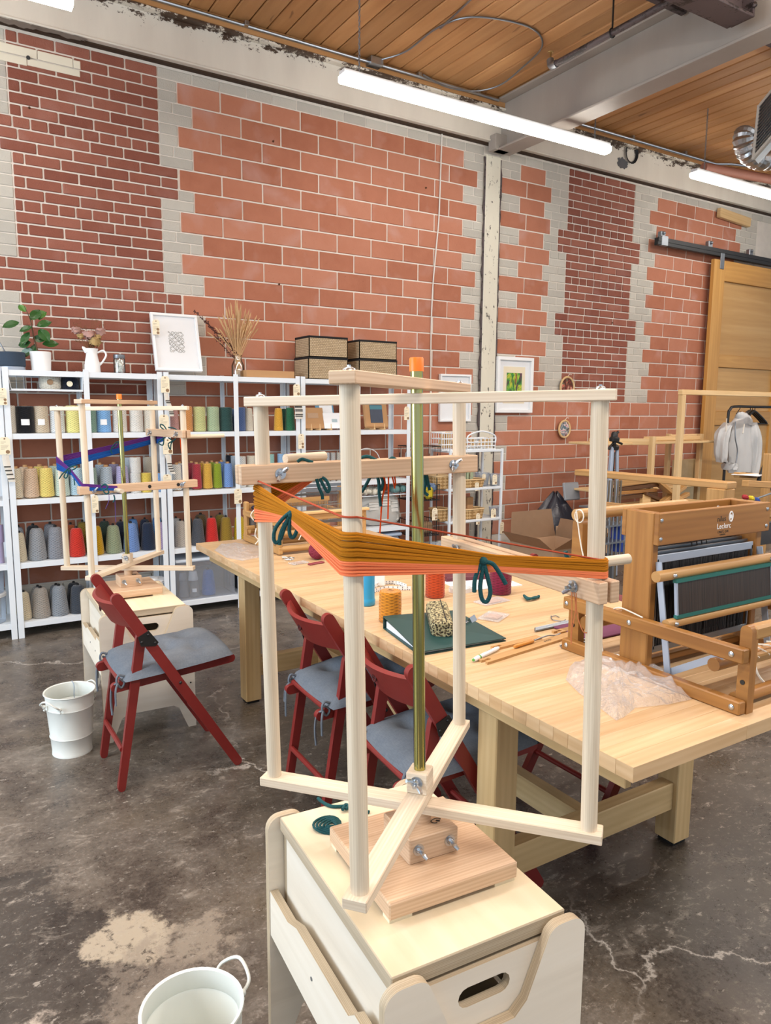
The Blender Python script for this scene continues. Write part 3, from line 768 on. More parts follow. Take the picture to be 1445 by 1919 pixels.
b.build('wire_shelf', SHELFW, t)
# wire tray slung under the top board
t = thing('hanging_tray', 'white wire tray slung under the top left shelf board', 'tray', (0.62, 5.15, 1.56))
b = MB()
for y in (5.02, 5.29): b.tube([(0.41, y, 1.66), (0.43, y, 1.556), (0.835, y, 1.556), (0.84, y, 1.66)], 0.004, 6)
for i in range(10):
    x = 0.44+i*0.044; b.tube([(x, 5.02, 1.556), (x, 5.29, 1.556), (x, 5.29, 1.655)], 0.0022, 5)
b.build('wire_frame', SHELFW, t)
b = MB(); b.box((0.633, 5.155, 1.553), (0.40, 0.27, 0.004), I3, 0.001); b.box((0.633, 5.02, 1.556), (0.41, 0.006, 0.012)); b.box((0.838, 5.155, 1.61), (0.004, 0.27, 0.10)); b.build('tray_floor', SHELFW, t)
# =================================================================== YARN
CONE = {}
def cone_proto(kind):
    """unit size: width 1 across, height 1"""
    if kind in CONE: return CONE[kind]
    n = 24
    prof = {'straight': [(0.30, 0.0), (0.46, 0.005), (0.5, 0.05), (0.488, 0.35), (0.478, 0.65), (0.49, 0.9), (0.47, 0.975), (0.40, 1.0), (0.16, 1.0)],
            'taper':    [(0.30, 0.03), (0.47, 0.035), (0.5, 0.08), (0.46, 0.45), (0.42, 0.82), (0.405, 0.91), (0.36, 0.935), (0.16, 0.935)],
            'slim':     [(0.30, 0.0), (0.48, 0.005), (0.5, 0.05), (0.455, 0.45), (0.41, 0.80), (0.375, 0.97), (0.32, 1.0), (0.14, 1.0)],
            'wool':     [(0.30, 0.0), (0.46, 0.01), (0.5, 0.07), (0.485, 0.2), (0.43, 0.5), (0.375, 0.76), (0.335, 0.88), (0.25, 0.935), (0.12, 0.945)],
            'spool':    [(0.25, 0.0), (0.47, 0.0), (0.5, 0.03), (0.5, 0.97), (0.47, 1.0), (0.12, 1.0)]}[kind]
    b = MB(); b.lathe(prof, n=n, uvw=0.13)
    # rescale UV so that winding pitch is in real metres at about 0.13 m
    b.uv = [[(u, w*0.14) for u, w in f] for f in b.uv]
    tb = MB()
    if kind == 'taper': tb.lathe([(0.30, 0.0), (0.32, 0.02), (0.30, 0.04)], n=16); tb.lathe([(0.17, 0.9), (0.155, 1.0), (0.11, 1.0), (0.11, 0.92)], n=16)
    elif kind == 'wool': tb.lathe([(0.09, 0.9), (0.085, 1.0), (0.05, 1.01), (0.04, 0.95)], n=12)
    else: tb.lathe([(0.16, 0.97), (0.16, 1.012), (0.11, 1.012), (0.11, 0.97)], n=14)
    CONE[kind] = (b.mesh('yarn', YARN, 40), tb.mesh('core_tube', BLACK if kind == 'wool' else KRAFT, 40)); return CONE[kind]
LABC = {}
def label_patch():
    if not LABC:
        b = MB(); b.grid(lambda u, v: Vector((0.503*math.sin((u-.5)*0.9), -0.503*math.cos((u-.5)*0.9), 0.30+0.22*v)), 8, 2)
        LABC['m'] = b.mesh('label', PAPER, 0)
    return LABC['m']
def cone(pc, base, wpx, top, z, y, colr, kind, label, group, lab=False, name='yarn_cone'):
    c = ony(pc, base, y); x = c.x; dp = depth((x, y, z+0.05))
    w = wpx*dp/F0*0.955; pt = ony(pc, top, y); h = pt.z-z
    if h < 0.05: h = 0.05
    t = thing(name, label, 'yarn' , (x, y, z), group)
    t.scale = (w, w, h)
    ym, tm = cone_proto(kind)
    o = put('yarn', ym, t, colr, loc=(0, 0, 0)); o['dye'] = 1
    o.rotation_euler = (0, 0, R.random()*6)
    put('core_tube', tm, t, loc=(0, 0, 0))
    if lab:
        l = put('label', label_patch(), t, loc=(0, 0, 0)); l.rotation_euler = (0, 0, math.atan2(-x, y))
    return t
def row(shelf, phrase, y, items, kind, base_fn, group):
    """items: (colour name, hex, centre px, width px, top px[, base px, kind, label])"""
    names = [i[0] for i in items]
    for i, it in enumerate(items):
        nm, hx, pc, wpx, tp = it[:5]
        opt = it[5] if len(it) > 5 else {}
        bz = LEV[shelf]+opt.get('dz', 0)
        yy = opt.get('y', y)
        prev = names[i-1] if i else None; nxt = names[i+1] if i < len(names)-1 else None
        if prev and nxt: rel = f'between {prev} and {nxt}'
        elif nxt: rel = f'left of {nxt}'
        else: rel = f'right of {prev}'
        cone(pc, base_fn(pc), wpx, tp, bz, yy, hx, opt.get('k', kind), f'{nm} yarn cone, {phrase}, {rel}', group, opt.get('lab', False))
U = 'upper shelf'
row('upper', U, 5.09, [
 ('cream', '#d8d3c6', 20.5, 21, 760), ('jet black', '#14161c', 48.5, 34, 761, {'lab': True}), ('oatmeal', '#c7b9a2', 78.5, 28, 761, {'lab': True}),
 ('cool white', '#d3d8da', 108, 28, 761), ('lemon yellow', '#e2dc8e', 139, 30, 760), ('sage', '#7c9a8a', 171, 22, 765), ('sky blue', '#7fb0e2', 195, 27.5, 763, {'lab': True}),
 ('warm white', '#d9d4cb', 225, 27, 765), ('chalk white', '#dcd9d2', 256, 26, 764), ('eggshell', '#d3cdbf', 281, 24, 765)],
 'straight', lambda p: 806, 'yarn cones on the upper shelf')
row('upper', 'upper shelf middle unit', 5.09, [
 ('dusty pink', '#b98f8b', 326, 21, 767, {'k': 'slim'}), ('apricot', '#cd8f55', 349, 26, 761), ('pale lime', '#bfc288', 374, 25, 762), ('pale sage', '#a3b594', 399.5, 25, 762), ('bottle green', '#2c4a47', 423.5, 26, 763),
 ('slate blue', '#4d628f', 451, 20, 763), ('ivory', '#d0c9b9', 467, 17, 765, {'k': 'slim'}), ('faded rose', '#b89a92', 481, 14, 767, {'k': 'slim'}), ('mustard', '#d5a13c', 522, 18.5, 765, {'k': 'slim'}), ('emerald', '#2f6b4c', 543.5, 20, 764, {'k': 'slim'})],
 'straight', lambda p: 804, 'yarn cones on the upper shelf')
row('upper', 'upper shelf back row', 5.225, [
 ('grey blue', '#54698c', 438, 20, 766), ('dark pine', '#214436', 532, 15, 766)], 'straight', lambda p: 804, 'yarn cones on the upper shelf')
M = 'middle shelf'
mbase = lambda p: 924-0.05*(p-90)
row('middle', M+' left unit', 5.085, [
 ('cream', '#d4cbb5', 32, 24, 874), ('biscuit', '#cdb39a', 59.5, 29, 874), ('primrose', '#e0cc74', 88, 28.5, 873), ('pale mint', '#bfd0c4', 117, 28, 874), ('powder blue', '#a9c3cf', 145, 27, 873),
 ('grey green', '#8fa69c', 173, 22, 873), ('pewter blue', '#a5b3bf', 200, 26, 871), ('lilac', '#a9a3c8', 230, 26, 870)],
 'taper', mbase, 'yarn cones on the middle shelf')
row('middle', M+' left unit back row', 5.215, [
 ('beige', '#c3a98d', 50, 26, 871), ('butter', '#d9c369', 77, 26, 870), ('mint', '#b4c9be', 106, 26, 869), ('ice blue', '#9cb8c6', 134, 26, 868), ('steel blue', '#98a8b6', 189, 22, 867), ('violet grey', '#85809c', 215, 22, 866)],
 'taper', mbase, 'yarn cones on the middle shelf')
def stack(pc, wpx, b0, mid, tp, c1, c2, y, where, dzb=0.0):
    n1, h1 = c1; n2, h2 = c2
    z = LEV['middle']; q = ony(pc, mid, y).z
    cone(pc, b0, wpx, mid, z, y, h1, 'spool', f'{n1} spool under another {where}', 'stacked yarn spools', name='yarn_spool')
    cone(pc, mid, wpx, tp, q, y, h2, 'spool', f'{n2} spool on top {where}', 'stacked yarn spools', name='yarn_spool')
stack(254, 21, 912, 886, 857, ('white', '#d6d7d3'), ('bright white', '#dcdcd8'), 5.085, 'at the right of the left unit, beside the yellow spool')
stack(239, 20, 912, 886, 857, ('pale blue', '#b4c2d0'), ('light blue', '#b9c8d6'), 5.215, 'behind the lilac cones')
stack(278, 19, 910, 884, 856, ('putty', '#bdb8aa'), ('stone grey', '#bcb6a8'), 5.215, 'behind the yellow spool')
for pc, w, tp, hx, nm in ((274, 20, 886, '#d8bf57', 'small yellow yarn spool on the middle shelf beside the white stack'), (299, 20, 886, '#86abd9', 'small light blue yarn spool on the middle shelf beside the double post')):
    cone(pc, 912, w, tp, LEV['middle'], 5.085, hx, 'spool', nm, 'single yarn spools', name='yarn_spool')
m2 = lambda p: 912-0.035*(p-330)
row('middle', M+' middle unit', 5.085, [
 ('milk white', '#d8d8d2', 332, 20, 867), ('grey lavender', '#9a9cb0', 346, 16, 868), ('crimson', '#a33741', 369, 20, 866), ('golden yellow', '#d0a445', 389, 20, 865), ('olive green', '#879a2c', 407.5, 19, 865), ('cornflower blue', '#7496cf', 427.5, 20, 865)],
 'taper', m2, 'yarn cones on the middle shelf')
row('middle', M+' middle unit back row', 5.215, [
 ('blue grey', '#9aa5b8', 305, 18, 866), ('pearl', '#b3b5b8', 338, 16, 865), ('wine', '#8f3540', 360, 18, 864), ('amber', '#b98f3c', 380, 18, 864), ('moss green', '#7d8e2e', 398, 17, 863), ('mid blue', '#6584ba', 416, 18, 862)],
 'taper', m2, 'yarn cones on the middle shelf')
stack(430, 13, 908, 880, 853, ('ash grey', '#8a92a0'), ('black', '#1a1d28'), 5.225, 'left of the middle post')
cone(454.5, 908, 14.5, 855, LEV['middle'], 5.085, '#d5d6d2', 'spool', 'tall white yarn spool on the middle shelf right of the single post', 'single yarn spools', name='yarn_spool')
stack(470.5, 17, 907, 882, 854, ('ivory', '#d6d2c4'), ('pale cream', '#d9d4c4'), 5.085, 'right of the tall white spool')
cone(439, 908, 12, 854, LEV['middle'], 5.20, '#a9b8c8', 'spool', 'tall pale blue yarn spool behind the single post of the middle unit', 'single yarn spools', name='yarn_spool')
for i, (pc, hx) in enumerate(((592, '#9aa0a4'), (602.5, '#a9aeb0'), (613, '#b3bac0'), (624, '#b5b6b4'), (635, '#bcb8ae'))):
    cone(pc, 904, 10.5, 848, 0.89, 5.10, hx, 'spool', ['dull grey spool at the left of the five standing behind the clamp bar', 'grey spool second in the five standing behind the clamp bar', 'bluish grey spool in the middle of the five behind the clamp bar', 'light grey spool fourth in the five standing behind the clamp bar', 'beige grey spool at the right of the five behind the clamp bar'][i], 'single yarn spools', name='yarn_spool')
for pc, w, tp, hx, nm in ((545, 12, 849, '#a7a4d2', 'pale violet spool on the middle shelf just left of the double post'), (527, 14, 850, '#8fb4d8', 'pale blue spool on the middle shelf, second left of the double post'), (508, 14, 851, '#8fb9b2', 'pale turquoise spool on the middle shelf behind the left dowel'), (563, 11, 885, '#d4b52e', 'yellow spool showing under the clamp bar right of the double post'), (575, 11, 885, '#9aa33a', 'lime green spool showing under the clamp bar')):
    cone(pc, 905, w, tp, LEV['middle']+(0.008 if pc > 555 else 0), 5.09 if pc < 555 else 5.06, hx, 'spool', nm, 'single yarn spools', name='yarn_spool')
Lw = 'lower shelf'
lb = lambda p: 1045-0.085*(p-38)
row('lower', Lw+' left unit', 5.09, [
 ('cream', '#cfc6ae', 38.5, 25, 995), ('light grey', '#8f9398', 71, 34, 986), ('mid grey', '#85888f', 106, 34, 984), ('scarlet', '#c53327', 145, 31, 986), ('gold', '#bf9414', 180, 31, 982), ('sage', '#8b9578', 213.5, 31, 981), ('denim blue', '#6a88bd', 246.5, 31, 977), ('navy', '#1f2a3f', 278, 28, 976), ('lavender', '#a48fae', 306, 27, 975)],
 'wool', lb, 'wool cones on the lower shelf')
row('lower', Lw+' left unit back row', 5.22, [
 ('silver grey', '#868b92', 38, 24, 984), ('black', '#17181d', 65, 32, 981), ('ash', '#7b7f87', 97, 32, 978), ('rust', '#8c4424', 135, 26, 979), ('bronze', '#7a6526', 157, 26, 974), ('dark green', '#27352c', 198, 26, 973), ('midnight', '#1a2335', 228, 24, 974), ('azure', '#527ab0', 251, 24, 969), ('ink blue', '#182238', 273, 24, 970), ('bright blue', '#4a7db4', 296, 24, 966)],
 'wool', lb, 'wool cones on the lower shelf')
row('lower', Lw+' middle unit', 5.09, [
 ('stone', '#b2aca4', 339, 25, 973), ('charcoal', '#4c4f56', 371.5, 26, 969), ('tomato red', '#c22a26', 397, 26, 967), ('old gold', '#8e7328', 424, 26, 966), ('sunny yellow', '#c7a81c', 449, 24, 965)],
 'wool', lambda p: 1018-0.08*(p-339), 'wool cones on the lower shelf')
row('lower', Lw+' middle unit back row', 5.22, [
 ('grey', '#8d8b88', 331, 24, 968), ('black', '#1a1b1e', 353, 24, 967), ('brown', '#54432a', 377, 30, 961), ('dark olive', '#6f5f26', 413, 26, 961)],
 'wool', lambda p: 1014-0.08*(p-339), 'wool cones on the lower shelf')
bb = lambda p: 1163-0.12*(p-47)
row('bottom', 'bottom shelf', 5.10, [
 ('ecru', '#c8bda3', 47, 27, 1106), ('beige grey', '#9a948c', 78.5, 34, 1098), ('cool grey', '#868c93', 113, 33, 1094), ('dark charcoal', '#3d434c', 148, 33, 1093)],
 'wool', bb, 'wool cones on the bottom shelf')
row('bottom', 'bottom shelf back row', 5.225, [
 ('pale ecru', '#bfb49b', 43, 26, 1103), ('greige', '#928c85', 74, 30, 1096), ('grey', '#7f858c', 108, 30, 1093), ('near black', '#2c3138', 141, 30, 1089)],
 'wool', bb, 'wool cones on the bottom shelf')
cone(3, 1046, 10, 1016, LEV['lower'], 5.09, '#a69ab8', 'spool', 'lavender yarn spool underneath at the left edge of the picture', 'single yarn spools', name='yarn_spool')
cone(3, 1016, 10, 983, ony(3, 1016, 5.09).z, 5.09, '#a394b6', 'spool', 'lavender yarn spool on top at the left edge of the picture', 'single yarn spools', name='yarn_spool')
# two big balls in the tray
for (pc, w, tp, bs, hx, nm, sc) in ((94.5, 38, 701, 727, '#d9d4c6', 'fat cream yarn ball in the hanging tray', '#8d6f50'), (131, 32, 707, 726, '#151b2c', 'fat navy yarn ball in the hanging tray beside the cream one', '#d8d0c0')):
    y = 5.12; c = ony(pc, bs, y); dp = depth((c.x, y, 1.58)); w_ = w*dp/F0; z0 = 1.556; h = ony(pc, tp, y).z-z0
    t = thing('yarn_ball', nm, 'yarn', (c.x, y, z0))
    b = MB(); b.lathe([(0.30*w_, 0), (0.42*w_, 0.004), (0.49*w_, h*0.2), (0.5*w_, h*0.45), (0.48*w_, h*0.75), (0.42*w_, h*0.95), (0.3*w_, h), (0.06*w_, h*0.97)], (c.x, y, z0), 28)
    b.build('yarn', YARN, t, color=hx)
    d = Vector((c.x, y, 0)).normalized(); q = Vector((c.x, y, z0+h*0.5))-Vector((d.x, d.y, 0))*0.5*w_
    b = MB(); b.tube([q, q-Vector((d.x, d.y, 0))*0.004], 0.018, 16); b.build('sticker', STICK if pc < 100 else TAGP, t)
# =================================================================== PAPER TAGS
TAGM = {}
def tagm():
    if TAGM: return TAGM
    b = MB(); b.prism([(-.5, 0), (.5, 0), (.5, .86), (.28, 1.0), (-.28, 1.0), (-.5, .86)], 0.02, Matrix(((1, 0, 0, 0), (0, 0, -1, 0), (0, 1, 0, 0), (0, 0, 0, 1))))
    TAGM['c'] = b.mesh('card', TAGP, 0)
    b = MB(); b.tube([(0, -0.021, .9), (0, -0.03, .9)], 0.09, 10); TAGM['e'] = b.mesh('eyelet', STICK, 30)
    b = MB(); b.tube([(0, -0.021, 0), (0, -0.028, 0)], 0.2, 14); TAGM['s'] = b.mesh('sticker', STICK, 30)
    b = MB()
    for i, w in enumerate((0.5, 0.3, 0.72, 0.66, 0.58, 0.35)): b.box((-0.38+w/2, -0.022, 0.72-i*0.075-(0.04 if i > 1 else 0)), (w, 0.004, 0.018))
    TAGM['i'] = b.mesh('handwriting', plain('pencil_grey', '#8f8878', 0.8), 0)
    return TAGM
def ptag(px, pt, pb, w, y, label, n=1, roll=0.0):
    m_ = tagm(); a = ony(px, pb, y); c = ony(px, pt, y); h = c.z-a.z
    dp = depth(a); W_ = w*dp/F0
    t = thing('paper_tag', label, 'tag', (c.x, y, c.z), 'cream paper tags'); 
    def pp(nm, k, loc, sx, sy, sz):
        o = put(nm, m_[k], t, loc=loc); o.scale = (sx, sy, sz); return o
    pp('card', 'c', (0, 0, -h), W_, W_, h); pp('eyelet', 'e', (0, 0, -0.9*h), W_, W_, W_).location = (0, 0, -0.1*h-0.9*W_)
    for i in range(n): pp('sticker', 's', (0.24*W_, 0, -h+0.28*W_+i*0.48*W_), W_, W_, W_)
    pp('handwriting', 'i', (0, 0, -h), W_, W_, h)
    t.rotation_euler = (0, roll, 0.0)
    return t
YT = 4.985
for a in ((4.5, 727, 759, 13, 'cream paper tag on the left edge shelf post, the upper one with two brown stickers', 2), (8, 819, 852, 18, 'cream paper tag on the left edge shelf post, the lower one above a striped ribbon', 1),
          (309, 705, 736, 16, 'cream paper tag at the top of the double post behind the rear winder', 1), (307, 777, 806, 18, 'cream paper tag behind the upper clamp bar of the rear winder', 0),
          (314, 822, 851, 18, 'cream paper tag hanging just below the upper clamp bar of the rear winder', 1), (313, 889, 911, 15, 'cream paper tag above the front clamp bar of the rear winder', 0),
          (177.5, 928, 961, 12, 'cream paper tag below the front clamp bar of the rear winder, on the single post', 1), (446, 916, 944, 15, 'cream paper tag on the post beside the small table loom', 1),
          (556, 720, 742, 14, 'cream paper tag just above the long top bar, on the double post', 1), (564.5, 813, 841, 12, 'cream paper tag with two stickers on the double post below the top bar', 2),
          (762.5, 762, 787, 11.5, 'cream paper tag at the right end post of the shelving beside the metal pole', 1)):
    ptag(*a[:4], YT, a[4], a[5])
def ribbon(pts, w, label, stripes, y=4.98):
    q = [ony(px, py, y) for px, py in pts]; dp = depth(q[0]); W_ = w*dp/F0
    t = thing('woven_sample', label, 'fabric', q[0], 'woven sample strips')
    b = MB(); sp = spline(q, 5); n = len(sp)
    for j, s in enumerate((0, 1)):
        pass
    b.grid(lambda u, v: sp[min(n-1, int(v*(n-1)+.5))]+Vector(((u-.5)*W_, -0.004*math.sin(PI*u), 0)), 4, n)
    b.build('cloth', WOOLW, t)
    b = MB()
    for f in stripes:
        c = sp[int(f*(n-1))]; b.box(c+Vector((0, -0.006, 0)), (W_*0.96, 0.002, 0.006))
    b.build('woven_stripe', INK, t)
ribbon([(10, 853), (12, 868), (17, 885), (23, 903)], 12, 'narrow woven strip with dark stripes hanging on the left edge post', (0.5, 0.65, 0.78, 0.9))
ribbon([(311, 737), (313, 748), (319, 765), (322, 780)], 8.5, 'narrow woven strip hanging under the top tag of the double post', (0.4, 0.5, 0.8, 0.9))
ribbon([(313, 852), (317, 866), (320, 878), (325, 888)], 9, 'narrow woven strip with red stripes hanging above the front clamp bar', (0.4, 0.55, 0.7, 0.85))
ribbon([(558, 760), (560, 770), (560, 785)], 16, 'white woven strip with blue stripes on the double post under the top bar', (0.1, 0.25, 0.4, 0.55, 0.7, 0.85))
# =================================================================== ON TOP OF THE SHELVES
ZT = LEV['top']
def at(px, py, y): return ony(px, py, y)
# speaker
c = at(22, 680, 5.15); t = thing('speaker', 'round dark blue speaker at the top left corner of the shelves', 'speaker', (c.x, 5.15, ZT))
b = MB(); b.lathe([(0.072, 0), (0.074, 0.004), (0.074, 0.022), (0.07, 0.024)], (c.x, 5.15, ZT), 28); b.build('base', ALU, t)
b = MB(); b.lathe([(0.074, 0.024), (0.079, 0.03), (0.079, 0.105), (0.074, 0.112), (0.06, 0.113), (0.001, 0.11)], (c.x, 5.15, ZT), 28); b.build('body', plain('dark_blue_fabric', '#2a3a4c', 0.8, bump=0.4, bscale=400), t)
b = MB(); b.tube([Vector((c.x-0.03, 5.16, ZT+0.11)), Vector((c.x-0.05, 5.2, ZT+0.16)), Vector((c.x-0.10, 5.22, ZT+0.25))], 0.004, 6); b.build('cord', STEEL, t)
# plant
c = at(77, 684, 5.15); X, Y = c.x, 5.15
pt = thing('potted_plant', 'green leafy plant in a white pot on the shelf top', 'plant', (X, Y, ZT))
b = MB(); b.lathe([(0.052, 0), (0.056, 0.004), (0.063, 0.118), (0.060, 0.122), (0.056, 0.118), (0.054, 0.09), (0.001, 0.09)], (X, Y, ZT), 28); b.build('pot', WHITE, pt)
b = MB(); b.lathe([(0.054, 0.1), (0.001, 0.104)], (X, Y, ZT), 20); b.build('soil', plain('dark_soil', '#2b211a', 0.95, bump=0.6), pt)
LEAF = plain('glossy_leaf', '#2a5526', 0.25, var=0.35)
LEAFL = plain('young_leaf', '#4f7f38', 0.3, var=0.3)
STEM = plain('brown_stem', '#5a4530', 0.8)
tip = ony(45, 573, Y); mid = ony(63, 630, Y); b0 = Vector((X-0.01, Y, ZT+0.1))
b = MB(); st = spline([b0, mid, ony(57, 600, Y), tip], 6); b.tube(st, [0.006-0.004*i/(len(st)-1) for i in range(len(st))], 6); b.build('stem', STEM, pt)
def leafm(L, w, mat):
    b = MB()
    b.grid(lambda u, v: Vector(((u-.5)*w*math.sin(PI*min(1, v*0.98+0.02))**0.75, L*v, -0.22*L*v*v+0.12*w*abs(u-.5)*2)), 5, 7)
    return b.mesh('leaf', mat, 0)
L1, L2 = leafm(0.085, 0.055, LEAF), leafm(0.06, 0.04, LEAFL)
for (px, py, ang, tl, k, s) in ((36, 606, 100, 70, 1, 1.15), (58, 600, -35, 65, 1, 1.1), (66, 594, -60, 60, 2, 1.3), (48, 585, 30, 50, 2, 1.1), (60, 614, 95, 45, 1, .9), (70, 612, -70, 60, 1, 1.05), (56, 624, 150, 75, 1, 1.1), (74, 618, -150, 80, 1, 1.2), (58, 642, 95, 55, 1, 1.0), (66, 646, 170, 70, 1, .95), (80, 646, -85, 60, 1, 1.1), (62, 656, 100, 60, 1, 1.1), (62, 634, -100, 65, 1, .9), (74, 600, -20, 70, 2, 1.1), (72, 636, -60, 50, 1, .9), (66, 660, 190, 60, 1, 1.0)):
    d = Vector((-math.sin(math.radians(ang)), 0, math.cos(math.radians(ang)))); nrm = (Vector((-.35, -.8, .45))+Vector((R.uniform(-.25, .25), R.uniform(-.2, .2), R.uniform(-.3, .3)))).normalized()
    d = (d-nrm*d.dot(nrm)).normalized(); sx = d.cross(nrm); Mx = Matrix((sx, d, nrm)).transposed()
    o = put('leaf', L1 if k == 1 else L2, pt, loc=ony(px, py, Y+R.uniform(-.03, .02))-Vector((X, Y, ZT)), rot=Mx.to_euler()); o.scale = (s, s, s)
# pitcher with dried roses
c = at(173, 687, 5.14); X, Y = c.x, 5.14
t = thing('pitcher', 'white enamel pitcher on the shelf top', 'pitcher', (X, Y, ZT))
b = MB(); b.lathe([(0.048, 0), (0.05, 0.004), (0.048, 0.05), (0.036, 0.11), (0.034, 0.135), (0.042, 0.155), (0.040, 0.156), (0.03, 0.12), (0.001, 0.1)], (X, Y, ZT), 28)
b.tube([(X-0.03, Y-0.004, ZT+0.135), (X-0.05, Y-0.01, ZT+0.158), (X-0.058, Y-0.012, ZT+0.164)], [0.016, 0.01, 0.004], 10)
b.build('body', WHITE, t)
b = MB(); b.tube(spline([(X+0.034, Y-0.008, ZT+0.13), (X+0.068, Y-0.02, ZT+0.145), (X+0.084, Y-0.025, ZT+0.115), (X+0.06, Y-0.018, ZT+0.07), (X+0.043, Y-0.01, ZT+0.05)], 5), 0.006, 8); b.build('handle', WHITE, t)
t = thing('dried_roses', 'bunch of faded dried roses standing in the white pitcher', 'flowers', (X, Y, ZT+0.13))
PINKR = plain('dried_pink_petal', '#b08a80', 0.9, var=0.25); YELR = plain('dried_yellow_petal', '#a98d5c', 0.9, var=0.25); DRY = plain('dried_stem', '#7a5638', 0.95, var=0.3)
for (px, py, ml, s) in ((143, 619, PINKR, 1.1), (151, 630, YELR, .8), (168, 629, PINKR, 1.35), (178, 641, YELR, 1.4), (188, 622, PINKR, 1.2), (160, 626, PINKR, .9), (183, 632, YELR, .9)):
    p = ony(px, py, Y-0.02); b = MB()
    for k in range(5):
        a0 = R.random()*6; tl_ = Matrix.Rotation(R.uniform(-.5, .5), 3, 'X')@Matrix.Rotation(R.uniform(-.4, .4), 3, 'Y'); rk = .006+.0036*k
        b.grid(lambda u, v: p+s*(tl_@Vector(((rk+.006*v*v)*math.cos(a0+6.3*u)*(1+.18*math.sin(5*6.28*u+k)), (rk+.006*v*v)*math.sin(a0+6.3*u), -.014+.026*v+.004*math.sin(4*6.28*u+k)))), 18, 4)
    b.ball(p, 0.012*s, 8, 6); b.build('rose_head', ml, t, 60)
b = MB(); rr = R
for k in range(26):
    q0 = Vector((X+R.uniform(-.02, .02), Y+R.uniform(-.015, .015), ZT+0.12)); q1 = ony(165+R.uniform(-28, 30), 640-R.random()*55, Y+R.uniform(-.03, .03)); b.tube([q0, lerp(q0, q1, .5)+Vector((R.uniform(-.01, .01), 0, .01)), q1], [0.0016, .0012, .0006], 4)
    for z in range(3): b.ball(q1+Vector((R.uniform(-.014, .014), R.uniform(-.01, .01), R.uniform(-.02, .008))), 0.003, 5, 4)
stuff(b.build('dried_sprigs', DRY, t))
# jar of cotton bolls
c = at(224, 690, 5.14); X, Y = c.x, 5.14
t = thing('lidded_jar', 'small glass jar of white pebbles with a grey lid, on the shelf top', 'jar', (X, Y, ZT))
b = MB(); b.lathe([(0.03, 0), (0.037, 0.003), (0.038, 0.09), (0.033, 0.1), (0.031, 0.1), (0.035, 0.09), (0.034, 0.006), (0.001, 0.005)], (X, Y, ZT), 24); b.build('glass', JARG, t)
b = MB(); b.lathe([(0.036, 0.098), (0.037, 0.1), (0.037, 0.122), (0.033, 0.126), (0.001, 0.126)], (X, Y, ZT), 24); b.build('lid', STEEL, t)
b = MB()
for k in range(46):
    a = R.random()*6.3; rr_ = 0.026*math.sqrt(R.random()); b.ball((X+rr_*math.cos(a), Y+rr_*math.sin(a), ZT+0.012+0.075*R.random()), 0.0085, 7, 5)
stuff(b.build('white_pebbles', plain('white_pebble', '#dfe0da', 0.8), t))
# leaning framed print
def framed(name, label, corners_px, y0, y1, depth_, border, mat_border, art, tilt=True):
    """corners tl, tr, br, bl in pixels; top at y1 (towards the wall), bottom at y0"""
    tl = ony(*corners_px[0], y1); tr = ony(*corners_px[1], y1); br = ony(*corners_px[2], y0); bl = ony(*corners_px[3], y0)
    ctr = (tl+tr+br+bl)/4; ux = ((tr-tl)+(br-bl)).normalized(); uz = ((tl-bl)+(tr-br)); uz = (uz-ux*uz.dot(ux)).normalized(); uy = uz.cross(ux)
    w = ((tr-tl).length+(br-bl).length)/2; h = ((tl-bl).length+(tr-br).length)/2
    Rm = Matrix((ux, uy, uz)).transposed()
    t = thing(name, label, 'picture', ctr-uz*h/2)
    P = lambda x, y, z: ctr+Rm@Vector((x, y, z))
    b = MB(); f = border
    for (cx, cz, sx, sz) in ((0, h/2-f/2, w, f), (0, -h/2+f/2, w, f), (-w/2+f/2, 0, f, h-2*f), (w/2-f/2, 0, f, h-2*f)): b.box(P(cx, 0, cz), (sx, depth_, sz), Rm, 0.002)
    b.build('frame', WHITE, t)
    b = MB(); b.box(P(0, depth_*0.2, 0), (w-2*f, 0.004, h-2*f), Rm); b.build('mat_board', PAPER, t)
    art(t, P, Rm, w, h, depth_*0.2-0.0045)
    b = MB(); q = [P(sx*(w/2-f), -depth_*0.28, sz*(h/2-f)) for sx, sz in ((-1, -1), (1, -1), (1, 1), (-1, 1))]; b.add(q, [[0, 1, 2, 3]], [[(0, 0), (1, 0), (1, 1), (0, 1)]]); b.build('glass', GLASS, t, 0)
    return t
def art_scribble(t, P, Rm, w, h, y):
    b = MB(); r_ = random.Random(3)
    for i in range(7):
        for j in range(5):
            cx = (j-2)*0.0215+0.003; cz = (i-3)*0.0215+0.005; s = 0.0098
            k = (i*7+j*3) % 4
            if k == 0: pts = [(cx-s, cz), (cx, cz+s), (cx+s, cz), (cx, cz-s)]; b.tube([P(a, y, c_) for a, c_ in pts], 0.0011, 4, closed=True)
            elif k == 1: b.tube([P(cx+s*math.cos(q), y, cz+s*math.sin(q)) for q in [n*PI/4 for n in range(8)]], 0.0011, 4, closed=True)
            else:
                b.tube([P(cx-s, y, cz-s*(k-2.5)*2), P(cx+s, y, cz+s*(k-2.5)*2)], 0.0011, 4); b.tube([P(cx-s, y, cz), P(cx, y, cz+s)], 0.0009, 4)
    b.build('printed_pattern', plain('olive_grey_ink', '#75756a', 0.8), t)
framed('framed_print', 'white frame with a small geometric pattern, leaning on the wall on the shelf top', [(281, 586), (369, 592), (378, 697), (291, 694)], 5.17, 5.27, 0.03, 0.018, None, art_scribble)
ptag(292, 599, 627, 13, 5.20, 'cream paper tag on the leaning framed print', 2)
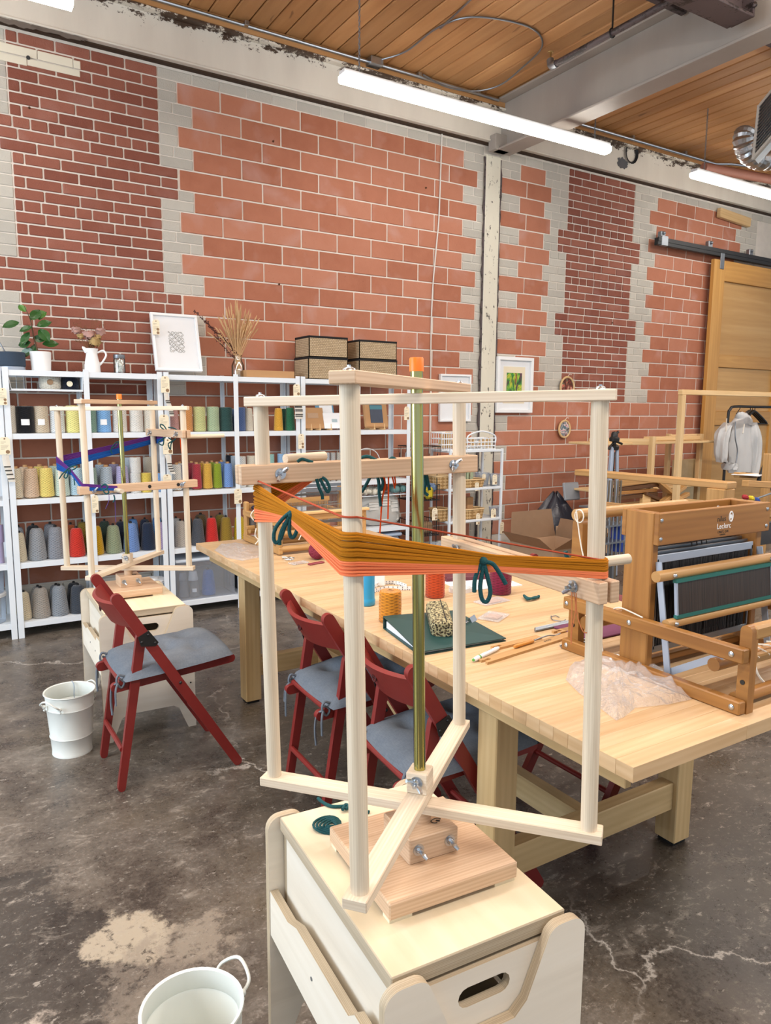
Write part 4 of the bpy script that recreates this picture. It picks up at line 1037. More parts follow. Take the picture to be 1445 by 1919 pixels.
# vase of dried grasses
c = at(446, 698, 5.15); X, Y = c.x, 5.15
t = thing('glass_vase', 'clear glass bottle vase on the shelf top', 'vase', (X, Y, ZT))
b = MB(); b.lathe([(0.042, 0), (0.046, 0.004), (0.046, 0.085), (0.03, 0.12), (0.028, 0.15), (0.034, 0.158), (0.03, 0.157), (0.024, 0.145), (0.026, 0.12), (0.042, 0.085), (0.041, 0.008), (0.001, 0.006)], (X, Y, ZT), 28); b.build('glass', JARG, t)
t = thing('dried_grasses', 'tall bunch of tan dried grasses standing in the glass vase', 'dried flowers', (X, Y, ZT+0.02))
STRAW = plain('straw', '#c8a478', 0.95, var=0.3)
b = MB()
for k in range(90):
    q0 = Vector((X+R.uniform(-.014, .014), Y+R.uniform(-.014, .014), ZT+0.02)); px = 445+R.gauss(0, 22); py = 650-R.uniform(30, 92)*(1-abs(px-440)/120)
    q2 = ony(px, py, Y+R.uniform(-.07, .06)); q1 = Vector((X+(q2.x-X)*0.18, Y, ZT+0.16)); sp = spline([q0, q1, lerp(q1, q2, .6)+Vector((0, 0, .01)), q2], 3)
    b.tube(sp, [0.0020]*(len(sp)-3)+[0.0032, 0.0050, 0.0012], 4)
    d = (sp[-1]-sp[-3]).normalized()
    for z in range(5): e = lerp(sp[-4], sp[-1], z/5)+Vector((R.uniform(-.012, .012), R.uniform(-.008, .008), R.uniform(-.004, .01))); b.tube([lerp(sp[-4], sp[-1], z/5), e], [0.0012, 0.0006], 3)
stuff(b.build('grass_stems', STRAW, t))
b = MB()
for s0, e in (((440, 660), (366, 584)), ((436, 655), (385, 602)), ((434, 650), (398, 616)), ((436, 668), (404, 632))):
    q = spline([Vector((X, Y, ZT+0.14)), ony(*s0, Y), ony(*e, Y-0.02)], 10); b.tube(q, 0.0016, 4)
    for p in q[9:]:
        for z in range(6): b.ball(p+Vector((R.uniform(-.010, .010), R.uniform(-.010, .010), R.uniform(-.010, .012))), 0.0042, 5, 4)
stuff(b.build('dark_seed_sprays', plain('dark_red_seed', '#54302a', 0.95, var=0.3), t, label='dark reddish brown seed sprays'))
# kraft tray and woven baskets
a, c = ony(461, 702, 5.06), ony(551, 706, 5.06)
b = MB(); x0, x1 = a.x, c.x; h = 0.05
b.box(((x0+x1)/2, 5.16, ZT+h/2+.001), (x1-x0, 0.22, h), I3, 0.003); b.box(((x0+x1)/2-0.09, 5.16, ZT+h+0.0015), (0.004, 0.22, 0.001))
tag(b.build('kraft_box', KRAFT), 'flat brown kraft box on the shelf top beside the glass vase', 'box')
def woven_mat():
    t = NT('woven_seagrass'); v = t.coord('UV')
    br = t.new('ShaderNodeTexBrick'); br.offset = 0.5; br.inputs['Scale'].default_value = 1; br.inputs['Brick Width'].default_value = 0.02; br.inputs['Row Height'].default_value = 0.0125
    br.inputs['Mortar Size'].default_value = 0.0012; br.inputs['Color1'].default_value = lin('#cdb796'); br.inputs['Color2'].default_value = lin('#bda683'); br.inputs['Mortar'].default_value = lin('#6a583f')
    t.l(v, br.inputs['Vector']); t.col(t.mix(t.math('MULTIPLY', t.noise(v, 60, 3), 0.4), br.outputs['Color'], '#6e5a44'))
    t.bump(br.outputs['Fac'], -0.6, 0.003); t.set(0.85); return t.m
WOVEN = woven_mat()
def basket(xc, yc, z, w, d, h, label):
    t = thing('woven_basket', label, 'basket', (xc, yc, z), 'woven storage baskets')
    b = MB(); th = 0.006; hb = h-0.016
    for (cx, cy, sx, sy) in ((0, -d/2+th/2, w, th), (0, d/2-th/2, w, th), (-w/2+th/2, 0, th, d), (w/2-th/2, 0, th, d)): b.box((xc+cx, yc+cy, z+hb/2), (sx, sy, hb))
    b.box((xc, yc, z+0.003), (w, d, 0.006)); b.build('woven_wall', WOVEN, t, 0)
    b = MB()
    for (cx, cy, sx, sy) in ((0, -d/2+th/2, w+.004, th+.006), (0, d/2-th/2, w+.004, th+.006), (-w/2+th/2, 0, th+.006, d), (w/2-th/2, 0, th+.006, d)): b.box((xc+cx, yc+cy, z+h-0.008), (sx, sy, 0.016), I3, 0.003)
    b.build('black_rim', plain('black_cloth', '#121214', 0.9), t)
a, c = ony(578, 698, 5.03), ony(652, 703, 5.03); w = c.x-a.x; xc = (a.x+c.x)/2; hh = ony(578, 668, 5.03).z-ZT
hh2 = ony(578, 628, 5.03).z-ZT-hh
basket(xc, 5.155, ZT, w, 0.25, hh, 'woven basket with a black rim, the lower of the left pair on the shelf top')
basket(xc+0.004, 5.155, ZT+hh, w-0.008, 0.245, hh2, 'woven basket with a black rim, the upper of the left pair on the shelf top')
a, c = ony(673, 700, 5.03), ony(744, 705, 5.03); w = c.x-a.x; xc = (a.x+c.x)/2; hh = ony(675, 672, 5.03).z-ZT; hh2 = ony(675, 636, 5.03).z-ZT-hh
basket(xc, 5.155, ZT, w, 0.25, hh, 'woven basket with a black rim, the lower of the right pair on the shelf top')
basket(xc, 5.155, ZT+hh, w-0.006, 0.245, hh2, 'woven basket with a black rim, the upper of the right pair on the shelf top')
# =================================================================== OTHER THINGS ON THE SHELVES
# big clear bin and contents
zb = LEV['bottom']; y0 = 5.03; xa, xb = 1.394, 1.818
t = thing('storage_bin', 'large clear plastic storage bin with a white lid on the bottom shelf', 'bin', ((xa+xb)/2, 5.16, zb))
b = MB(); H = 0.27; w = xb-xa; xc = (xa+xb)/2
for (cx, cy, sx, sy) in ((0, -.115, w, .004), (0, .115, w, .004), (-w/2, 0, .004, .23), (w/2, 0, .004, .23)): b.box((xc+cx, 5.155+cy, zb+H/2), (sx, sy, H))
b.box((xc, 5.155, zb+0.003), (w, .23, .004)); b.build('tub', BINC, t, 0)
b = MB(); b.box((xc, 5.155, zb+H+0.012), (w+0.02, 0.25, 0.024), I3, 0.008); b.build('lid', plain('cloudy_lid', '#c9d4e0', 0.4), t)
cone(345, 1117, 18, 1086, zb+.006, 5.13, '#8b8f96', 'slim', 'grey wool spool at the lower left inside the clear bin', 'spools inside the clear bin', name='yarn_spool')
cone(365, 1117, 19, 1086, zb+.006, 5.11, '#8a8a8c', 'slim', 'grey wool spool with a white label inside the clear bin', 'spools inside the clear bin', True, name='yarn_spool')
cone(362, 1090, 19, 1070, zb+.125, 5.11, '#d5d9de', 'slim', 'white spool on top of the labelled one inside the clear bin', 'spools inside the clear bin', name='yarn_spool')
cone(343, 1090, 16, 1073, zb+.125, 5.13, '#8f949c', 'slim', 'grey spool on top of the left stack inside the clear bin', 'spools inside the clear bin', name='yarn_spool')
cone(391, 1112, 28, 1064, zb+.006, 5.11, '#2f67ad', 'wool', 'blue wool cone inside the clear bin', 'spools inside the clear bin')
b = MB(); b.box((1.99, 5.155, 0.22), (0.22, 0.24, 0.235), I3, 0.01); tag(b.build('dark_box', BLKPL), 'black box on the bottom shelf behind the far table leg', 'box')
t = thing('plastic_tub', 'stack of white lidded tubs at the left edge on the bottom shelf', 'tub', (0.235, 5.15, zb))
for i in range(2):
    b = MB(); b.lathe([(0.085, 0.0), (0.09, 0.004), (0.098, 0.165), (0.09, 0.17)], (0.235, 5.13, zb+i*0.19), 28); b.build('tub', FROST, t)
    b = MB(); b.lathe([(0.102, 0.168), (0.103, 0.186), (0.098, 0.19), (0.001, 0.189)], (0.235, 5.13, zb+i*0.19), 28); b.build('lid', WHITE, t)
c = ony(283, 1083, 5.12); t = thing('plastic_tub', 'white lidded tub on the bottom shelf behind the rear winder base', 'tub', (c.x, 5.12, zb))
b = MB(); b.lathe([(0.085, 0), (0.09, 0.004), (0.098, 0.14), (0.09, 0.145)], (c.x, 5.12, zb), 28); b.build('tub', FROST, t)
b = MB(); b.lathe([(0.102, 0.143), (0.103, 0.16), (0.098, 0.165), (0.05, 0.165), (0.045, 0.175), (0.001, 0.175)], (c.x, 5.12, zb), 28); b.build('lid', WHITE, t)
# books and kits on stands, upper shelf of the right unit
zu = LEV['upper']
def leaning(px0, px1, ptop, pbot, y, mat, name, label, cat, skew=0.07, th=0.006, band=None):
    a, c = ony(px0, pbot, y), ony(px1, pbot, y); h = ony(px0, ptop, y).z-zu-0.02; w = c.x-a.x
    t = thing(name, label, cat, ((a.x+c.x)/2, y, zu), 'books and kits on the upper shelf')
    rot = Matrix.Rotation(-0.28, 3, 'X'); ctr = Vector(((a.x+c.x)/2, y+0.05, zu+0.012+h/2))
    b = MB(); b.box(ctr, (w, th, h/math.cos(.28)), rot, 0.001); b.build('cover', mat, t)
    if band:
        b = MB(); b.box(ctr+rot@Vector((band[1], -th/2-0.001, band[2])), (w*band[3], 0.001, h*band[4]), rot); b.build('cover_picture', band[0], t)
    return t
leaning(572, 612, 762, 800, 5.08, KRAFT, 'kraft_booklet', 'brown kraft booklet leaning on a wooden easel, the left one on the upper shelf', 'booklet', band=(CARD, 0, 0.02, 0.5, 0.25))
leaning(598, 632, 752, 799, 5.12, plain('blue_cover', '#4f86a6', 0.5), 'book', 'blue book leaning behind the white booklet on the upper shelf', 'book', band=(PAPER, 0.01, 0.03, 0.7, 0.5))
leaning(612, 652, 772, 799, 5.07, PAPER, 'booklet', 'white booklet leaning on a wooden easel beside the round dowel', 'booklet', band=(plain('pale_blue_print', '#a8bdc4', 0.7), 0.0, 0.0, 0.25, 0.2))
t = thing('kraft_pouch', 'brown kraft pouch with a dark blue window leaning at the right of the upper shelf', 'pouch', (3.02, 5.1, zu))
a, c = ony(686, 800, 5.09), ony(730, 800, 5.09); w = c.x-a.x; xc = (a.x+c.x)/2; h = ony(690, 757, 5.09).z-zu; rot = Matrix.Rotation(-0.2, 3, 'X'); ctr = Vector((xc, 5.13, zu+0.012+h/2))
b = MB(); b.box(ctr, (w, 0.03, h), rot, 0.01); b.build('pouch', KRAFT, t)
b = MB(); b.box(ctr+rot@Vector((0, -0.0165, 0.01)), (w*0.52, 0.002, h*0.72), rot); b.build('window', plain('dark_blue_yarn_window', '#23324a', 0.4, var=0.4), t)
b = MB(); b.box(ctr+rot@Vector((0, -0.018, h*0.3)), (w*0.52, 0.002, h*0.16), rot); b.build('printed_band', plain('teal_print', '#3b7886', 0.5), t)
for k, (px, py) in enumerate(((584, 801), (600, 801), (621, 801), (702, 803), (721, 803))):
    p = ony(px, py, 5.045); b = MB(); b.ball((p.x, 5.045, zu+0.008), 0.008, 8, 6); b.tube([(p.x, 5.045, zu+0.01), (p.x, 5.05, zu+0.05)], [0.004, 0.0025], 6); b.bar((p.x, 5.045, zu+.006), (p.x, 5.2, zu+.006), 0.012, 0.01)
    tag(b.build('easel_peg', PINE), ['wooden easel foot at the left corner of the kraft booklet', 'wooden easel foot at the right corner of the kraft booklet', 'wooden easel foot under the white booklet', 'wooden easel foot under the left of the kraft pouch', 'wooden easel foot under the right of the kraft pouch'][k], 'easel', 'wooden easel feet')
# rolled rug, fleece, skeins, pillow, bin on the right unit
b = MB(); q = ony(722, 895, 5.15); b.lathe([(0.03, -0.13), (0.05, -0.13), (0.055, -0.10), (0.055, 0.10), (0.05, 0.13), (0.03, 0.13)], (q.x, 5.15, 0.89+0.056), 20, Matrix.Rotation(PI/2, 3, 'Y')); tag(b.build('rolled_cloth', WOOLW), 'white rolled cloth on the middle shelf of the right unit', 'cloth')
b = MB(); p0 = ony(700, 920, 5.12)
b.tube(spline([(2.79, 5.12, 0.99), (2.83, 5.1, 1.08), (2.95, 5.09, 1.14), (3.08, 5.12, 1.1), (3.15, 5.14, 0.96)], 6), 0.004, 6); tag(b.build('wire_loop', WHITE), 'bent white wire loop standing on the middle shelf of the right unit', 'wire')
b = MB(); c = ony(693, 924, 5.1)
for k in range(70): b.ball((c.x+R.uniform(-.10, .10), 5.12+R.uniform(-.06, .06), 0.766+0.012+R.random()*0.03), 0.014+R.random()*0.01, 7, 5)
stuff(tag(b.build('raw_fleece', plain('cream_fleece', '#d8d2c2', 0.95, bump=0.8), smooth=60), 'fluffy heap of cream fleece on the wire shelf', 'fleece'))
for k, px in enumerate((740, 753)):
    c = ony(px, 919, 5.08); b = MB(); b.lathe([(0.008, -.06), (0.03, -.05), (0.034, 0), (0.03, .05), (0.008, .06)], (c.x, 5.1, 0.766+0.036), 16, Matrix.Rotation(PI/2, 3, 'X')); b.ball((c.x, 5.045, 0.80), 0.02, 10, 6)
    tag(b.build('yarn_skein', YARN, color='#6f9896'), ['teal grey skein, the left of two on the wire shelf', 'teal grey skein, the right of two on the wire shelf'][k], 'yarn', 'teal skeins')
c = ony(718, 962, 5.09); zp = 0.50
t = thing('pillow', 'grey and white woven patchwork pillow propped on the shelf', 'pillow', (c.x, 5.12, zp))
def pil(cx, cy, cz, w, h, th, rot):
    def f(u, v):
        a = 2*PI*u; b_ = PI*(v-.5); cu, su = math.cos(a), math.sin(a); cb, sb = math.cos(b_), math.sin(b_)
        e = lambda q, p: math.copysign(abs(q)**p, q)
        x = e(cu, .5)*e(cb, .35)*w/2; z = e(su, .5)*e(cb, .35)*h/2; r_ = max(abs(x)/(w/2), abs(z)/(h/2))
        return Vector((cx, cy, cz))+rot@Vector((x*(1-0.05*(1-r_**2)), sb*th/2*(1-0.85*r_**3), z))
    return f
b = MB(); b.grid(pil(c.x, 5.13, zp+0.13, 0.37, 0.255, 0.11, Matrix.Rotation(-0.2, 3, 'X')), 28, 12, closeu=True); b.build('cover', plain('grey_linen', '#b5b3ae', 0.95, bump=0.5, bscale=300), t, 60)
b = MB()
for (dx, dz, w, h) in ((-.09, .03, .09, .07), (.02, .055, .09, .06), (.11, .02, .07, .1), (-.02, -.06, .1, .07), (.1, -.075, .1, .045)): 
    for s in range(3): b.box(Vector((c.x+dx, 5.13, zp+0.13+dz))+Matrix.Rotation(-0.2, 3, 'X')@Vector((0, -0.052+abs(dx)*0.12, -h/3+s*h/3)), (w, 0.006, h/3.4), Matrix.Rotation(-0.2, 3, 'X'), 0.002)
b.build('woven_patch', plain('pale_patch', '#d2d1cc', 0.95, bump=0.5, bscale=300), t)
b = MB(); a, d = ony(700, 1030, 5.06), ony(752, 1030, 5.06); zt = 0.42
b.box(((a.x+d.x)/2, 5.16, 0.26), (d.x-a.x-0.03, 0.21, 0.30), I3, 0.02); o = b.build('lidded_bin', FROST); tag(o, 'frosted storage bin with a pale blue lid at the bottom of the right unit', 'bin')
b = MB(); b.box(((a.x+d.x)/2, 5.16, 0.425), (d.x-a.x, 0.24, 0.03), I3, 0.01); b.build('lid', plain('pale_blue_plastic', '#aebdd2', 0.4), o)
# =================================================================== PLYWOOD STEP BOXES
def arc(cx, cy, r, a0, a1, n=5): return [(cx+r*math.cos(math.radians(a0+(a1-a0)*i/n)), cy+r*math.sin(math.radians(a0+(a1-a0)*i/n))) for i in range(n+1)]
def slot(cx, cz, L, h):
    r = h/2; return arc(cx+L/2-r, cz, r, -90, 90, 6)+arc(cx-L/2+r, cz, r, 90, 270, 6)
def ply_box(label, loc, rz, H=0.575):
    t = thing('plywood_box', label, 'box', loc, None, rz)
    W_, D_ = 0.40, 0.56
    w = W_/2
    ear = [(-w, 0.0), (-w+.035, 0.0), (-w+.075, 0.10), (-w+.10, .115), (w-.10, .115), (w-.075, .10), (w-.035, 0), (w, 0)]
    ear += arc(w-.03, H-.032, .03, 0, 90)+arc(w-.055, H-.032, .03, 90, 150)
    ear += [(w-.125, .455), (w-.15, .432), (-w+.15, .432), (-w+.125, .455)]
    ear += arc(-w+.055, H-.032, .03, 30, 90)+arc(-w+.03, H-.032, .03, 90, 180)
    for s in (-1, 1):
        y = -D_/2 if s < 0 else D_/2-.018
        b = MB(); b.prism(ear, .018, Matrix(((1, 0, 0, 0), (0, 0, 1, y), (0, 1, 0, 0), (0, 0, 0, 1))), mie=1)
        o = b.build('end_board', [PLYW, PLYEDGE], t, 25, loc=(0, 0, 0))
        hb = [(-.165, .30), (.165, .30), (.165, H-.036), (-.165, H-.036)]
        y2 = -D_/2+.020 if s < 0 else D_/2-.036
        b = MB(); b.prism(hb, .016, Matrix(((1, 0, 0, 0), (0, 0, 1, y2), (0, 1, 0, 0), (0, 0, 0, 1))), [slot(0, .489, .105, .036)], mie=1)
        b.build('handle_board', [PLYW, PLYEDGE], t, 25, loc=(0, 0, 0))
    sd = [(-.26, .30), (.26, .30), (.26, .455), (.17, .452), (.145, .43), (-.10, .425), (-.15, .405), (-.26, .405)]
    for s in (-1, 1):
        b = MB(); b.prism(sd, .018, Matrix(((0, 0, s, s*(w-.020) if s < 0 else w-.020), (-1, 0, 0, 0), (0, 1, 0, 0), (0, 0, 0, 1))), mie=1)
        b.build('side_board', [PLYW, PLYEDGE], t, 25, loc=(0, 0, 0))
        b = MB(); b.box((s*.158, 0, .435), (.014, D_-.075, .20)); b.build('inner_side', PLYW, t, 0, loc=(0, 0, 0))
        b = MB(); b.box((s*.186, 0, .30), (.012, D_-.10, .03)); 
        b.build('cleat', PLYW, t, loc=(0, 0, 0))
        for q in (-.12, .02): b = MB(); b.tube([(s*(w-.003), q, .375), (s*(w-.0005), q, .375)], .004, 8); b.build('screw', STEEL, t, loc=(0, 0, 0))
    b = MB(); b.box((0, 0, H-.015), (.350, D_-.05, .03), I3, .002)
    b.uv = [u for u in b.uv]
    b.mi = [0 if abs(sum((b.v[i].z for i in f))/len(f)-H) < 1e-4 else 1 for f in b.f]
    b.build('lid', [PLY, PLYEDGE], t, 0, loc=(0, 0, 0))
    b = MB(); b.box((0, 0, .31), (.31, D_-.08, .012)); b.build('box_floor', PLYW, t, 0, loc=(0, 0, 0))
    for s in (-1, 1):
        for z in (.15, .21, .34): b = MB(); b.tube([(s*(w-.02), -D_/2-.0008, z), (s*(w-.02), -D_/2+.004, z)], .004, 8); b.build('screw_hole', BLACK, t, loc=(0, 0, 0))
    return t
ply_box('pale plywood box with a slot handle, in front, carrying the large yarn winder', (.743, 1.1065, 0), math.radians(-3.9))
ply_box('pale plywood box with a slot handle behind the red chair, carrying the smaller looking winder', (.7585, 3.472, 0), math.radians(-1.5), .573)
# =================================================================== SKEIN WINDERS
def tilt(c, tau):
    ax = Vector((math.sin(YAW), math.cos(YAW), 0)); M_ = Matrix.Rotation(tau, 3, ax); c0 = Vector((c[0], c[1], .66))
    return lambda p: c0+M_@(Vector(p)-c0)
def wingnut(b, p, n, up, s=1.0):
    """washer, nut and two wings standing off along n"""
    p = Vector(p); n = Vector(n).normalized(); u = Vector(up).normalized(); v = n.cross(u)
    b.tube([p, p+n*.002*s], .011*s, 16); b.tube([p+n*.002*s, p+n*.010*s], [.007*s, .0055*s], 12); b.tube([p+n*.010*s, p+n*.018*s], .003*s, 8)
    for sg in (-1, 1):
        b.tube([p+n*.006*s+u*sg*.004*s, p+n*.011*s+u*sg*.011*s, p+n*.017*s+u*sg*.016*s], [.0035*s, .0045*s, .003*s], 8)
def winder(label, c, Zb, aA, aB, rA, rB, zA, zB, tA, tB, ptop, base_rz, tau, s, clamps, pegs):
    cx, cy = c; T = tilt(c, tau)
    t = thing('skein_winder', label, 'yarn winder', (cx, cy, Zb), 'wooden skein winders')
    rot = rotz(base_rz)
    b = MB(); b.box((cx, cy, Zb+.024), (.27*s, .265*s, .032), rot, .0025); b.build('base_plate', MAPLE2, t, 30)
    for sx in (-1, 1):
        for sy in (-1, 1): b = MB(); b.box(Vector((cx, cy, Zb+.004))+rot@Vector((sx*.11*s, sy*.115*s, 0)), (.045, .025, .008), rot); b.build('foot_pad', PLY, t, 0)
    hb = Zb+.040; b = MB(); b.box((cx, cy, hb+.025), (.106*s, .106*s, .05), rot, .002); b.build('hub_block', MAPLE2, t, 30)
    b = MB(); d = rot@Vector((0, -1, 0)); e = rot@Vector((1, 0, 0))
    for k in (-1, 1): b = MB(); wingnut(b, Vector((cx, cy, hb+.027))+d*.053*s+e*k*.034*s, d, (e*.6+Vector((0, 0, -.8))), s); b.build('wing_nut', ZINC, t)
    b = MB(); p = Vector((cx, cy, hb+.0505))+rot@Vector((.025*s, -.018*s, 0)); b.tube([p+Vector((.011*math.cos(a), .007*math.sin(a), 0)) for a in [k*.5 for k in range(10)]], .0009, 4); b.tube([p, p+Vector((.006, -.004, 0))], .0022, 4); b.build('burned_mark', INK, t)
    b = MB(); b.lathe([(.021*s, hb+.05), (.021*s, zB-.0185)], (cx, cy, 0), 16); b.build('hub_post', MAPLE2, t)
    dA, dB = Vector((math.cos(aA), math.sin(aA), 0)), Vector((math.cos(aB), math.sin(aB), 0)); C0 = Vector((cx, cy, 0))
    w, h = .040*s, .0185
    for (d, r, z, nm) in ((dB, rB, zB, 'lower_arm'), (dA, rA, zA, 'lower_arm')):
        b = MB(T); q = C0+Vector((0, 0, z-h/2)); b.bar(q-d*(r+.024), q+d*(r+.024), w, h, bev=.0015); b.build(nm, MAPLE, t, 30)
    b = MB(T); b.box((cx, cy, zA+.021), (.042*s, .042*s, .042), rotz(aB), .002); b.build('hub_cap', MAPLE, t, 30)
    b = MB(T); n = rotz(aB)@Vector((0, -1, 0)); wingnut(b, Vector((cx, cy, zA+.024))+n*.021*s, n, (.7*dB.x, .7*dB.y, -.5), 1.1*s); b.build('wing_nut', ZINC, t)
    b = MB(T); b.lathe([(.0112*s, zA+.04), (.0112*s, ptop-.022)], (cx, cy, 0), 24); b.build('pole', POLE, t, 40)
    b = MB(T); b.lathe([(.0116*s, ptop-.024), (.0128*s, ptop-.024), (.0128*s, ptop-.002), (.0115*s, ptop), (.0005, ptop)], (cx, cy, 0), 24); b.build('pole_cap', ORPL, t, 40)
    for (d, r, z, nm, ml) in ((dB, rB, tB, 'upper_arm', MAPLE), (dA, rA, tA, 'upper_arm', MAPLE2)):
        b = MB(T); q = C0+Vector((0, 0, z-h/2)); b.bar(q-d*(r+.026), q+d*(r+.026), w, h, bev=.0015); b.build(nm, ml, t, 30)
        for sg in (-1, 1): b = MB(T); b.ball(C0+d*sg*r+Vector((0, 0, z)), .010*s, 10, 6, sc=(1, 1, .6)); b.tube([C0+d*sg*r+Vector((0, 0, z)), C0+d*sg*r+Vector((0, 0, z+.008))], .003, 6); b.build('bolt_head', ZINC, t)
    D = {}
    for nm, d, r, z0, z1 in (('A1', -dA, rA, zA, tA-h), ('A2', dA, rA, zA, tA-h), ('B1', -dB, rB, zB, tB-h), ('B2', dB, rB, zB, tB-h)):
        p = C0+d*r; D[nm] = p
        b = MB(T); b.tube([p+Vector((0, 0, z0)), p+Vector((0, 0, z1))], .0145*s, 24); b.build('dowel', DOWEL, t, 60)
    for (a, e, z, over, holes) in clamps:
        pa, pe = D[a], D[e]; d = (pe-pa).normalized(); n = Vector((d.y, -d.x, 0))
        if n.dot(Vector((pa.x+pe.x, pa.y+pe.y, 0))/2-Vector((0, 0, 0))) > 0: n = -n
        for k in (1, -1):
            ml = MAPLE2
            b = MB(T); o_ = n*k*.0125*s+Vector((0, 0, z)); b.bar(pa-d*over[0]+o_, pe+d*over[1]+o_, .019*s, .037*s, bev=.0015); b.build('clamp_bar', ml, t, 30)
        for f in holes:
            b = MB(T); q = lerp(pa, pe, f)+n*.0222*s+Vector((0, 0, z)); b.tube([q, q+n*.0006], .0085*s, 14); b.build('peg_hole', BLACK, t)
        for q, u in ((pa, 1), (pe, -1)): b = MB(T); wingnut(b, q+n*.022*s+d*u*.028*s+Vector((0, 0, z)), n, d*.6+Vector((0, 0, .7)), 1.0*s); b.build('wing_nut', ZINC, t)
    for (p, q, r) in pegs(D):
        b = MB(T); b.tube([p, q], [r, r], 16); b.build('peg', DOWEL, t, 50)
    return t, D, T
ZB = .575
w1, D1, T1 = winder('large wooden skein winder in front, holding the ochre and coral skein', (.755, 1.085), ZB, math.radians(38.8), math.radians(-51.1), .3155, .3145, .7275, .706, 1.505, 1.4795, 1.542, math.radians(-4.6), math.radians(-1.2), 1.0,
    [('B1', 'A2', 1.331, (.05, .035), ()), ('A2', 'B2', 1.145, (.045, .035), ())],
    lambda D: [(Vector((D['B2'].x-.02, D['B2'].y+.045, 1.178)), Vector((D['B2'].x+.115, D['B2'].y+.028, 1.178)), .0095),
               (lerp(D['B1'], D['A2'], .12)+Vector((.0, .018, 1.357)), lerp(D['B1'], D['A2'], .30)+Vector((.02, .05, 1.357)), .0095)])
w2, D2, T2 = winder('wooden skein winder behind the red chair, holding the purple and blue skein', (.755, 3.55), .573, math.radians(46), math.radians(-33.3), .285, .294, .722, .704, 1.486, 1.457, 1.514, 0.0, math.radians(-.6), .94,
    [('A1', 'B2', 1.098-.0, (.035, .05), (.60, .90)), ('A2', 'B2', 1.329, (.045, .03), ())],
    lambda D: [(lerp(D['A1'], D['B2'], .27)+Vector((-.01, .02, 1.093)), lerp(D['A1'], D['B2'], .27)+Vector((.0, -.14, 1.098)), .0095),
               (Vector((D['B2'].x-.01, D['B2'].y+.02, 1.315)), Vector((D['B2'].x+.19, D['B2'].y-.01, 1.318)), .0095)])
# ------------------------------------------------------------------ skeins
def wrap_path(stations, r=.0160):
    """stations: list of (xy, side, z) ; side +1/-1 turns around the dowel, 0 passes through; returns 3D points"""
    out = []
    N = len(stations)
    for i, (p, sd, z) in enumerate(stations):
        p = Vector((p[0], p[1], 0))
        if sd == 0 or i in (0, N-1): out.append(p+Vector((0, 0, z))); continue
        a = Vector((stations[i-1][0][0], stations[i-1][0][1], 0)); c = Vector((stations[i+1][0][0], stations[i+1][0][1], 0))
        d1 = (p-a).normalized(); d2 = (c-p).normalized()
        n1 = Vector((d1.y, -d1.x, 0))*sd; n2 = Vector((d2.y, -d2.x, 0))*sd
        for k in range(6):
            n = n1.lerp(n2, k/5).normalized(); out.append(p+n*r+Vector((0, 0, z)))
    return out
def skein(label, T, fn, parts, group=None):
    t = thing('yarn_skein', label, 'yarn', T(fn(0)[0]), group)
    for (nm, colr, f0, f1, n) in parts:
        b = MB(T)
        for i in range(n):
            f = f0+(f1-f0)*(i+.5)/n
            pts = fn(f, i)
            b.tube(pts, .0019, 5)
        o = b.build(nm, FIBRE, t, 70, color=colr); stuff(o)
    return t
B1, A1, A2, B2 = D1['B1'], D1['A1'], D1['A2'], D1['B2']
rpeg = lerp(B1, A2, .25)+Vector((.015, .03, 0))
def fn1(f, i=0):
    rj = R.uniform(-.0012, .0012)
    def z(top, bot): return top+(bot-top)*f+rj
    rr = .0160+.0016*(i % 3)
    q = [(rpeg, 0, z(1.338, 1.315)), (B1, -1, z(1.312, 1.237)), (lerp(B1, A1, .35)+Vector((-.008, -.008, 0)), 0, z(1.289, 1.258)-.0)]
    q += [(lerp(B1, A1, .37)+Vector((-.006, -.008, 0)), 0, z(1.286, 1.259)), (A1, 1, z(1.281, 1.2205)), (lerp(A1, B2, .50)+Vector((.004, -.012, 0)), 0, z(1.226, 1.200)), (lerp(A1, B2, .52)+Vector((.004, -.012, 0)), 0, z(1.224, 1.200)),
          (B2, 1, z(1.197, 1.166)), (B2+Vector((.005, .06, 0)), 0, z(1.188, 1.172))]
    st = []
    for p, s, zz in q: st.append(((p.x, p.y), s, zz))
    # outward wraps: choose the side away from the winder axis
    out = []
    cc = Vector((.755, 1.085, 0))
    for k, (p, s, zz) in enumerate(st):
        pv = Vector((p[0], p[1], 0))
        if s == 0 or k in (0, len(st)-1): out.append(pv+Vector((0, 0, zz))); continue
        a = Vector((st[k-1][0][0], st[k-1][0][1], 0)); c_ = Vector((st[k+1][0][0], st[k+1][0][1], 0))
        d1 = (pv-a).normalized(); d2 = (c_-pv).normalized(); o_ = (pv-cc)
        n1 = Vector((d1.y, -d1.x, 0)); n2 = Vector((d2.y, -d2.x, 0))
        if n1.dot(o_) < 0: n1 = -n1
        if n2.dot(o_) < 0: n2 = -n2
        for m_ in range(7):
            n = n1.lerp(n2, m_/6).normalized(); out.append(pv+n*rr+Vector((0, 0, zz+(0.0 if k != 4 else 0))))
    return out
sk1 = skein('ochre and coral yarn skein wound around the front winder', T1, fn1, [('ochre_yarn', '#b8741c', 0.0, .62, 24), ('coral_yarn', '#f28458', .62, 1.0, 15)])
b = MB(T1)
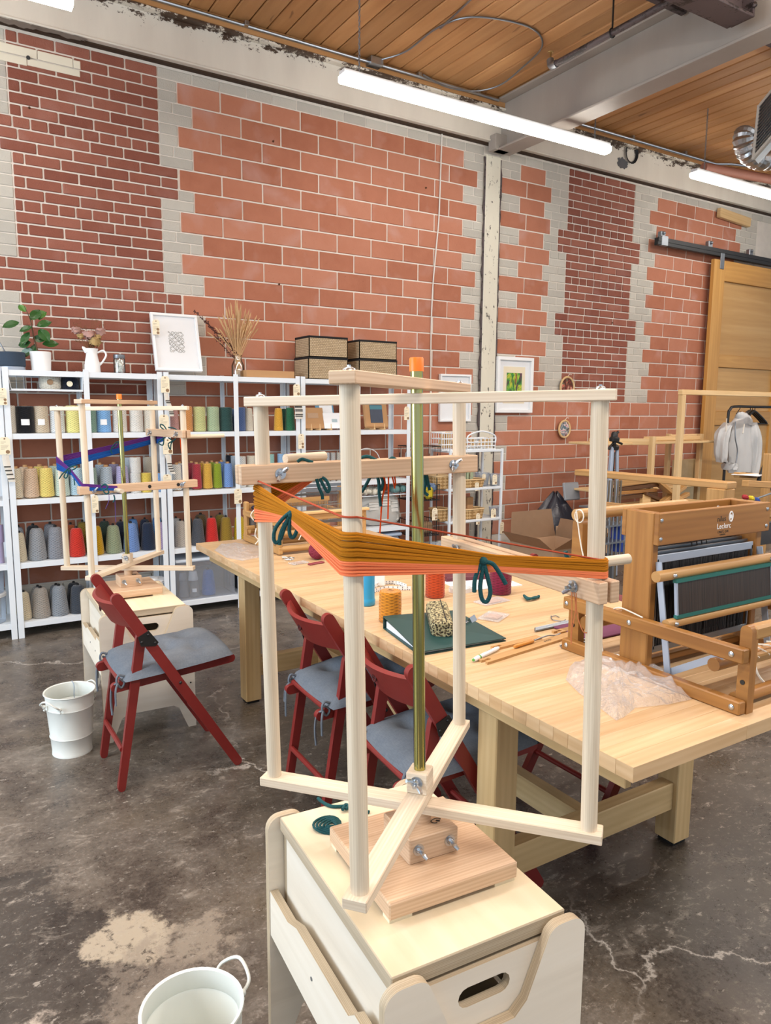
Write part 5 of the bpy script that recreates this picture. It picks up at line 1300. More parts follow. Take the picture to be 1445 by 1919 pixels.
def fnline(f=0, i=0):
    cc = Vector((.755, 1.085, 0)); st = [(B1+Vector((.02, .02, 0)), 0, 1.322), (B1, 1, 1.320), (A1, 1, 1.304), (B2, 1, 1.197), (B2+Vector((.03, .01, 0)), 0, 1.192)]; out = []
    for k, (pv, s, zz) in enumerate(st):
        if s == 0: out.append(Vector((pv.x, pv.y, zz))); continue
        a, c_ = st[k-1][0], st[k+1][0]; d1 = (pv-a).normalized(); d2 = (c_-pv).normalized(); o_ = pv-cc
        n1 = Vector((d1.y, -d1.x, 0)); n2 = Vector((d2.y, -d2.x, 0))
        if n1.dot(o_) < 0: n1 = -n1
        if n2.dot(o_) < 0: n2 = -n2
        for m_ in range(7): n = n1.lerp(n2, m_/6).normalized(); out.append(pv+n*.0165+Vector((0, 0, zz)))
    return out
b.tube(fnline(), .0016, 6); tag(b.build('guide_string', FIBRE, color='#b4523a'), 'single rust coloured string stretched around the front winder above the skein', 'string')
def tie(label, T, anchor, loops, name='yarn_tie', r=.0034, col_=None):
    t_ = MB()
    for l in loops: t_.tube(spline(l, 6), r, 8)
    if anchor is not None: t_.ball(anchor, r*2.0, 10, 8)
    o = t_.build(name, TEAL, None, 60); tag(o, label, 'yarn'); return o
def pxl(pts, y=None, p0=None):
    """points on the camera-facing plane through p0"""
    n = Vector((math.sin(YAW), math.cos(YAW), 0)); k = n.dot(Vector((p0.x, p0.y, 0)))
    out = []
    for (px, py) in pts:
        d = _ray((px, py)); out.append(CAM+d*(k/(d.x*n.x+d.y*n.y)))
    return out
q = T1(lerp(B1, A1, .36)+Vector((-.016, -.016, 1.275))); OF = Vector((-math.sin(YAW), -math.cos(YAW), 0))*.006
L = lambda pts, p0: [p+OF for p in pxl(pts, p0=p0)]
tie('teal wool bow tied around the skein left of the front dowel', None, pxl([(547, 963)], p0=q)[0]+OF, [L([(546, 958), (530, 972), (517, 990), (514, 1008), (519, 1016), (527, 1008), (535, 985), (546, 962)], q), L([(547, 960), (557, 970), (559, 985), (553, 1003), (546, 1005), (543, 992), (545, 975), (548, 964)], q), L([(545, 964), (533, 985), (526, 1003), (525, 1020)], q)])
q = T1(lerp(A1, B2, .51)+Vector((.004, -.02, 1.214)))
tie('teal wool bow tied around the skein right of the metal pole', None, pxl([(905, 1050)], p0=q)[0]+OF, [L([(904, 1048), (897, 1062), (889, 1085), (888, 1108)], q), L([(905, 1052), (902, 1075), (899, 1100), (903, 1122), (912, 1125), (918, 1108), (914, 1085), (906, 1055)], q), L([(907, 1052), (922, 1055), (935, 1072), (947, 1093)], q)])
q = T1(lerp(B1, A2, .27)+Vector((.0, -.03, 1.33)))
tie('dark teal wool loops hanging under the clamp bar left of the front dowel', None, None, [L([(594, 897), (598, 912), (604, 926), (605, 935)], q), L([(600, 896), (606, 908), (614, 921), (618, 914), (612, 900), (604, 894)], q)], r=.0032)
tie('short teal wool end lying on top of the left clamp bar by its wing nut', None, None, [L([(558, 865), (566, 860), (575, 862), (587, 866)], T1(lerp(B1, A2, .2)+Vector((0, -.0, 1.36))))], r=.0032)
q = T1(lerp(B1, A2, .62)+Vector((.0, .03, 1.33)))
tie('dark teal wool strands under the clamp bar, between the dowel and the metal pole', None, None, [L([(675, 858), (690, 855), (708, 863), (722, 866), (735, 858), (742, 862)], T1(lerp(B1, A2, .6)+Vector((0, 0, 1.362)))), L([(694, 893), (688, 905), (678, 922)], q), L([(707, 890), (710, 905), (711, 925), (714, 948)], q), L([(713, 890), (718, 903), (714, 918), (712, 910)], q)], r=.0035)
b = MB()
for l in ([(714, 888), (721, 905), (716, 940), (712, 998)], [(719, 888), (722, 910), (717, 930), (714, 960)], [(728, 888), (728, 920), (727, 972)], [(734, 888), (738, 905), (740, 915)], [(739, 888), (741, 905), (739, 913)]): b.tube(spline(L(l, q), 5), .0019, 6)
tag(b.build('yarn_strand', FIBRE, color='#e0501c'), 'bright orange yarn strands hanging under the clamp bar beside the metal pole', 'yarn')
q = T1(lerp(B1, A2, .86)+Vector((.0, .02, 1.33)))
tie('dark teal wool strands hanging under the clamp bar just right of the metal pole', None, None, [L([(795, 890), (797, 905), (795, 920), (802, 928)], q), L([(799, 890), (802, 905), (805, 918)], q)], r=.0035)
q = T1(Vector((B2.x, B2.y, 1.12)))
b = MB()
for l in ([(1074, 1108), (1077, 1140), (1070, 1180), (1069, 1205)], [(1078, 1110), (1080, 1150), (1090, 1180), (1098, 1184)], [(1070, 1108), (1070, 1150), (1068, 1200)]): b.tube(spline(L(l, q), 5), .001, 5)
tag(b.build('yarn_strand', FIBRE, color='#d98658'), 'thin coral yarn ends hanging below the right clamp of the front winder', 'yarn')
q = Vector((B2.x, B2.y+.06, 1.2))
tie('dark teal wool ends poking up behind the right clamp bar of the front winder', None, None, [L([(1058, 1032), (1062, 1045), (1068, 1055)], q), L([(1092, 1050), (1096, 1046), (1099, 1044)], q)], r=.004)
# purple and blue skein on the rear winder
b1, a1, a2, b2 = D2['B1'], D2['A1'], D2['A2'], D2['B2']
fpeg = lerp(a1, b2, .27)+Vector((0, -.05, 0)); tp = lerp(a2, b2, .35)
def fn2(f, i=0):
    cc = Vector((.755, 3.55, 0)); rj = R.uniform(-.001, .001)
    z = lambda a, c_: a+(c_-a)*f+rj
    st = [(tp, 0, z(1.318, 1.290)), (a2, 1, z(1.312, 1.272)), (lerp(a2, b1, .45), 0, z(1.272, 1.225)), (b1, 1, z(1.225, 1.165)), (lerp(b1, a1, .45), 0, z(1.172, 1.150)), (a1, 1, z(1.125, 1.098)), (fpeg, 0, z(1.110, 1.094))]; out = []
    for k, (pv, s, zz) in enumerate(st):
        if s == 0: out.append(Vector((pv.x, pv.y, zz))); continue
        a, c_ = st[k-1][0], st[k+1][0]; d1 = (pv-a).normalized(); d2 = (c_-pv).normalized(); o_ = pv-cc
        n1 = Vector((d1.y, -d1.x, 0)); n2 = Vector((d2.y, -d2.x, 0))
        if n1.dot(o_) < 0: n1 = -n1
        if n2.dot(o_) < 0: n2 = -n2
        for m_ in range(7): n = n1.lerp(n2, m_/6).normalized(); out.append(pv+n*(.0155+.0015*(i % 2))+Vector((0, 0, zz)))
    return out
skein('purple and blue yarn skein wound around the rear winder', T2, fn2, [('purple_yarn', '#5d2f78', 0, .45, 12), ('blue_yarn', '#1f55a0', .45, 1.0, 14)])
q = T2(lerp(b1, a1, .3)+Vector((-.02, -.03, 1.16)))
tie('thin dark green bow on the purple skein at the left dowel of the rear winder', None, None, [L([(127, 880), (118, 888), (112, 897)], q), L([(127, 880), (121, 893), (126, 895), (129, 885), (128, 880)], q), L([(127, 879), (138, 873), (146, 874), (138, 880), (128, 881)], q), L([(128, 880), (138, 888), (140, 900), (141, 909)], q)], r=.0028)
q = T2(fpeg+Vector((0, -.06, 1.1)))
tie('dark green knot of wool around the front peg of the rear winder', None, None, [L([(190, 912), (196, 908), (203, 912), (196, 918), (190, 914)], q), L([(192, 915), (199, 925), (205, 922), (200, 915)], q), L([(214, 927), (216, 935), (213, 941)], q), L([(193, 909), (198, 907), (204, 912)], q)], r=.003)
b = MB()
for l in ([(205, 926), (205, 938), (199, 953)], [(216, 928), (217, 950), (218, 978)]): b.tube(spline(L(l, q), 4), .0012, 5)
tag(b.build('yarn_strand', FIBRE, color='#5a4a90'), 'thin violet yarn ends hanging below the front peg of the rear winder', 'yarn')
q = T2(tp+Vector((0, -.03, 1.31)))
tie('dark green wool loops at the upper clamp bar of the rear winder', None, None, [L([(309, 806), (302, 800), (302, 795), (308, 798), (313, 806)], q), L([(316, 801), (325, 802), (333, 806)], q), L([(312, 818), (303, 824), (298, 830), (306, 834), (308, 822)], q), L([(316, 820), (323, 826), (316, 832), (320, 842), (322, 830), (330, 822)], q)], r=.003)
b = MB(); b.tube(spline(L([(339, 818), (340, 835), (342, 850), (344, 862)], q), 4), .0035, 6); tag(b.build('yarn_strand', FIBRE, color='#e0501c'), 'bright orange yarn end hanging from the upper clamp bar of the rear winder', 'yarn')
q = T2(lerp(a2, b1, .42)+Vector((0, -.02, 1.25)))
tie('dark green wool tie around the rear side of the purple skein', None, None, [L([(211, 838), (217, 830), (223, 828), (218, 836), (211, 840)], q), L([(210, 838), (209, 846), (212, 850)], q)], r=.0025)
# loose wool on the lid of the front box
b = MB(); zb_ = ZB+.004
for k in range(5): b.tube([onz(613+(26-4.2*k)*math.cos(a+k*.3)+k*2.2, 1546+(16-3.2*k)*math.sin(a+k*.3)+1.5*math.sin(2*a+k), zb_+.003*k+.002*math.sin(3*a)) for a in [i*PI/9 for i in range(18)]], .0026, 8, closed=True)
tag(b.build('wool_coil', TEAL, smooth=60), 'coil of dark teal wool on the front plywood box beside the winder base', 'yarn')
b = MB(); b.tube(spline([onz(px, py, zb_) for px, py in ((596, 1496), (607, 1505), (622, 1511), (640, 1511), (650, 1510), (665, 1515), (680, 1519), (692, 1522))], 6), .0038, 8); b.tube(spline([onz(px, py, zb_+.004) for px, py in ((642, 1517), (648, 1508), (653, 1512), (648, 1516))], 4), .0038, 8)
tag(b.build('wool_end', TEAL, smooth=60), 'loose end of dark teal wool at the back of the front plywood box', 'yarn')
# =================================================================== FOLDING CHAIRS
def chair_proto():
    t = thing('folding_chair', 'proto', 'chair', (0, 0, 0), 'red folding chairs')
    def P2(x, z, y): return Vector((x, y, z))
    for s in (-1, 1):
        y = s*.186
        b = MB(); d = (P2(.456, .012, y)-P2(.004, .762, y)).normalized(); b.bar(P2(.012, .752, y), P2(.452, .014, y), .022, .042, (0, 1, 0)); 
        # rounded tips
        b = MB(); A_, B_ = P2(.008, .757, y), P2(.453, .018, y); L_ = (B_-A_).length; fr = frame(B_-A_, (0, 1, 0))
        prof = arc(0, 0, .021, 90, 270, 8)+arc(L_, 0, .018, -90, 90, 6)
        u, v = fr.col[0], fr.col[1]
        nrm = u.cross(v)
        b.prism(prof, .022, lambda p: A_+u*p[0]+v*p[1]+nrm*(p[2]-.011)); b.build('long_leg', REDP, t, 40)
        y2 = s*.160
        b = MB(); A_, B_ = P2(.094, .592, y2), P2(.0, .014, y2); L_ = (B_-A_).length; fr = frame(B_-A_, (0, 1, 0)); u, v = fr.col[0], fr.col[1]; nrm = u.cross(v)
        A2_, u2, v2, n2 = A_.copy(), u.copy(), v.copy(), nrm.copy()
        b.prism(arc(0, 0, .018, 90, 270, 8)+arc(L_, 0, .014, -90, 90, 6), .022, lambda p: A2_+u2*p[0]+v2*p[1]+n2*(p[2]-.011)); b.build('rear_leg', REDP, t, 40)
        y3 = s*.135
        b = MB(); A_, B_ = P2(.0, .405, y3), P2(.452, .442, y3); L_ = (B_-A_).length; fr = frame(B_-A_, (0, 1, 0)); A3, u3, v3 = A_.copy(), fr.col[0].copy(), fr.col[1].copy(); n3 = u3.cross(v3)
        b.prism(arc(0, 0, .018, 90, 270, 8)+arc(L_, 0, .018, -90, 90, 8), .022, lambda p: A3+u3*p[0]+v3*p[1]+n3*(p[2]-.011)); b.build('seat_rail', REDP, t, 40)
        b = MB(); yo = s*.199
        b.prism([(.075, .605), (.115, .625), (.150, .575), (.140, .562), (.085, .568)], .004, lambda p: Vector((p[0], yo+s*(p[2]-.002), p[1])))
        for (x, z) in ((.088, .585), (.137, .575), (.112, .61)): b.ball((x, yo+s*.002, z), .005, 8, 6)
        b.build('hinge_plate', BLACK, t)
        b = MB(); b.ball((.228, yo+s*.0, .40), .006, 8, 6); b.build('pivot_bolt', BLACK, t)
    # curved back rest
    b = MB()
    def back(u, v):
        a = (u-.5)*2; y = a*.176; bow = -.050*(1-a*a)
        q = P2(.018, .735, 0).lerp(P2(.074, .640, 0), v); zc = -0.006*(1-a*a)
        return Vector((q.x+bow, y, q.z+zc))
    n_, m_ = 15, 5; th = .014
    f0 = lambda u, v: back(u, v); 
    nrmv = Vector((.135, 0, .082)).normalized()
    vs = []
    def shell(u, v):
        # closed loop around the board: u across, v around the section
        k = v*4
        if k < 1: return back(u, k)-nrmv*th/2
        if k < 2: return back(u, 1)+nrmv*th*(k-1.5)
        if k < 3: return back(u, 3-k)+nrmv*th/2
        return back(u, 0)+nrmv*th*(3.5-k)
    b.grid(shell, 17, 17); b.build('backrest', REDP, t, 40)
    b = MB(); c = back(.5, .42)-nrmv*.0085; b.tube([c+Vector((0, .012*math.cos(a), .012*math.sin(a))) for a in [k*PI/7 for k in range(14)]], .0022, 6, closed=True)
    b.tube([c+nrmv*.001, c-nrmv*.0003], .0115, 14); b.build('finger_hole', plain('dark_red', '#4c1614', .6), t)
    for (p_, q_) in (((.012, -.15, .16), (.012, .15, .16)), ((.02, -.15, .425), (.02, .15, .425)), ((.37, -.176, .155), (.37, .176, .155))):
        b = MB(); b.tube([p_, q_], .010, 10); b.build('stretcher', REDP, t)
    for i in range(6):
        b = MB(); b.box((.065+i*.072, 0, .427+i*.0062), (.05, .25, .010), Matrix.Rotation(-.082, 3, 'Y'), .002); b.build('seat_slat', REDP, t)
    # cushion
    b = MB()
    tufts = [(-.09, -.08), (.09, -.08), (0, .0), (-.09, .09), (.09, .09)]
    def cush(sg):
        def f(u, v):
            x, y = (u-.5)*2, (v-.5)*2; e = lambda q: math.copysign(abs(q)**.9, q)
            k = max(0, 1-abs(x)**6)*max(0, 1-abs(y)**6)
            X_, Y_ = x*.222*(1-.05*y*y), y*.196*(1-.05*x*x)
            h = .044*(k**.5)*(1 if sg > 0 else .22)
            if sg > 0:
                for tx, ty in tufts: h -= .022*math.exp(-((X_-tx)**2+(Y_-ty)**2)/.0016)+.007*math.exp(-((X_-tx)**2)/.0003)*math.exp(-((Y_-ty)**2)/.004)
                h += .003*math.sin(X_*31+Y_*17)*k
            q = Vector((.238+X_, Y_, .437+.082*(X_)+.016))
            return q+Vector((0, 0, sg*h))
        return f
    b.grid(cush(1), 28, 26); b.grid(cush(-1), 28, 26); cu = b.build('cushion', DENIM, t, 80)
    for s in (-1, 1):
        b = MB(); y = s*.15
        b.tube(spline([(.035, y, .445), (.010, y, .455), (.002, y, .43), (.018, y, .405), (.03, y, .425), (.012, y+.006, .438)], 4), .0045, 6)
        b.tube(spline([(.006, y, .425), (-.012, y-s*.012, .41), (-.018, y-s*.016, .36), (-.016, y-s*.012, .30)], 4), .0042, 6)
        b.tube(spline([(.006, y, .425), (-.006, y+s*.014, .40), (-.008, y+s*.02, .345)], 4), .0042, 6)
        b.build('tie_cord', DENIM, cu, 60)
    return t
ch0 = chair_proto()
def chair(x, y, rz, label, first=False):
    if first: ch0.location = (x, y, 0); ch0.rotation_euler = (0, 0, rz); ch0['label'] = label; return ch0
    return dup(ch0, (x, y, 0), label, rz=rz)
chair(.525, 2.915, math.radians(.5), 'red folding chair with a grey cushion standing clear of the table, beside the white bucket', True)
chair(1.08, 2.295, math.radians(-2), 'red folding chair with a grey cushion pushed under the table between the two left dowels')
chair(1.055, 1.735, math.radians(-5), 'red folding chair with a tufted grey cushion seen behind the metal pole')
chair(2.265, 1.77, math.radians(180), 'red folding chair on the far side of the table near its near right leg')
chair(2.40, 2.72, math.radians(182), 'red folding chair on the far side, only its back top showing by the cardboard box')
# =================================================================== BUCKETS
def bucket(x, y, label, ang, H=.27, r0=.078, r1=.098, cord=False):
    t = thing('bucket', label, 'bucket', (x, y, 0), 'white metal buckets')
    b = MB(); k = lambda z: r0+(r1-r0)*z/H
    prof = [(r0-.004, .002), (r0+.002, 0), (r0+.002, .008), (k(.01), .010), (k(.075), .075), (k(.08)+.003, .080), (k(.085), .085), (k(.20), .20), (k(.205)+.003, .205), (k(.21), .21), (k(H-.008), H-.008), (r1+.005, H-.004), (r1+.004, H), (r1-.002, H-.002)]
    prof += [(k(.21)-.003, .21), (k(.205), .205), (k(.20)-.003, .20), (k(.08)-.003, .08), (r0-.005, .012), (.001, .011)]
    b.lathe(prof, (x, y, 0), 40); b.build('body', BUCK, t, 50)
    for s in (0, PI):
        d = Vector((math.cos(ang+s), math.sin(ang+s), 0)); e = Vector((-d.y, d.x, 0)); c = Vector((x, y, .225))+d*(k(.225)+.003)
        b = MB(); b.tube(spline([c-e*.042, c-e*.040+d*.022+Vector((0, 0, .018)), c+d*.034+Vector((0, 0, .040)), c+e*.040+d*.022+Vector((0, 0, .018)), c+e*.042], 6), .0038, 8)
        for q in (-1, 1): b.ball(c+e*q*.042, .008, 8, 6); b.ball(c+e*q*.042+Vector((0, 0, -.014)), .005, 8, 6)
        b.build('handle', BUCK, t)
    if cord:
        p = Vector((x+.03, y+r1*.8, H-.01)); b = MB(); b.tube(spline([p+Vector((-.005, .02, .012)), p, p+Vector((-.003, -.01, -.05)), p+Vector((.002, -.012, -.12))], 5), .002, 6)
        tag(b.build('string', plain('blue_grey_string', '#8d99a8', .9)), 'blue grey string hanging inside the bucket beside the red chair', 'string')
    return t
bucket(.422, 3.21, 'white metal bucket on the floor left of the red folding chair', math.radians(38), cord=True)
bucket(.372, 1.335, 'white metal bucket cut by the bottom edge, left of the front plywood box', math.radians(25), .25, .082, .0995)
# =================================================================== WORK TABLE
TX0, TX1, TY0, TY1, TZ = 1.157, 2.175, .915, 3.787, .74
t = thing('work_table', 'long butcher block work table with square birch legs', 'table', (1.66, 2.35, 0))
stv = []
for L_ in (.62, .40, .51, .505): 
    b = MB(); b.box((0, 0, 0), (L_, .0438, .034), I3, 0); stv.append((L_, b.mesh('stave', BUTCH, 0)))
n = 64; dy = (TY1-TY0)/n
tb = bpy.data.objects.new('tabletop', None); COL.objects.link(tb); tb.parent = t; tb.matrix_parent_inverse = basis(t).inverted()
b = MB(); b.box(((TX0+TX1)/2, (TY0+TY1)/2, TZ-.020), (TX1-TX0-.004, TY1-TY0-.004, .027)); bpy.data.objects.remove(tb); tb = b.build('tabletop', BUTCH, t, 0)
_sc = {}
def stave(Lq):
    k = round(Lq, 3)
    if k not in _sc:
        b_ = MB(); b_.box((0, 0, 0), (Lq, dy-.0004, .034), I3, .0006); _sc[k] = b_.mesh('stave', BUTCH, 0)
    return _sc[k]
for i in range(n):
    cut = [.38, .62, .50, .44, .56][i*3 % 5]*(TX1-TX0); y = TY0+(i+.5)*dy
    put('stave', stave(cut-.0004), tb, loc=Vector((TX0+cut/2, y, TZ-.017)))
    put('stave', stave(TX1-TX0-cut-.0004), tb, loc=Vector((TX0+cut+(TX1-TX0-cut)/2, y, TZ-.017)))
for o in tb.children: pass
for x in (TX0+.062, TX1-.062): b = MB(); b.box((x, (TY0+TY1)/2, TZ-.034-.028), (.02, TY1-TY0-.12, .056), I3, .002); b.build('apron', LEGW, t)
for y in (TY0+.52, TY1-.47): b = MB(); b.box(((TX0+TX1)/2, y, TZ-.034-.028), (TX1-TX0-.12, .02, .056), I3, .002); b.build('apron', LEGW, t)
LX = (1.275, 2.066); LY = (1.462, 3.33)
for x in LX:
    for y in LY:
        b = MB(); b.box((x, y, (TZ-.034+.008)/2+.004), (.080, .080, TZ-.034-.008), I3, .003); l = b.build('leg', LEGW, t, 30)
        b = MB(); b.box((x, y, .004), (.062, .062, .008)); b.build('foot_pad', BLACK, l)
for y in LY:
    b = MB(); b.box(((LX[0]+LX[1])/2, y+(0.0), .178), (LX[1]-LX[0]-.08, .05, .095), I3, .003); b.build('stretcher', LEGW, t, 30)
b = MB(); b.box((1.66, (LY[0]+LY[1])/2, .17), (.05, LY[1]-LY[0]-.05, .085), I3, .003); b.build('long_stretcher', LEGW, t, 30)
ZT_ = TZ+.0005
# =================================================================== LARGE TABLE LOOM
lm = thing('table_loom', 'large amber wooden table loom at the right end of the table', 'loom', (1.85, 1.25, TZ))
X0, X1 = 1.585, 2.108
for s, x in ((1, X0), (-1, X1)):
    for (z, h, nm) in ((.757, .033, 'base_rail'), (.884, .036, 'upper_rail')):
        b = MB(); b.box((x, 1.2425, z), (.026, .575, h), I3, .003); r_ = b.build(nm, AMBER, lm, 30)
        for y in ((.975, 1.51) if nm == 'base_rail' else (.985, 1.285, 1.515)): b = MB(); b.ball((x-s*.0135, y, z), .0075, 10, 6, sc=(.45, 1, 1)); b.build('bolt', ZINC, r_)
    for (y, z1) in ((.968, .955), (1.51, 1.135)):
        w = .030 if y < 1 else .04
        b = MB(); top = z1-.016
        prof = [(-w/2, 0), (w/2, 0)]+arc(0, top-TZ, w/2, 0, 180, 8)
        b.prism(prof, .026, Matrix(((0, 0, 1, x+s*.014 if s > 0 else x+s*.014-.026), (1, 0, 0, y), (0, 1, 0, TZ), (0, 0, 0, 1)))); b.build('post', AMBER, lm, 30)
        b = MB(); b.tube([(x+s*.012, y, .815), (x+s*.0138, y, .815)], .006, 10); b.build('peg_hole', BLACK, lm)
    b = MB(); b.box((x+s*.0265, 1.29, (TZ+1.187)/2), (.026, .092, 1.187-TZ), I3, .003); b.build('castle_side', AMBER, lm, 30)
xc, w = (X0+X1)/2, X1-X0-.024
b = MB(); b.box((xc+.005, 1.236, 1.144), (w+.005, .016, .086), I3, .002); fb = b.build('castle_front', AMBER, lm, 30)
b = MB(); b.box((xc+.005, 1.344, 1.150), (w, .016, .074), I3, .002); b.build('castle_back', AMBER, lm, 30)
for (x, y, z) in [(x, 1.2275, z) for x in (X0+.024, X1-.022) for z in (1.118, 1.168)]+[(X0+.12, 1.3355, 1.165), (X1-.1, 1.3355, 1.165)]: b = MB(); b.ball((x, y, z), .006, 10, 6, sc=(1, .5, 1)); b.build('screw', ZINC, lm)
FR = Matrix(((1, 0, 0), (0, 0, -1), (0, 1, 0)))
lx = X0+.262
text('lettering', 'nilus', .022, INK, (lx, 1.2278, 1.147), FR, fb); text('lettering', 'Leclerc', .022, WHITE, (lx, 1.2278, 1.126), FR, fb)
text('lettering', "L'ISLET, QUE.", .009, INK, (lx+.006, 1.2278, 1.114), FR, fb); text('lettering', 'CANADA', .006, INK, (lx+.016, 1.2278, 1.107), FR, fb)
b = MB(); b.tube([(lx+.062+.008*math.cos(a), 1.2276, 1.158+.014*math.sin(a)) for a in [k*PI/8 for k in range(16)]], .0022, 6, closed=True); b.tube([(lx+.062, 1.2278, 1.158), (lx+.062, 1.2272, 1.158)], .006, 12); b.build('emblem', WHITE, fb)
b = MB(); b.tube([(X0+.01, 1.515, 1.148), (X1-.01, 1.515, 1.148)], .0175, 16); b.build('back_roller', AMBER2, lm, 50)
b = MB(); b.box((xc, .966, .935), (w-.03, .030, .034), I3, .006); b.build('breast_beam', AMBER2, lm, 30)
for (y, z, r) in ((.99, .765, .016), (1.05, .832, .017), (1.47, .83, .02)):
    b = MB(); b.tube([(X0+.02, y, z), (X1-.02, y, z)], r, 14); ro = b.build('roller', AMBER, lm, 50)
    if z > .8 and y < 1.2:
        b = MB(); b.box((xc+.02, y-.03, z+.004), (w-.14, .022, .020), I3, .004); b.build('apron_bar', AMBER2, ro)
        b = MB()
        for i in range(10): x = X0+.08+i*.045; b.tube(spline([(x, y+.01, z+.017), (x+.01, y-.02, z+.02), (x+.02, y-.042, z+.008)], 4), .0022, 5)
        b.tube(spline([(X0+.12, y-.04, z+.01), (X0+.13, y-.05, z-.03), (X0+.16, y-.055, z-.06)], 4), .003, 5); b.build('apron_cord', WOOLW, ro)
b = MB(); b.box((xc, 1.30, .76), (w-.04, .05, .02), I3, .003); b.build('cross_rail', AMBER, lm)
# beater
SW0, SW1 = X0+.032, X1-.034
for s, x in ((1, SW0), (-1, SW1)):
    b = MB(); b.bar((x, 1.236, 1.055), (x, 1.188, .765), .018, .004, (1, 0, 0)); b.build('beater_sword', ALU, lm)
    b = MB(); b.bar((x+s*.005, 1.188, .765), (x+s*.005, 1.02, .868), .018, .004, (1, 0, 0)); b.build('beater_strut', ALU, lm)
b = MB(); b.tube([(X0-.015, 1.206, 1.026), (X1-.03, 1.206, 1.026)], .0145, 16); b.build('beater_top', AMBER2, lm, 50)
b = MB(); b.tube([(X0+.015, 1.190, .899), (X1-.02, 1.190, .899)], .0125, 16); b.build('beater_bottom', AMBER2, lm, 50)
for x in (SW0+.01, SW1-.01):
    for z, y in ((1.026, 1.191), (.899, 1.177)): b = MB(); b.ball((x, y, z), .0065, 8, 6); b.build('beater_bolt', ZINC, lm)
def reed_mat():
    t_ = NT('dark_reed'); v = t_.coord('Object', (300, 1, 2)); n_ = t_.noise(v, 1, 3); t_.col(t_.ramp(n_, [(.35, '#1d1714'), (.6, '#332822'), (.8, '#4d4036')])); t_.bump(n_, .6, .002); t_.set(.5); return t_.m
REED = reed_mat()
rr = Matrix.Rotation(-.11, 3, 'X')
b = MB(); b.box((xc+.010, 1.190, .962), (w-.07, .006, .10), rr); b.build('reed', REED, lm, 0)
for z, y in ((1.010, 1.193), (.916, 1.184)): b = MB(); b.bar((X0+.045, y, z), (X1-.04, y, z), .011, .009); b.build('teal_tape', plain('teal_tape', '#1f6660', .6), lm)
for x in (X0+.05, X1-.045): b = MB(); b.bar((x, 1.193, 1.008), (x, 1.184, .916), .006, .008); b.build('reed_end', ALU, lm)
for i in range(4):
    y = 1.252+i*.018; zt = 1.058+.006*i
    b = MB(); b.box((xc, y, zt), (w-.065, .005, .022), I3, .001); b.build('harness_bar', ALU if i == 0 else STEEL, lm)
    b = MB(); b.box((xc, y, zt-.25), (w-.065, .005, .018), I3, .001); b.build('harness_bar', STEEL, lm)
    for x_ in (X0+.048, X1-.048): b = MB(); b.box((x_, y, zt-.125), (.005, .005, .25)); b.build('harness_end', STEEL, lm)
b = MB()
for i in range(4):
    for k in range(150): x = X0+.06+k*(w-.10)/150+R.uniform(-.0015, .0015); b.bar((x, 1.2525+i*.018, 1.05), (x+R.uniform(-.002, .002), 1.2525+i*.018, .80), .0016, .0016)
stuff(b.build('heddles', plain('dark_heddle_wire', '#34363a', .5, .3), lm, 0))
for i in range(4): b = MB(); b.bar((X0+.17+i*.02, 1.27+i*.015, 1.125), (X0+.24+i*.02, 1.26+i*.015, 1.10), .014, .006); x = X0+.20+i*.022; b.tube([(x, 1.265, 1.11), (x, 1.262, 1.095), (x+.003, 1.26, 1.08)], .002, 5); b.build('lifting_lever', BLACK, lm)
for k in range(5): b = MB(); b.box((X1-.032, 1.262+k*.015, .96), (.012, .008, .42)); b.build('side_slat', plain('dark_loom_wood', '#5c3716', .45, var=.2), lm)
b = MB(); b.tube(spline([(X0-.005, 1.50, 1.166), (X0-.006, 1.47, 1.05), (X0+.0, 1.42, .92), (X0+.0, 1.38, .77)], 6), .002, 6); b.tube(spline([(X0+.01, 1.36, .90), (X0-.004, 1.32, .915), (X0-.002, 1.25, .905)], 5), .002, 6)
b.tube([(X0-.002+.0*k, 1.49+.017*math.cos(k), 1.148+.019*math.sin(k)) for k in [i*PI/6 for i in range(12)]], .002, 5, closed=True); b.build('cord', WOOLW, lm)
b = MB(); b.box((1.90, 1.62, TZ+.004), (.40, .18, .006), I3, .002); tag(b.build('purple_mat', plain('plum_cloth', '#6a3552', .9)), 'plum coloured cloth lying on the table behind the large loom', 'cloth')
# =================================================================== SMALL LOOM AT THE FAR END
sl_ = thing('table_loom', 'smaller table loom with a pale front beam at the far end of the table', 'loom', (1.65, 3.48, TZ))
SX0, SX1, SYA, SYB = 1.412, 1.885, 3.25, 3.735
for x in (SX0, SX1):
    b = MB(); b.box((x, (SYA+SYB)/2, TZ+.022), (.022, SYB-SYA, .035), I3, .003); b.build('base_rail', AMBER2, sl_)
    b = MB(); b.box((x, (SYA+SYB)/2, .895), (.022, SYB-SYA, .030), I3, .003); b.build('upper_rail', AMBER2, sl_)
    for y, z1 in ((SYA+.02, .935), (SYB-.03, .955), ((SYA+SYB)/2+.03, 1.04)):
        b = MB(); b.box((x+(.0 if z1 < 1 else 0), y, (TZ+z1)/2+.002), (.024, .036, z1-TZ), I3, .006); b.build('post', AMBER2, sl_)
xc2, w2_ = (SX0+SX1)/2, SX1-SX0-.022
b = MB(); b.box((xc2+.02, SYA-.002, .942), (w2_+.02, .030, .014), I3, .003); b.build('front_beam', PINE, sl_)
for (y, z) in ((SYA+.002, .920), (SYB-.03, .93)): b = MB(); b.box((xc2, y, z), (w2_, .022, .030), I3, .003); b.build('beam', AMBER2, sl_)
for (y, z, r) in ((SYA+.015, .768, .016), (SYA+.07, .802, .018), (SYB-.07, .81, .022), (SYA+.02, .845, .016)):
    b = MB(); b.tube([(SX0, y, z), (SX1, y, z)], r, 12); b.build('roller', AMBER2, sl_, 50)
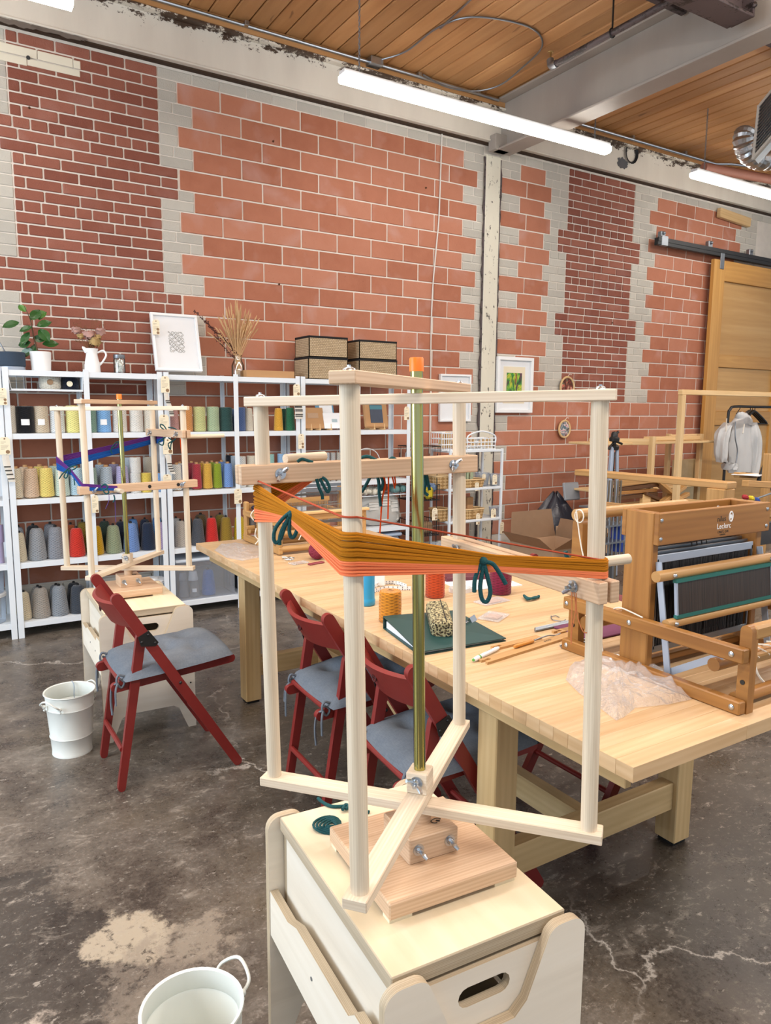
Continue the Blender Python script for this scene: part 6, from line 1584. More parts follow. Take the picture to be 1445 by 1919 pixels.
b = MB(); b.tube([(SX0+.03, SYA+.10, .84), (SX0+.03, SYA+.118, .84)], .0, 6) if False else b.lathe([(.035, -.006), (.035, .006), (.02, .01), (.001, .01)], (SX0+.022, SYA+.07, .81), 20, Matrix.Rotation(PI/2, 3, 'Y')); b.build('ratchet_wheel', STEEL, sl_); b = MB(); b.lathe([(.034, -.006), (.034, .006), (.001, .008)], (SX0+.018, SYB-.07, .84), 20, Matrix.Rotation(PI/2, 3, 'Y')); b.build('ratchet_wheel', STEEL, sl_)
for (y, z, h_) in ((3.44, 1.03, .018), (3.48, 1.05, .016), (3.52, 1.0, .012), (3.44, .86, .014)): b = MB(); b.box((xc2, y, z), (w2_, .012, h_)); b.build('harness_bar', STEEL, sl_)
b = MB(); b.box((xc2-.02, 3.43, .985), (w2_*.62, .012, .022)); b.build('shaft_bar', AMBER2, sl_)
b = MB()
for k in range(110):
    x = SX0+.02+k*(w2_-.02)/110; b.bar((x, 3.455+.05*(k % 2), 1.03), (x+R.uniform(-.004, .004), 3.455+.05*(k % 2), .86), .0012, .0012)
for z in (.955, .93): 
    b.box((xc2, 3.40, z), (w2_-.05, .004, .004))
stuff(b.build('heddles', plain('grey_heddle_wire', '#8d8b86', .45, .5), sl_, 0))
b = MB(); b.box((SX0+.12, SYB-.10, .925), (.20, .12, .02), I3, .008); b.build('dark_cloth_roll', plain('dark_navy_cloth', '#1c2138', .9), sl_)
b = MB()
for pts in ([(475, 975), (470, 965), (478, 955), (484, 962)], [(480, 990), (478, 1004), (484, 1012), (478, 1020)], [(562, 1000), (572, 995), (580, 1008)], [(560, 1012), (566, 1002), (574, 1010)]): b.tube(spline([ony(px, py, 3.24) for px, py in pts], 5), .0028, 5)
b.build('cord', WOOLW, sl_)
b = MB(); b.bar((SX0-.05, SYB-.15, .835), (SX0, SYB-.15, .835), .02, .02, bev=.004); b.build('crank', AMBER2, sl_)
b = MB()
for k in range(9): p = onz(528+R.uniform(0, 20), 1047+R.uniform(-3, 3), TZ+.006); b.tube([p+Vector((.012*math.cos(a+k), .008*math.sin(a), .003*math.sin(3*a))) for a in [i for i in range(6)]], .0016, 5)
tag(b.build('chain_bits', ZINC), 'small heap of metal hooks on the table in front of the smaller loom', 'hooks')
# =================================================================== THINGS ON THE TABLE
def spool(px, py, wpx, tp, colr, label, r_hole=True):
    c = onz(px, py, TZ); d = Vector((c.x, c.y, 0)).normalized(); dp = depth(c); r_ = wpx*dp/F0/2; c = c+d*r_; h = ony(px, tp, c.y).z-TZ
    t_ = thing('yarn_spool', label, 'yarn', (c.x, c.y, TZ)); b = MB()
    b.lathe([(r_*.85, 0), (r_, .005), (r_*.99, h*.3), (r_*1.01, h*.55), (r_*.97, h*.85), (r_*.98, h-.006), (r_*.9, h), (r_*.3, h+.001)], (c.x, c.y, TZ), 36); b.build('yarn', YARN, t_, 60, color=colr)
    b = MB(); b.lathe([(r_*.27, h-.002), (r_*.27, h+.004), (r_*.19, h+.004), (r_*.19, h-.03)], (c.x, c.y, TZ), 20); b.build('core_tube', KRAFT, t_); return t_
spool(731, 1170, 43, 1107, '#cf8524', 'golden orange yarn spool on the table beside the green binder')
spool(815, 1123, 37, 1058, '#c04a22', 'rust orange yarn spool on the table just right of the metal pole')
spool(937, 1117, 42, 1052, '#7c1f3c', 'burgundy yarn spool on the table right of the thin back dowel')
c = onz(684, 1137, TZ)+Vector((.02, .02, 0)); t = thing('water_bottle', 'bright blue bottle on the table behind the front dowel', 'bottle', c)
b = MB(); b.lathe([(.026, 0), (.030, .003), (.031, .02), (.029, .024), (.0285, .03), (.0285, .165), (.022, .185), (.016, .19), (.001, .19)], c, 28); b.build('body', plain('blue_bottle', '#2f93bf', .35), t, 50)
b = MB(); b.lathe([(.018, .19), (.018, .215), (.001, .216)], c, 20); b.build('cap', plain('white_cap', '#e4e6e6', .4), t)
c = onz(695, 1102, TZ); b = MB(); b.box((c.x+.03, c.y+.03, TZ+.06), (.09, .04, .12), rotz(-.4), .004); tag(b.build('white_carton', WHITE), 'white carton standing on the table behind the blue bottle', 'box')
# tape measure ribbons
def tape(pts, label, wd=.016, col_=None):
    b = MB(); sp = spline(pts, 6); n_ = len(sp)
    b.grid(lambda u, v: sp[min(n_-1, int(round(v*(n_-1))))]+Vector((0, 0, u*wd)), 2, n_)
    t_ = thing('tape_measure', label, 'tape measure', sp[0]); b.build('ribbon', WHITE, t_)
    b = MB()
    for i in range(0, n_-1):
        for z in ((.2, .75) if i % 2 == 0 else (.1,)):
            d = (sp[i+1]-sp[i]).normalized(); side = Vector((d.y, -d.x, 0)); q = sp[i]-CF*.0009
            b.box(q+Vector((0, 0, wd*z)), (.0018, .0018, wd*.28))
    b.build('tick_marks', INK, t_)
tape([onz(x, y, TZ+.001) for x, y in ((700, 1118), (692, 1112), (698, 1105), (712, 1098), (730, 1095), (748, 1097), (762, 1102))], 'loosely curled white tape measure on the table beside the blue bottle')
tape([onz(x, y, TZ+.001) for x, y in ((690, 1120), (700, 1112), (720, 1106), (745, 1106), (770, 1106))], 'straight run of the white tape measure, nearer the metal pole')
b = MB(); c = onz(862, 1108, TZ); sp = [c+Vector((.035*math.cos(a)*(1+.04*a), .03*math.sin(a)*(1+.04*a), 0)) for a in [k*.35 for k in range(40)]]
b.grid(lambda u, v: sp[min(39, int(round(v*39)))]+Vector((0, 0, .0005+u*.014)), 2, 40); tag(b.build('rolled_tape', WHITE), 'white tape rolled up on the table behind the thin back dowel', 'tape measure')
c = onz(868, 1082, TZ); b = MB(); b.box((c.x, c.y, TZ+.010), (.21, .14, .02), rotz(-.25), .003); tag(b.build('notebook', plain('maroon_cover', '#5e2430', .6)), 'maroon notebook lying on the table behind the burgundy spool', 'notebook')
c = onz(900, 1093, TZ); b = MB(); b.box((c.x, c.y, TZ+.0015), (.28, .20, .003), rotz(-.15)); o = b.build('paper_sheets', PAPER); tag(o, 'white sheets of paper under the burgundy spool', 'paper')
# binder
A_, B_, C_, D_ = (onz(720, 1176, TZ), onz(790, 1233, TZ), onz(948, 1200, TZ), onz(852, 1151, TZ))
A_, B_, C_, D_ = Vector((1.215, 1.975, 0)), Vector((1.165, 1.69, 0)), Vector((1.475, 1.668, 0)), Vector((1.50, 1.965, 0))
t = thing('ring_binder', 'dark green ring binder lying on the table edge', 'binder', (A_+B_+C_+D_)/4+Vector((0, 0, TZ)))
def quad(b, P, z0, z1):
    vs = [Vector((p.x, p.y, z)) for z in z0 for p in ()]
    lo = [Vector((p.x, p.y, z)) for p, z in zip(P, z0)]; hi = [Vector((p.x, p.y, z)) for p, z in zip(P, z1)]
    b.add(lo+hi, [[3, 2, 1, 0], [4, 5, 6, 7], [0, 1, 5, 4], [1, 2, 6, 5], [2, 3, 7, 6], [3, 0, 4, 7]], [[(0, 0), (1, 0), (1, 1), (0, 1)]]*6)
GRN = plain('dark_green_vinyl', '#18403f', .45, var=.1)
P_ = (A_, B_, C_, D_); hh = (.045, .045, .010, .010); hh = (.042, .006, .005, .030)
hh = (.040, .010, .008, .022)
b = MB(); quad(b, P_, [TZ+.0006]*4, [TZ+.003]*4); b.build('back_cover', GRN, t, 0)
b = MB(); quad(b, P_, [TZ+z for z in hh], [TZ+z+.003 for z in hh]); b.build('front_cover', GRN, t, 0)
b = MB(); sA, sB = A_, D_; quad(b, (A_, D_, D_.lerp(C_, .012), A_.lerp(B_, .012)), [TZ+.0006]*4, [TZ+hh[0]+.003, TZ+hh[3]+.003, TZ+hh[3]+.003, TZ+hh[0]+.003]); b.build('spine', GRN, t, 0)
b = MB(); Q = [A_.lerp(C_, .03), B_.lerp(D_, .04), C_.lerp(A_, .03), D_.lerp(B_, .03)]; quad(b, Q, [TZ+.0035]*4, [TZ+.026, TZ+.007, TZ+.0065, TZ+.018]); b.build('pages', PAPER, t, 0)
# leopard pencil case
def leopard():
    t_ = NT('leopard_print_cloth'); v = t_.coord('Object')
    vo = t_.new('ShaderNodeTexVoronoi', feature='F1'); vo.inputs['Scale'].default_value = 130; vo.inputs['Randomness'].default_value = .8; t_.l(v, vo.inputs['Vector'])
    n_ = t_.noise(v, 160, 3); d = t_.math('ADD', vo.outputs['Distance'], t_.math('MULTIPLY', t_.math('SUBTRACT', n_, .5), .5))
    c_ = t_.ramp(d, [(.0, '#6b5433'), (.18, '#7d6440'), (.26, '#15130f'), (.42, '#1d1a14'), (.52, '#a59a74'), (1, '#b3a981')]); t_.col(c_); t_.set(.85); return t_.m
a, e = Vector((1.40, 1.935, TZ+.056)), Vector((1.295, 1.755, TZ+.041))
t = thing('pencil_case', 'leopard print pencil case lying on the green binder', 'pencil case', (a+e)/2); dd = (e-a).normalized(); fr = frame(dd)
b = MB(); prof = [(.036*math.copysign(abs(math.cos(q))**.55, math.cos(q)), .027*math.copysign(abs(math.sin(q))**.6, math.sin(q))) for q in [k*2*PI/20 for k in range(20)]]
b.grid(lambda u, v: a+dd*((e-a).length*min(1, max(0, (v*1.06-.03))))+fr.col[1]*prof[int(u*20) % 20][0]*(1 if .02 < v < .98 else .82)+fr.col[2]*prof[int(u*20) % 20][1]*(1 if .02 < v < .98 else .82), 20, 14, closeu=True)
n0 = len(b.v); b.f.append(list(range(n0-1, n0-21, -1))); b.uv.append([(0, 0)]*20); b.mi.append(0); b.f.append(list(range(0, 20))); b.uv.append([(0, 0)]*20); b.mi.append(0)
b.build('case_body', leopard(), t, 50)
b = MB(); b.tube([a+fr.col[1]*.012+fr.col[2]*.0265, e+fr.col[1]*.012+fr.col[2]*.0265], .0018, 6); b.tube([lerp(a, e, .1)-fr.col[1]*.0365, e-fr.col[1]*.036+fr.col[2]*.004], .0015, 6); b.build('seam_piping', BLACK, t)
c = Vector((1.462, 1.835, TZ+.020)); t = thing('binder_clip', 'chrome binder clip on the edge of the green binder', 'clip', c)
b = MB(); b.prism([(-.011, 0), (.011, 0), (0, .018)], .045, Matrix(((.5, .0, .85, c.x), (-.85, 0, .5, c.y), (0, 1, 0, c.z-.002), (0, 0, 0, 1)))); b.build('clip_body', ZINC, t, 0)
b = MB(); b.tube(spline([c+Vector((-.0, .01, .002)), c+Vector((-.03, .0, .004)), c+Vector((-.045, -.005, .004)), c+Vector((-.04, -.016, .006)), c+Vector((-.01, -.008, .006))], 4), .0020, 6); b.build('wire_handle', STEEL, t)
# marker, shuttles, threading hook, rods
a, e = onz(887, 1237, TZ+.008), onz(934, 1214, TZ+.008); t = thing('marker_pen', 'white marker pen with green rings on the table near the wooden shuttles', 'pen', a)
b = MB(); b.tube([lerp(a, e, .22), lerp(a, e, .9), e], [.0065, .0062, .0045], 12); b.build('barrel', WHITE, t)
b = MB(); b.tube([lerp(a, e, .01), lerp(a, e, .20)], [.0055, .0072], 12); b.build('pen_cap', WHITE, t)
b = MB(); b.tube([a-(e-a)*.012, lerp(a, e, .03)], [.0035, .0058], 12); b.tube([lerp(a, e, .20), lerp(a, e, .245)], .0074, 12); b.build('green_ring', plain('green_plastic', '#4f9a3a', .4), t)
b = MB(); d = (e-a).normalized(); fr = frame(d)
for k in range(5): b.box(lerp(a, e, .5+k*.05)+Vector((0, 0, .0066)), (.003, .0012, .0006), fr)
b.build('printed_mark', INK, t)
SHW = wood('shuttle_wood', '#a9804f', '#bd9460', '#cda673', .45, ring=.2)
def shuttle(a, e, w, label, mark=False):
    d = (e-a); L_ = d.length; fr = frame(d); t_ = thing('stick_shuttle', label, 'shuttle', a)
    h = w/2; prof = [(0, -h)]+[(L_, -h*.9), (L_, -h*.25), (L_-.02, -h*.3), (L_-.032, 0), (L_-.02, h*.3), (L_, h*.25), (L_, h*.9), (0, h)]
    prof = [(0, -h), (L_, -h), (L_, h), (0, h), (0, h*.35), (.012, h*.3), (.028, h*.45), (.034, 0), (.024, -h*.3), (.006, -h*.25)]
    b = MB(); b.prism(prof, .007, lambda p: a+fr.col[0]*p[0]+fr.col[1]*p[1]+fr.col[2]*p[2]); o_ = b.build('shuttle_stick', SHW, t_, 0)
    if mark:
        b = MB(); c_ = a+fr.col[0]*L_*.55+fr.col[2]*.0072
        for k in range(3): b.tube([c_+fr.col[0]*(k*.012+.005*math.cos(q))+fr.col[1]*.005*math.sin(q) for q in [i*.6 for i in range(8)]], .0008, 4)
        b.build('burned_mark', INK, t_)
shuttle(onz(905, 1243, TZ), onz(1105, 1180, TZ), .034, 'long wooden stick shuttle on the table, the nearer one', True)
shuttle(onz(925, 1217, TZ), onz(1010, 1196, TZ), .026, 'short wooden stick shuttle on the table behind the marker pen')
shuttle(onz(1040, 1188, TZ), onz(1120, 1168, TZ), .028, 'dark wooden stick lying under the left side of the large loom')
a, e, f_ = onz(964, 1212, TZ+.013), onz(999, 1201, TZ+.013), onz(1050, 1187, TZ+.008); t = thing('threading_hook', 'steel threading hook with an orange wooden handle on the short shuttle', 'tool', a)
b = MB(); b.tube([a, lerp(a, e, .1), lerp(a, e, .6), lerp(a, e, .9), e], [.0045, .006, .0055, .0062, .005], 12); b.build('handle', wood('orange_handle', '#b9792e', '#c98a3e', '#d79a4e', .4), t)
b = MB(); b.tube(spline([e, lerp(e, f_, .5)+Vector((0, 0, .004)), lerp(e, f_, .8)+Vector((0, 0, -.002)), f_], 5), .0022, 8); b.build('shank', STEEL, t)
b = MB()
for k in range(3): b.tube([onz(1003, 1182-k*2, TZ+.005), onz(1110, 1158-k*2, TZ+.005)], .0042, 8)
tag(b.build('metal_rods', STEEL), 'bundle of grey metal rods on the table beside the large loom', 'rods')
b = MB(); b.tube([onz(1050, 1210, TZ+.004), onz(1120, 1192, TZ+.004)], .003, 8); b.tube([onz(1052, 1213, TZ+.004), onz(1120, 1198, TZ+.004)], .003, 8); tag(b.build('metal_rods', STEEL), 'two thin dark rods lying under the left foot of the large loom', 'rods')
b = MB(); b.tube(spline([onz(x, y, TZ+.004) for x, y in ((1033, 1154), (1034, 1160), (1042, 1163), (1055, 1164), (1060, 1161))], 5), .0018, 6); b.tube(spline([onz(x, y, TZ+.004) for x, y in ((1034, 1155), (1042, 1154), (1048, 1157))], 5), .0016, 6); tag(b.build('wire_ring', STEEL), 'thin open wire ring on the table above the metal rods', 'wire')
b = MB()
for k in range(3): b.tube(spline([onz(982+k, 1116+k*1.5, TZ+.008+.004*(k % 2)), onz(990, 1121+k, TZ+.010), onz(1002, 1121-k*.8, TZ+.009), onz(1010, 1117+k, TZ+.007)], 5), .005, 8)
tag(b.build('wool_bundle', TEAL, smooth=60), 'small folded bundle of teal wool lying on the bare table', 'yarn')
def packet(px, py, w, d, rz, label):
    c = onz(px, py, TZ); b = MB(); b.box((c.x, c.y, TZ+.0035), (w, d, .005), rotz(rz), .002); o_ = b.build('plastic_packet', CLEARP); tag(o_, label, 'packet')
    b = MB(); b.box((c.x, c.y, TZ+.0035), (w*.45, d*.6, .003), rotz(rz)); b.build('insert_card', plain('pinkish_card', '#bfa08c', .8), o_)
packet(922, 1128, .13, .07, .1, 'small clear plastic packet on the table in front of the burgundy spool')
packet(925, 1157, .11, .08, .5, 'small clear plastic packet on the table beyond the green binder')
packet(560, 1056, .09, .05, .2, 'small clear plastic packet on the table before the wool ball')
c = onz(600, 1050, TZ); b = MB(); cc = Vector((c.x, c.y+.03, TZ+.042))
b.ball(cc, .039, 20, 14)
for k in range(46):
    ax = Vector((R.gauss(0, 1), R.gauss(0, 1), R.gauss(0, 1))).normalized(); fr = frame(ax); r_ = .0405
    b.tube([cc+(fr.col[1]*math.cos(q)+fr.col[2]*math.sin(q))*r_ for q in [i*PI/9 for i in range(18)]], .0022, 5, closed=True)
tag(b.build('wool_ball', FIBRE, smooth=60, color='#8c3a4a'), 'dusty crimson ball of wool on the far part of the table', 'yarn')
a, e = onz(579, 1058, TZ+.004), onz(606, 1053, TZ+.004); b = MB(); b.bar(a, e, .022, .007, bev=.002); tag(b.build('red_case', plain('red_case', '#8a3540', .4)), 'small flat dark red case on the table before the wool ball', 'case')
# crumpled clear bags
def bag(outline, zmax, label, seed):
    r_ = random.Random(seed); P_ = [onz(x, y, TZ) for x, y in outline]; n_ = len(P_); c_ = sum(P_, Vector())/n_
    rim = []
    for i in range(n_):
        for k in range(3): rim.append(lerp(P_[i], P_[(i+1) % n_], k/3))
    b = MB(); M_ = 11
    ph = [r_.uniform(0, 6) for _ in range(12)]
    def f(u, v):
        q = rim[int(u*len(rim)) % len(rim)]; p = lerp(q, c_, v); h = zmax*(1-(1-v)**2)**.5
        cr = sum(math.sin(p.x*(40+17*k)+p.y*(55-13*k)+ph[k]) for k in range(5))/5
        cr2 = abs(math.sin(p.x*90+p.y*35+ph[7]))*abs(math.sin(p.y*80-p.x*20+ph[8]))
        return Vector((p.x, p.y, TZ+.002+h*(.55+.35*cr+.35*cr2)+r_.uniform(0, .003)*(v > .02)))
    b.grid(f, len(rim), M_, closeu=True); o_ = b.build('plastic_bag', CLEARP, smooth=0); tag(o_, label, 'bag'); return o_
bag([(1060, 1275), (1068, 1250), (1100, 1238), (1150, 1236), (1205, 1240), (1250, 1262), (1297, 1312), (1250, 1322), (1190, 1328), (1170, 1345), (1155, 1352), (1120, 1325), (1085, 1300)], .050, 'large crumpled clear plastic bag on the table in front of the large loom', 3)
bag([(402, 1032), (412, 1022), (440, 1019), (475, 1022), (500, 1028), (488, 1045), (455, 1052), (425, 1046)], .018, 'flat crumpled clear plastic bag on the far left corner of the table', 5)
# =================================================================== WALL PICTURES
def art_lines(t, P, Rm, w, h, y):
    b = MB()
    for i in range(3): b.box(P(0, y, .07-i*.018), (w*.42*(1-.2*i), .002, .003), Rm)
    b.tube([P(.016*math.cos(q), y, -.05+.016*math.sin(q)) for q in [k*.5 for k in range(13)]], .002, 5, closed=True)
    b.build('faint_print', plain('faint_grey_ink', '#b9bcc0', .8), t)
def art_abstract(t, P, Rm, w, h, y):
    t_ = NT('abstract_paint'); v = t_.coord('Object', (9, 9, 3.2)); n_ = t_.noise(v, 1.0, 4, .55, 2.2)
    t_.col(t_.ramp(n_, [(.28, '#2c1030'), (.36, '#7a1f4e'), (.42, '#0f3d1c'), (.50, '#3f9a28'), (.57, '#c8cf2a'), (.64, '#1a2c14'), (.72, '#d8722a'), (.8, '#5a1d6a')])); t_.set(.6)
    b = MB(); b.box(P(0, y, .005), (w*.42, .003, h*.42), Rm); b.build('abstract_print', t_.m, t)
    b = MB(); b.box(P(0, y+.002, 0), (w*.6, .002, h*.66), Rm); b.build('cream_mount', TAGP, t)
framed('framed_print', 'white frame with a nearly blank sheet hung left of the column', [(824, 701), (882, 702), (881, 790), (823, 790)], WALL-.025, WALL-.025, .03, .018, None, art_lines)
framed('framed_print', 'white frame with a bright green and purple abstract picture hung right of the column', [(932, 668), (999, 671), (995, 774), (928, 773)], WALL-.03, WALL-.03, .04, .03, None, art_abstract)
def hoop(px, py, rpx, label, cols):
    c = ony(px, py, WALL-.03); r_ = rpx*depth(c)/F0
    t = thing('embroidery_hoop', label, 'wall hoop', c, 'embroidery hoops')
    b = MB(); b.tube([c+Vector((r_*math.cos(a), 0, 1.12*r_*math.sin(a))) for a in [k*PI/18 for k in range(36)]], .010, 8, closed=True); b.build('hoop_ring', PINE, t)
    t_ = NT('stitched_cloth'); n_ = t_.noise(t_.coord('Object', (14, 1, 14)), 1, 3, .5, 1.5); t_.col(t_.ramp(n_, cols, 'CONSTANT')); t_.bump(t_.noise(t_.coord('Object'), 200, 2), .6, .003); t_.set(.9)
    b = MB(); b.grid(lambda u, v: c+Vector((r_*v*math.cos(2*PI*u), -.012*(1-v), 1.12*r_*v*math.sin(2*PI*u))), 32, 8, closeu=True); b.build('stitched_cloth', t_.m, t)
    b = MB(); b.tube([c+Vector((0, 0, 1.12*r_)), c+Vector((.02, -.005, 1.12*r_+.03)), c+Vector((.05, -.005, 1.12*r_+.025))], .003, 5); b.build('ribbon', WOOLW, t)
hoop(1063, 726, 17, 'embroidery hoop with a dark red and green pattern, the upper one on the wall', [(0, '#4a2a1e'), (.40, '#7c2f2a'), (.47, '#53604a'), (.53, '#b8604a'), (.58, '#c9a79a'), (.63, '#3a4030')])
hoop(1058, 804, 14, 'embroidery hoop with a pale grey and blue pattern, the lower one on the wall', [(0, '#5b4a44'), (.40, '#8a8f94'), (.47, '#4c6470'), (.52, '#d0ccc8'), (.57, '#c9a0a8'), (.62, '#6a4a4a')])
# =================================================================== WHITE RACK BY THE COLUMN
t = thing('display_rack', 'slim white metal display rack standing before the column', 'rack', (3.99, 5.08, 0))
RX0, RX1, RY0, RY1 = 3.70, 4.265, 4.95, 5.22
for x in (RX0, RX1):
    for y in (RY0, RY1):
        b = MB(); b.box((x, y, .56), (.020, .020, 1.12), I3, .002); b.build('post', SHELFW, t)
for z in (1.112, .785, .507, .20):
    b = MB(); b.box(((RX0+RX1)/2, (RY0+RY1)/2, z-.008), (RX1-RX0-.02, RY1-RY0-.02, .012), I3, .002)
    for y in (RY0, RY1): b.box(((RX0+RX1)/2, y, z-.008), (RX1-RX0-.02, .018, .020), I3, .002)
    for x in (RX0, RX1): b.box((x, (RY0+RY1)/2, z-.008), (.018, RY1-RY0-.02, .020), I3, .002)
    b.build('rack_shelf', SHELFW, t)
def wirebasket(px0, px1, pb, pt, y0, y1, label, handle):
    a, c = ony(px0, pb, y0), ony(px1, pb, y0); z0 = 1.112; h = ony(px0, pt, y0).z-z0; x0, x1 = a.x, c.x
    t = thing('wire_basket', label, 'basket', ((x0+x1)/2, (y0+y1)/2, z0), 'white wire baskets')
    b = MB()
    for z in (.004, h*.34, h*.67, h): b.tube([(x0, y0, z0+z), (x1, y0, z0+z), (x1, y1, z0+z), (x0, y1, z0+z)], .0055, 6, closed=True)
    n_ = 8
    for i in range(n_+1):
        x = x0+(x1-x0)*i/n_
        for y in (y0, y1): b.tube([(x, y, z0), (x, y, z0+h)], .003, 5)
    b.build('wire_frame', SHELFW, t)
    b = MB(); b.tube(spline([(x0, y0, z0+h*.6), (x0+.01, y0, z0+h*1.25), ((x0+x1)/2, y0, z0+h*1.62), (x1-.01, y0, z0+h*1.25), (x1, y0, z0+h*.6)], 6), .007, 8)
    if handle: b.build('handle', SHELFW, t)
    b = MB()
    for k in range(14): x = R.uniform(x0+.03, x1-.03); y = R.uniform(y0+.03, y1-.03); q = Vector((x, y, z0+.02)); b.bar(q, q+Vector((R.uniform(-.04, .04), 0, h*R.uniform(.4, .9))), .014, .012)
    stuff(b.build('wooden_pegs', PINE, t))
wirebasket(828, 862, 838, 812, 4.98, 5.13, 'white wire basket of wooden bobbins at the left on top of the display rack', False)
wirebasket(876, 928, 836, 822, 4.97, 5.13, 'white wire basket with an arched handle on top of the display rack', True)
for k, (px, py) in enumerate(((837, 806), (842, 808))):
    q = ony(px, 833, 5.05); b = MB(); b.lathe([(.014, 0), (.017, .01), (.013, .03), (.013, .12), (.018, .13), (.001, .14)], (q.x, 5.05, 1.13), 12); tag(b.build('wood_bobbin', PINE), ['pale wooden bobbin standing at the left in the wire basket on the rack', 'pale wooden bobbin standing next to the leftmost one on the rack'][k], 'bobbin')
def chip(px0, px1, pb, pt, zs, y0, d, label):
    a, c = ony(px0, pb, y0), ony(px1, pb, y0); x0, x1 = a.x, c.x; h = ony(px0, pt, y0).z-zs; xc_, w_ = (x0+x1)/2, (x1-x0)
    t = thing('chip_basket', label, 'basket', (xc_, y0+d/2, zs), 'woven chip baskets')
    b = MB(); e = lambda q, p: math.copysign(abs(q)**p, q)
    b.grid(lambda u, v: Vector((xc_+e(math.cos(2*PI*u), .45)*w_/2*(.86+.14*v), y0+d/2+e(math.sin(2*PI*u), .45)*d/2*(.86+.14*v), zs+.001+h*v)), 32, 6, closeu=True, us=.5, vs_=h)
    b.build('woven_wall', CHIP, t, 60)
    b = MB(); b.tube([(xc_+e(math.cos(q), .45)*w_/2, y0+d/2+e(math.sin(q), .45)*d/2, zs+h) for q in [k*PI/16 for k in range(32)]], .006, 6, closed=True); b.build('rim', PINE, t)
    b = MB()
    for k in range(12): b.box((xc_+R.uniform(-.3, .3)*w_, y0+d/2+R.uniform(-.3, .3)*d, zs+h*.75), (.05, .04, .03), rotz(R.random()*3), .006)
    stuff(b.build('small_packets', KRAFT, t))
def chipmat():
    t_ = NT('woven_chip'); ck = t_.new('ShaderNodeTexChecker'); ck.inputs['Scale'].default_value = 60; t_.l(t_.coord('UV', (1, 1, 1), (0, 0, .78)), ck.inputs['Vector']); ck.inputs['Color1'].default_value = lin('#c9a877'); ck.inputs['Color2'].default_value = lin('#9a7848')
    t_.col(ck.outputs['Color']); t_.bump(ck.outputs['Fac'], .5, .003); t_.set(.75); return t_.m
CHIP = chipmat()
chip(819, 850, 912, 893, .785, 4.98, .16, 'woven chip basket at the left on the middle shelf of the display rack')
chip(872, 912, 911, 900, .785, 4.97, .14, 'shallow woven chip basket with a tag in the middle of the display rack')
chip(821, 846, 976, 956, .507, 4.98, .16, 'woven chip basket at the left on the lower shelf of the display rack')
chip(871, 911, 974, 956, .507, 4.97, .15, 'woven chip basket with a tag on the lower shelf of the display rack')
def tub(px0, px1, pb, pt, zs, y, label, col_):
    a, c = ony(px0, pb, y), ony(px1, pb, y); h = ony(px0, pt, y).z-zs; xc_, r_ = (a.x+c.x)/2, (c.x-a.x)/2
    t = thing('clear_tub', label, 'tub', (xc_, y, zs), 'clear plastic tubs')
    b = MB(); b.lathe([(r_*.8, .001), (r_, h), (r_*1.06, h), (r_*.97, h-.003), (r_*.76, .004)], (xc_, y, zs), 20); b.build('tub', FROST, t)
    b = MB()
    for k in range(14): b.ball((xc_+R.uniform(-.5, .5)*r_, y+R.uniform(-.5, .5)*r_, zs+.02+R.random()*h*.6), .012, 6, 5)
    stuff(b.build('buttons', plain('tub_'+col_[1:], col_, .6), t))
tub(893, 914, 906, 886, .785, 5.10, 'clear tub behind the shallow chip basket on the middle shelf of the rack', '#b9b4a6')
tub(919, 936, 905, 888, .785, 5.05, 'clear tub with a tag at the right of the middle shelf of the rack', '#c8c4b8')
tub(918, 935, 968, 950, .507, 5.05, 'clear tub of shells with a tag at the right of the lower rack shelf', '#7a4a3c')
b = MB(); q = ony(887, 962, 5.10); b.box((ony(878, 962, 5.12).x, 5.12, .60), (.07, .05, .17), I3, .004); tag(b.build('kraft_bag', KRAFT), 'kraft bag standing behind the chip basket on the lower shelf of the rack', 'bag')
b = MB()
for k in range(5): q = ony(880+R.uniform(-6, 8), 905, 5.05); b.grid(lambda u, v, q=q: Vector((q.x+(u-.5)*.05, 5.05+.02*u, .84+v*.08+.01*math.sin(u*5+k))), 4, 4)
stuff(tag(b.build('seed_packets', plain('green_white_print', '#a8b89a', .6, var=.5)), 'green and white packets standing in the shallow chip basket', 'packets'))
for a in ((894, 904, 920, 9, 4.945, 'cream paper tag on the shallow chip basket of the rack', 1), (907, 888, 900, 8, 5.0, 'cream paper tag on the middle clear tub of the rack', 1), (927.5, 889, 908, 11, 4.98, 'cream paper tag on the right clear tub of the middle rack shelf', 1),
          (896, 962, 983, 9, 4.945, 'cream paper tag on the lower chip basket of the rack', 1), (925, 953, 970, 12, 4.98, 'cream paper tag on the tub of shells on the rack', 1), (941, 978, 1000, 9, 4.93, 'cream paper tag on the right post of the display rack', 1), (815, 952, 975, 12, 4.93, 'cream paper tag with two stickers on the black wire stand', 2), (823, 1014, 1034, 8.5, 4.9, 'cream paper tag with three stickers beside the grey tote', 3)):
    ptag(a[0], a[1], a[2], a[3], a[4], a[5], a[6])
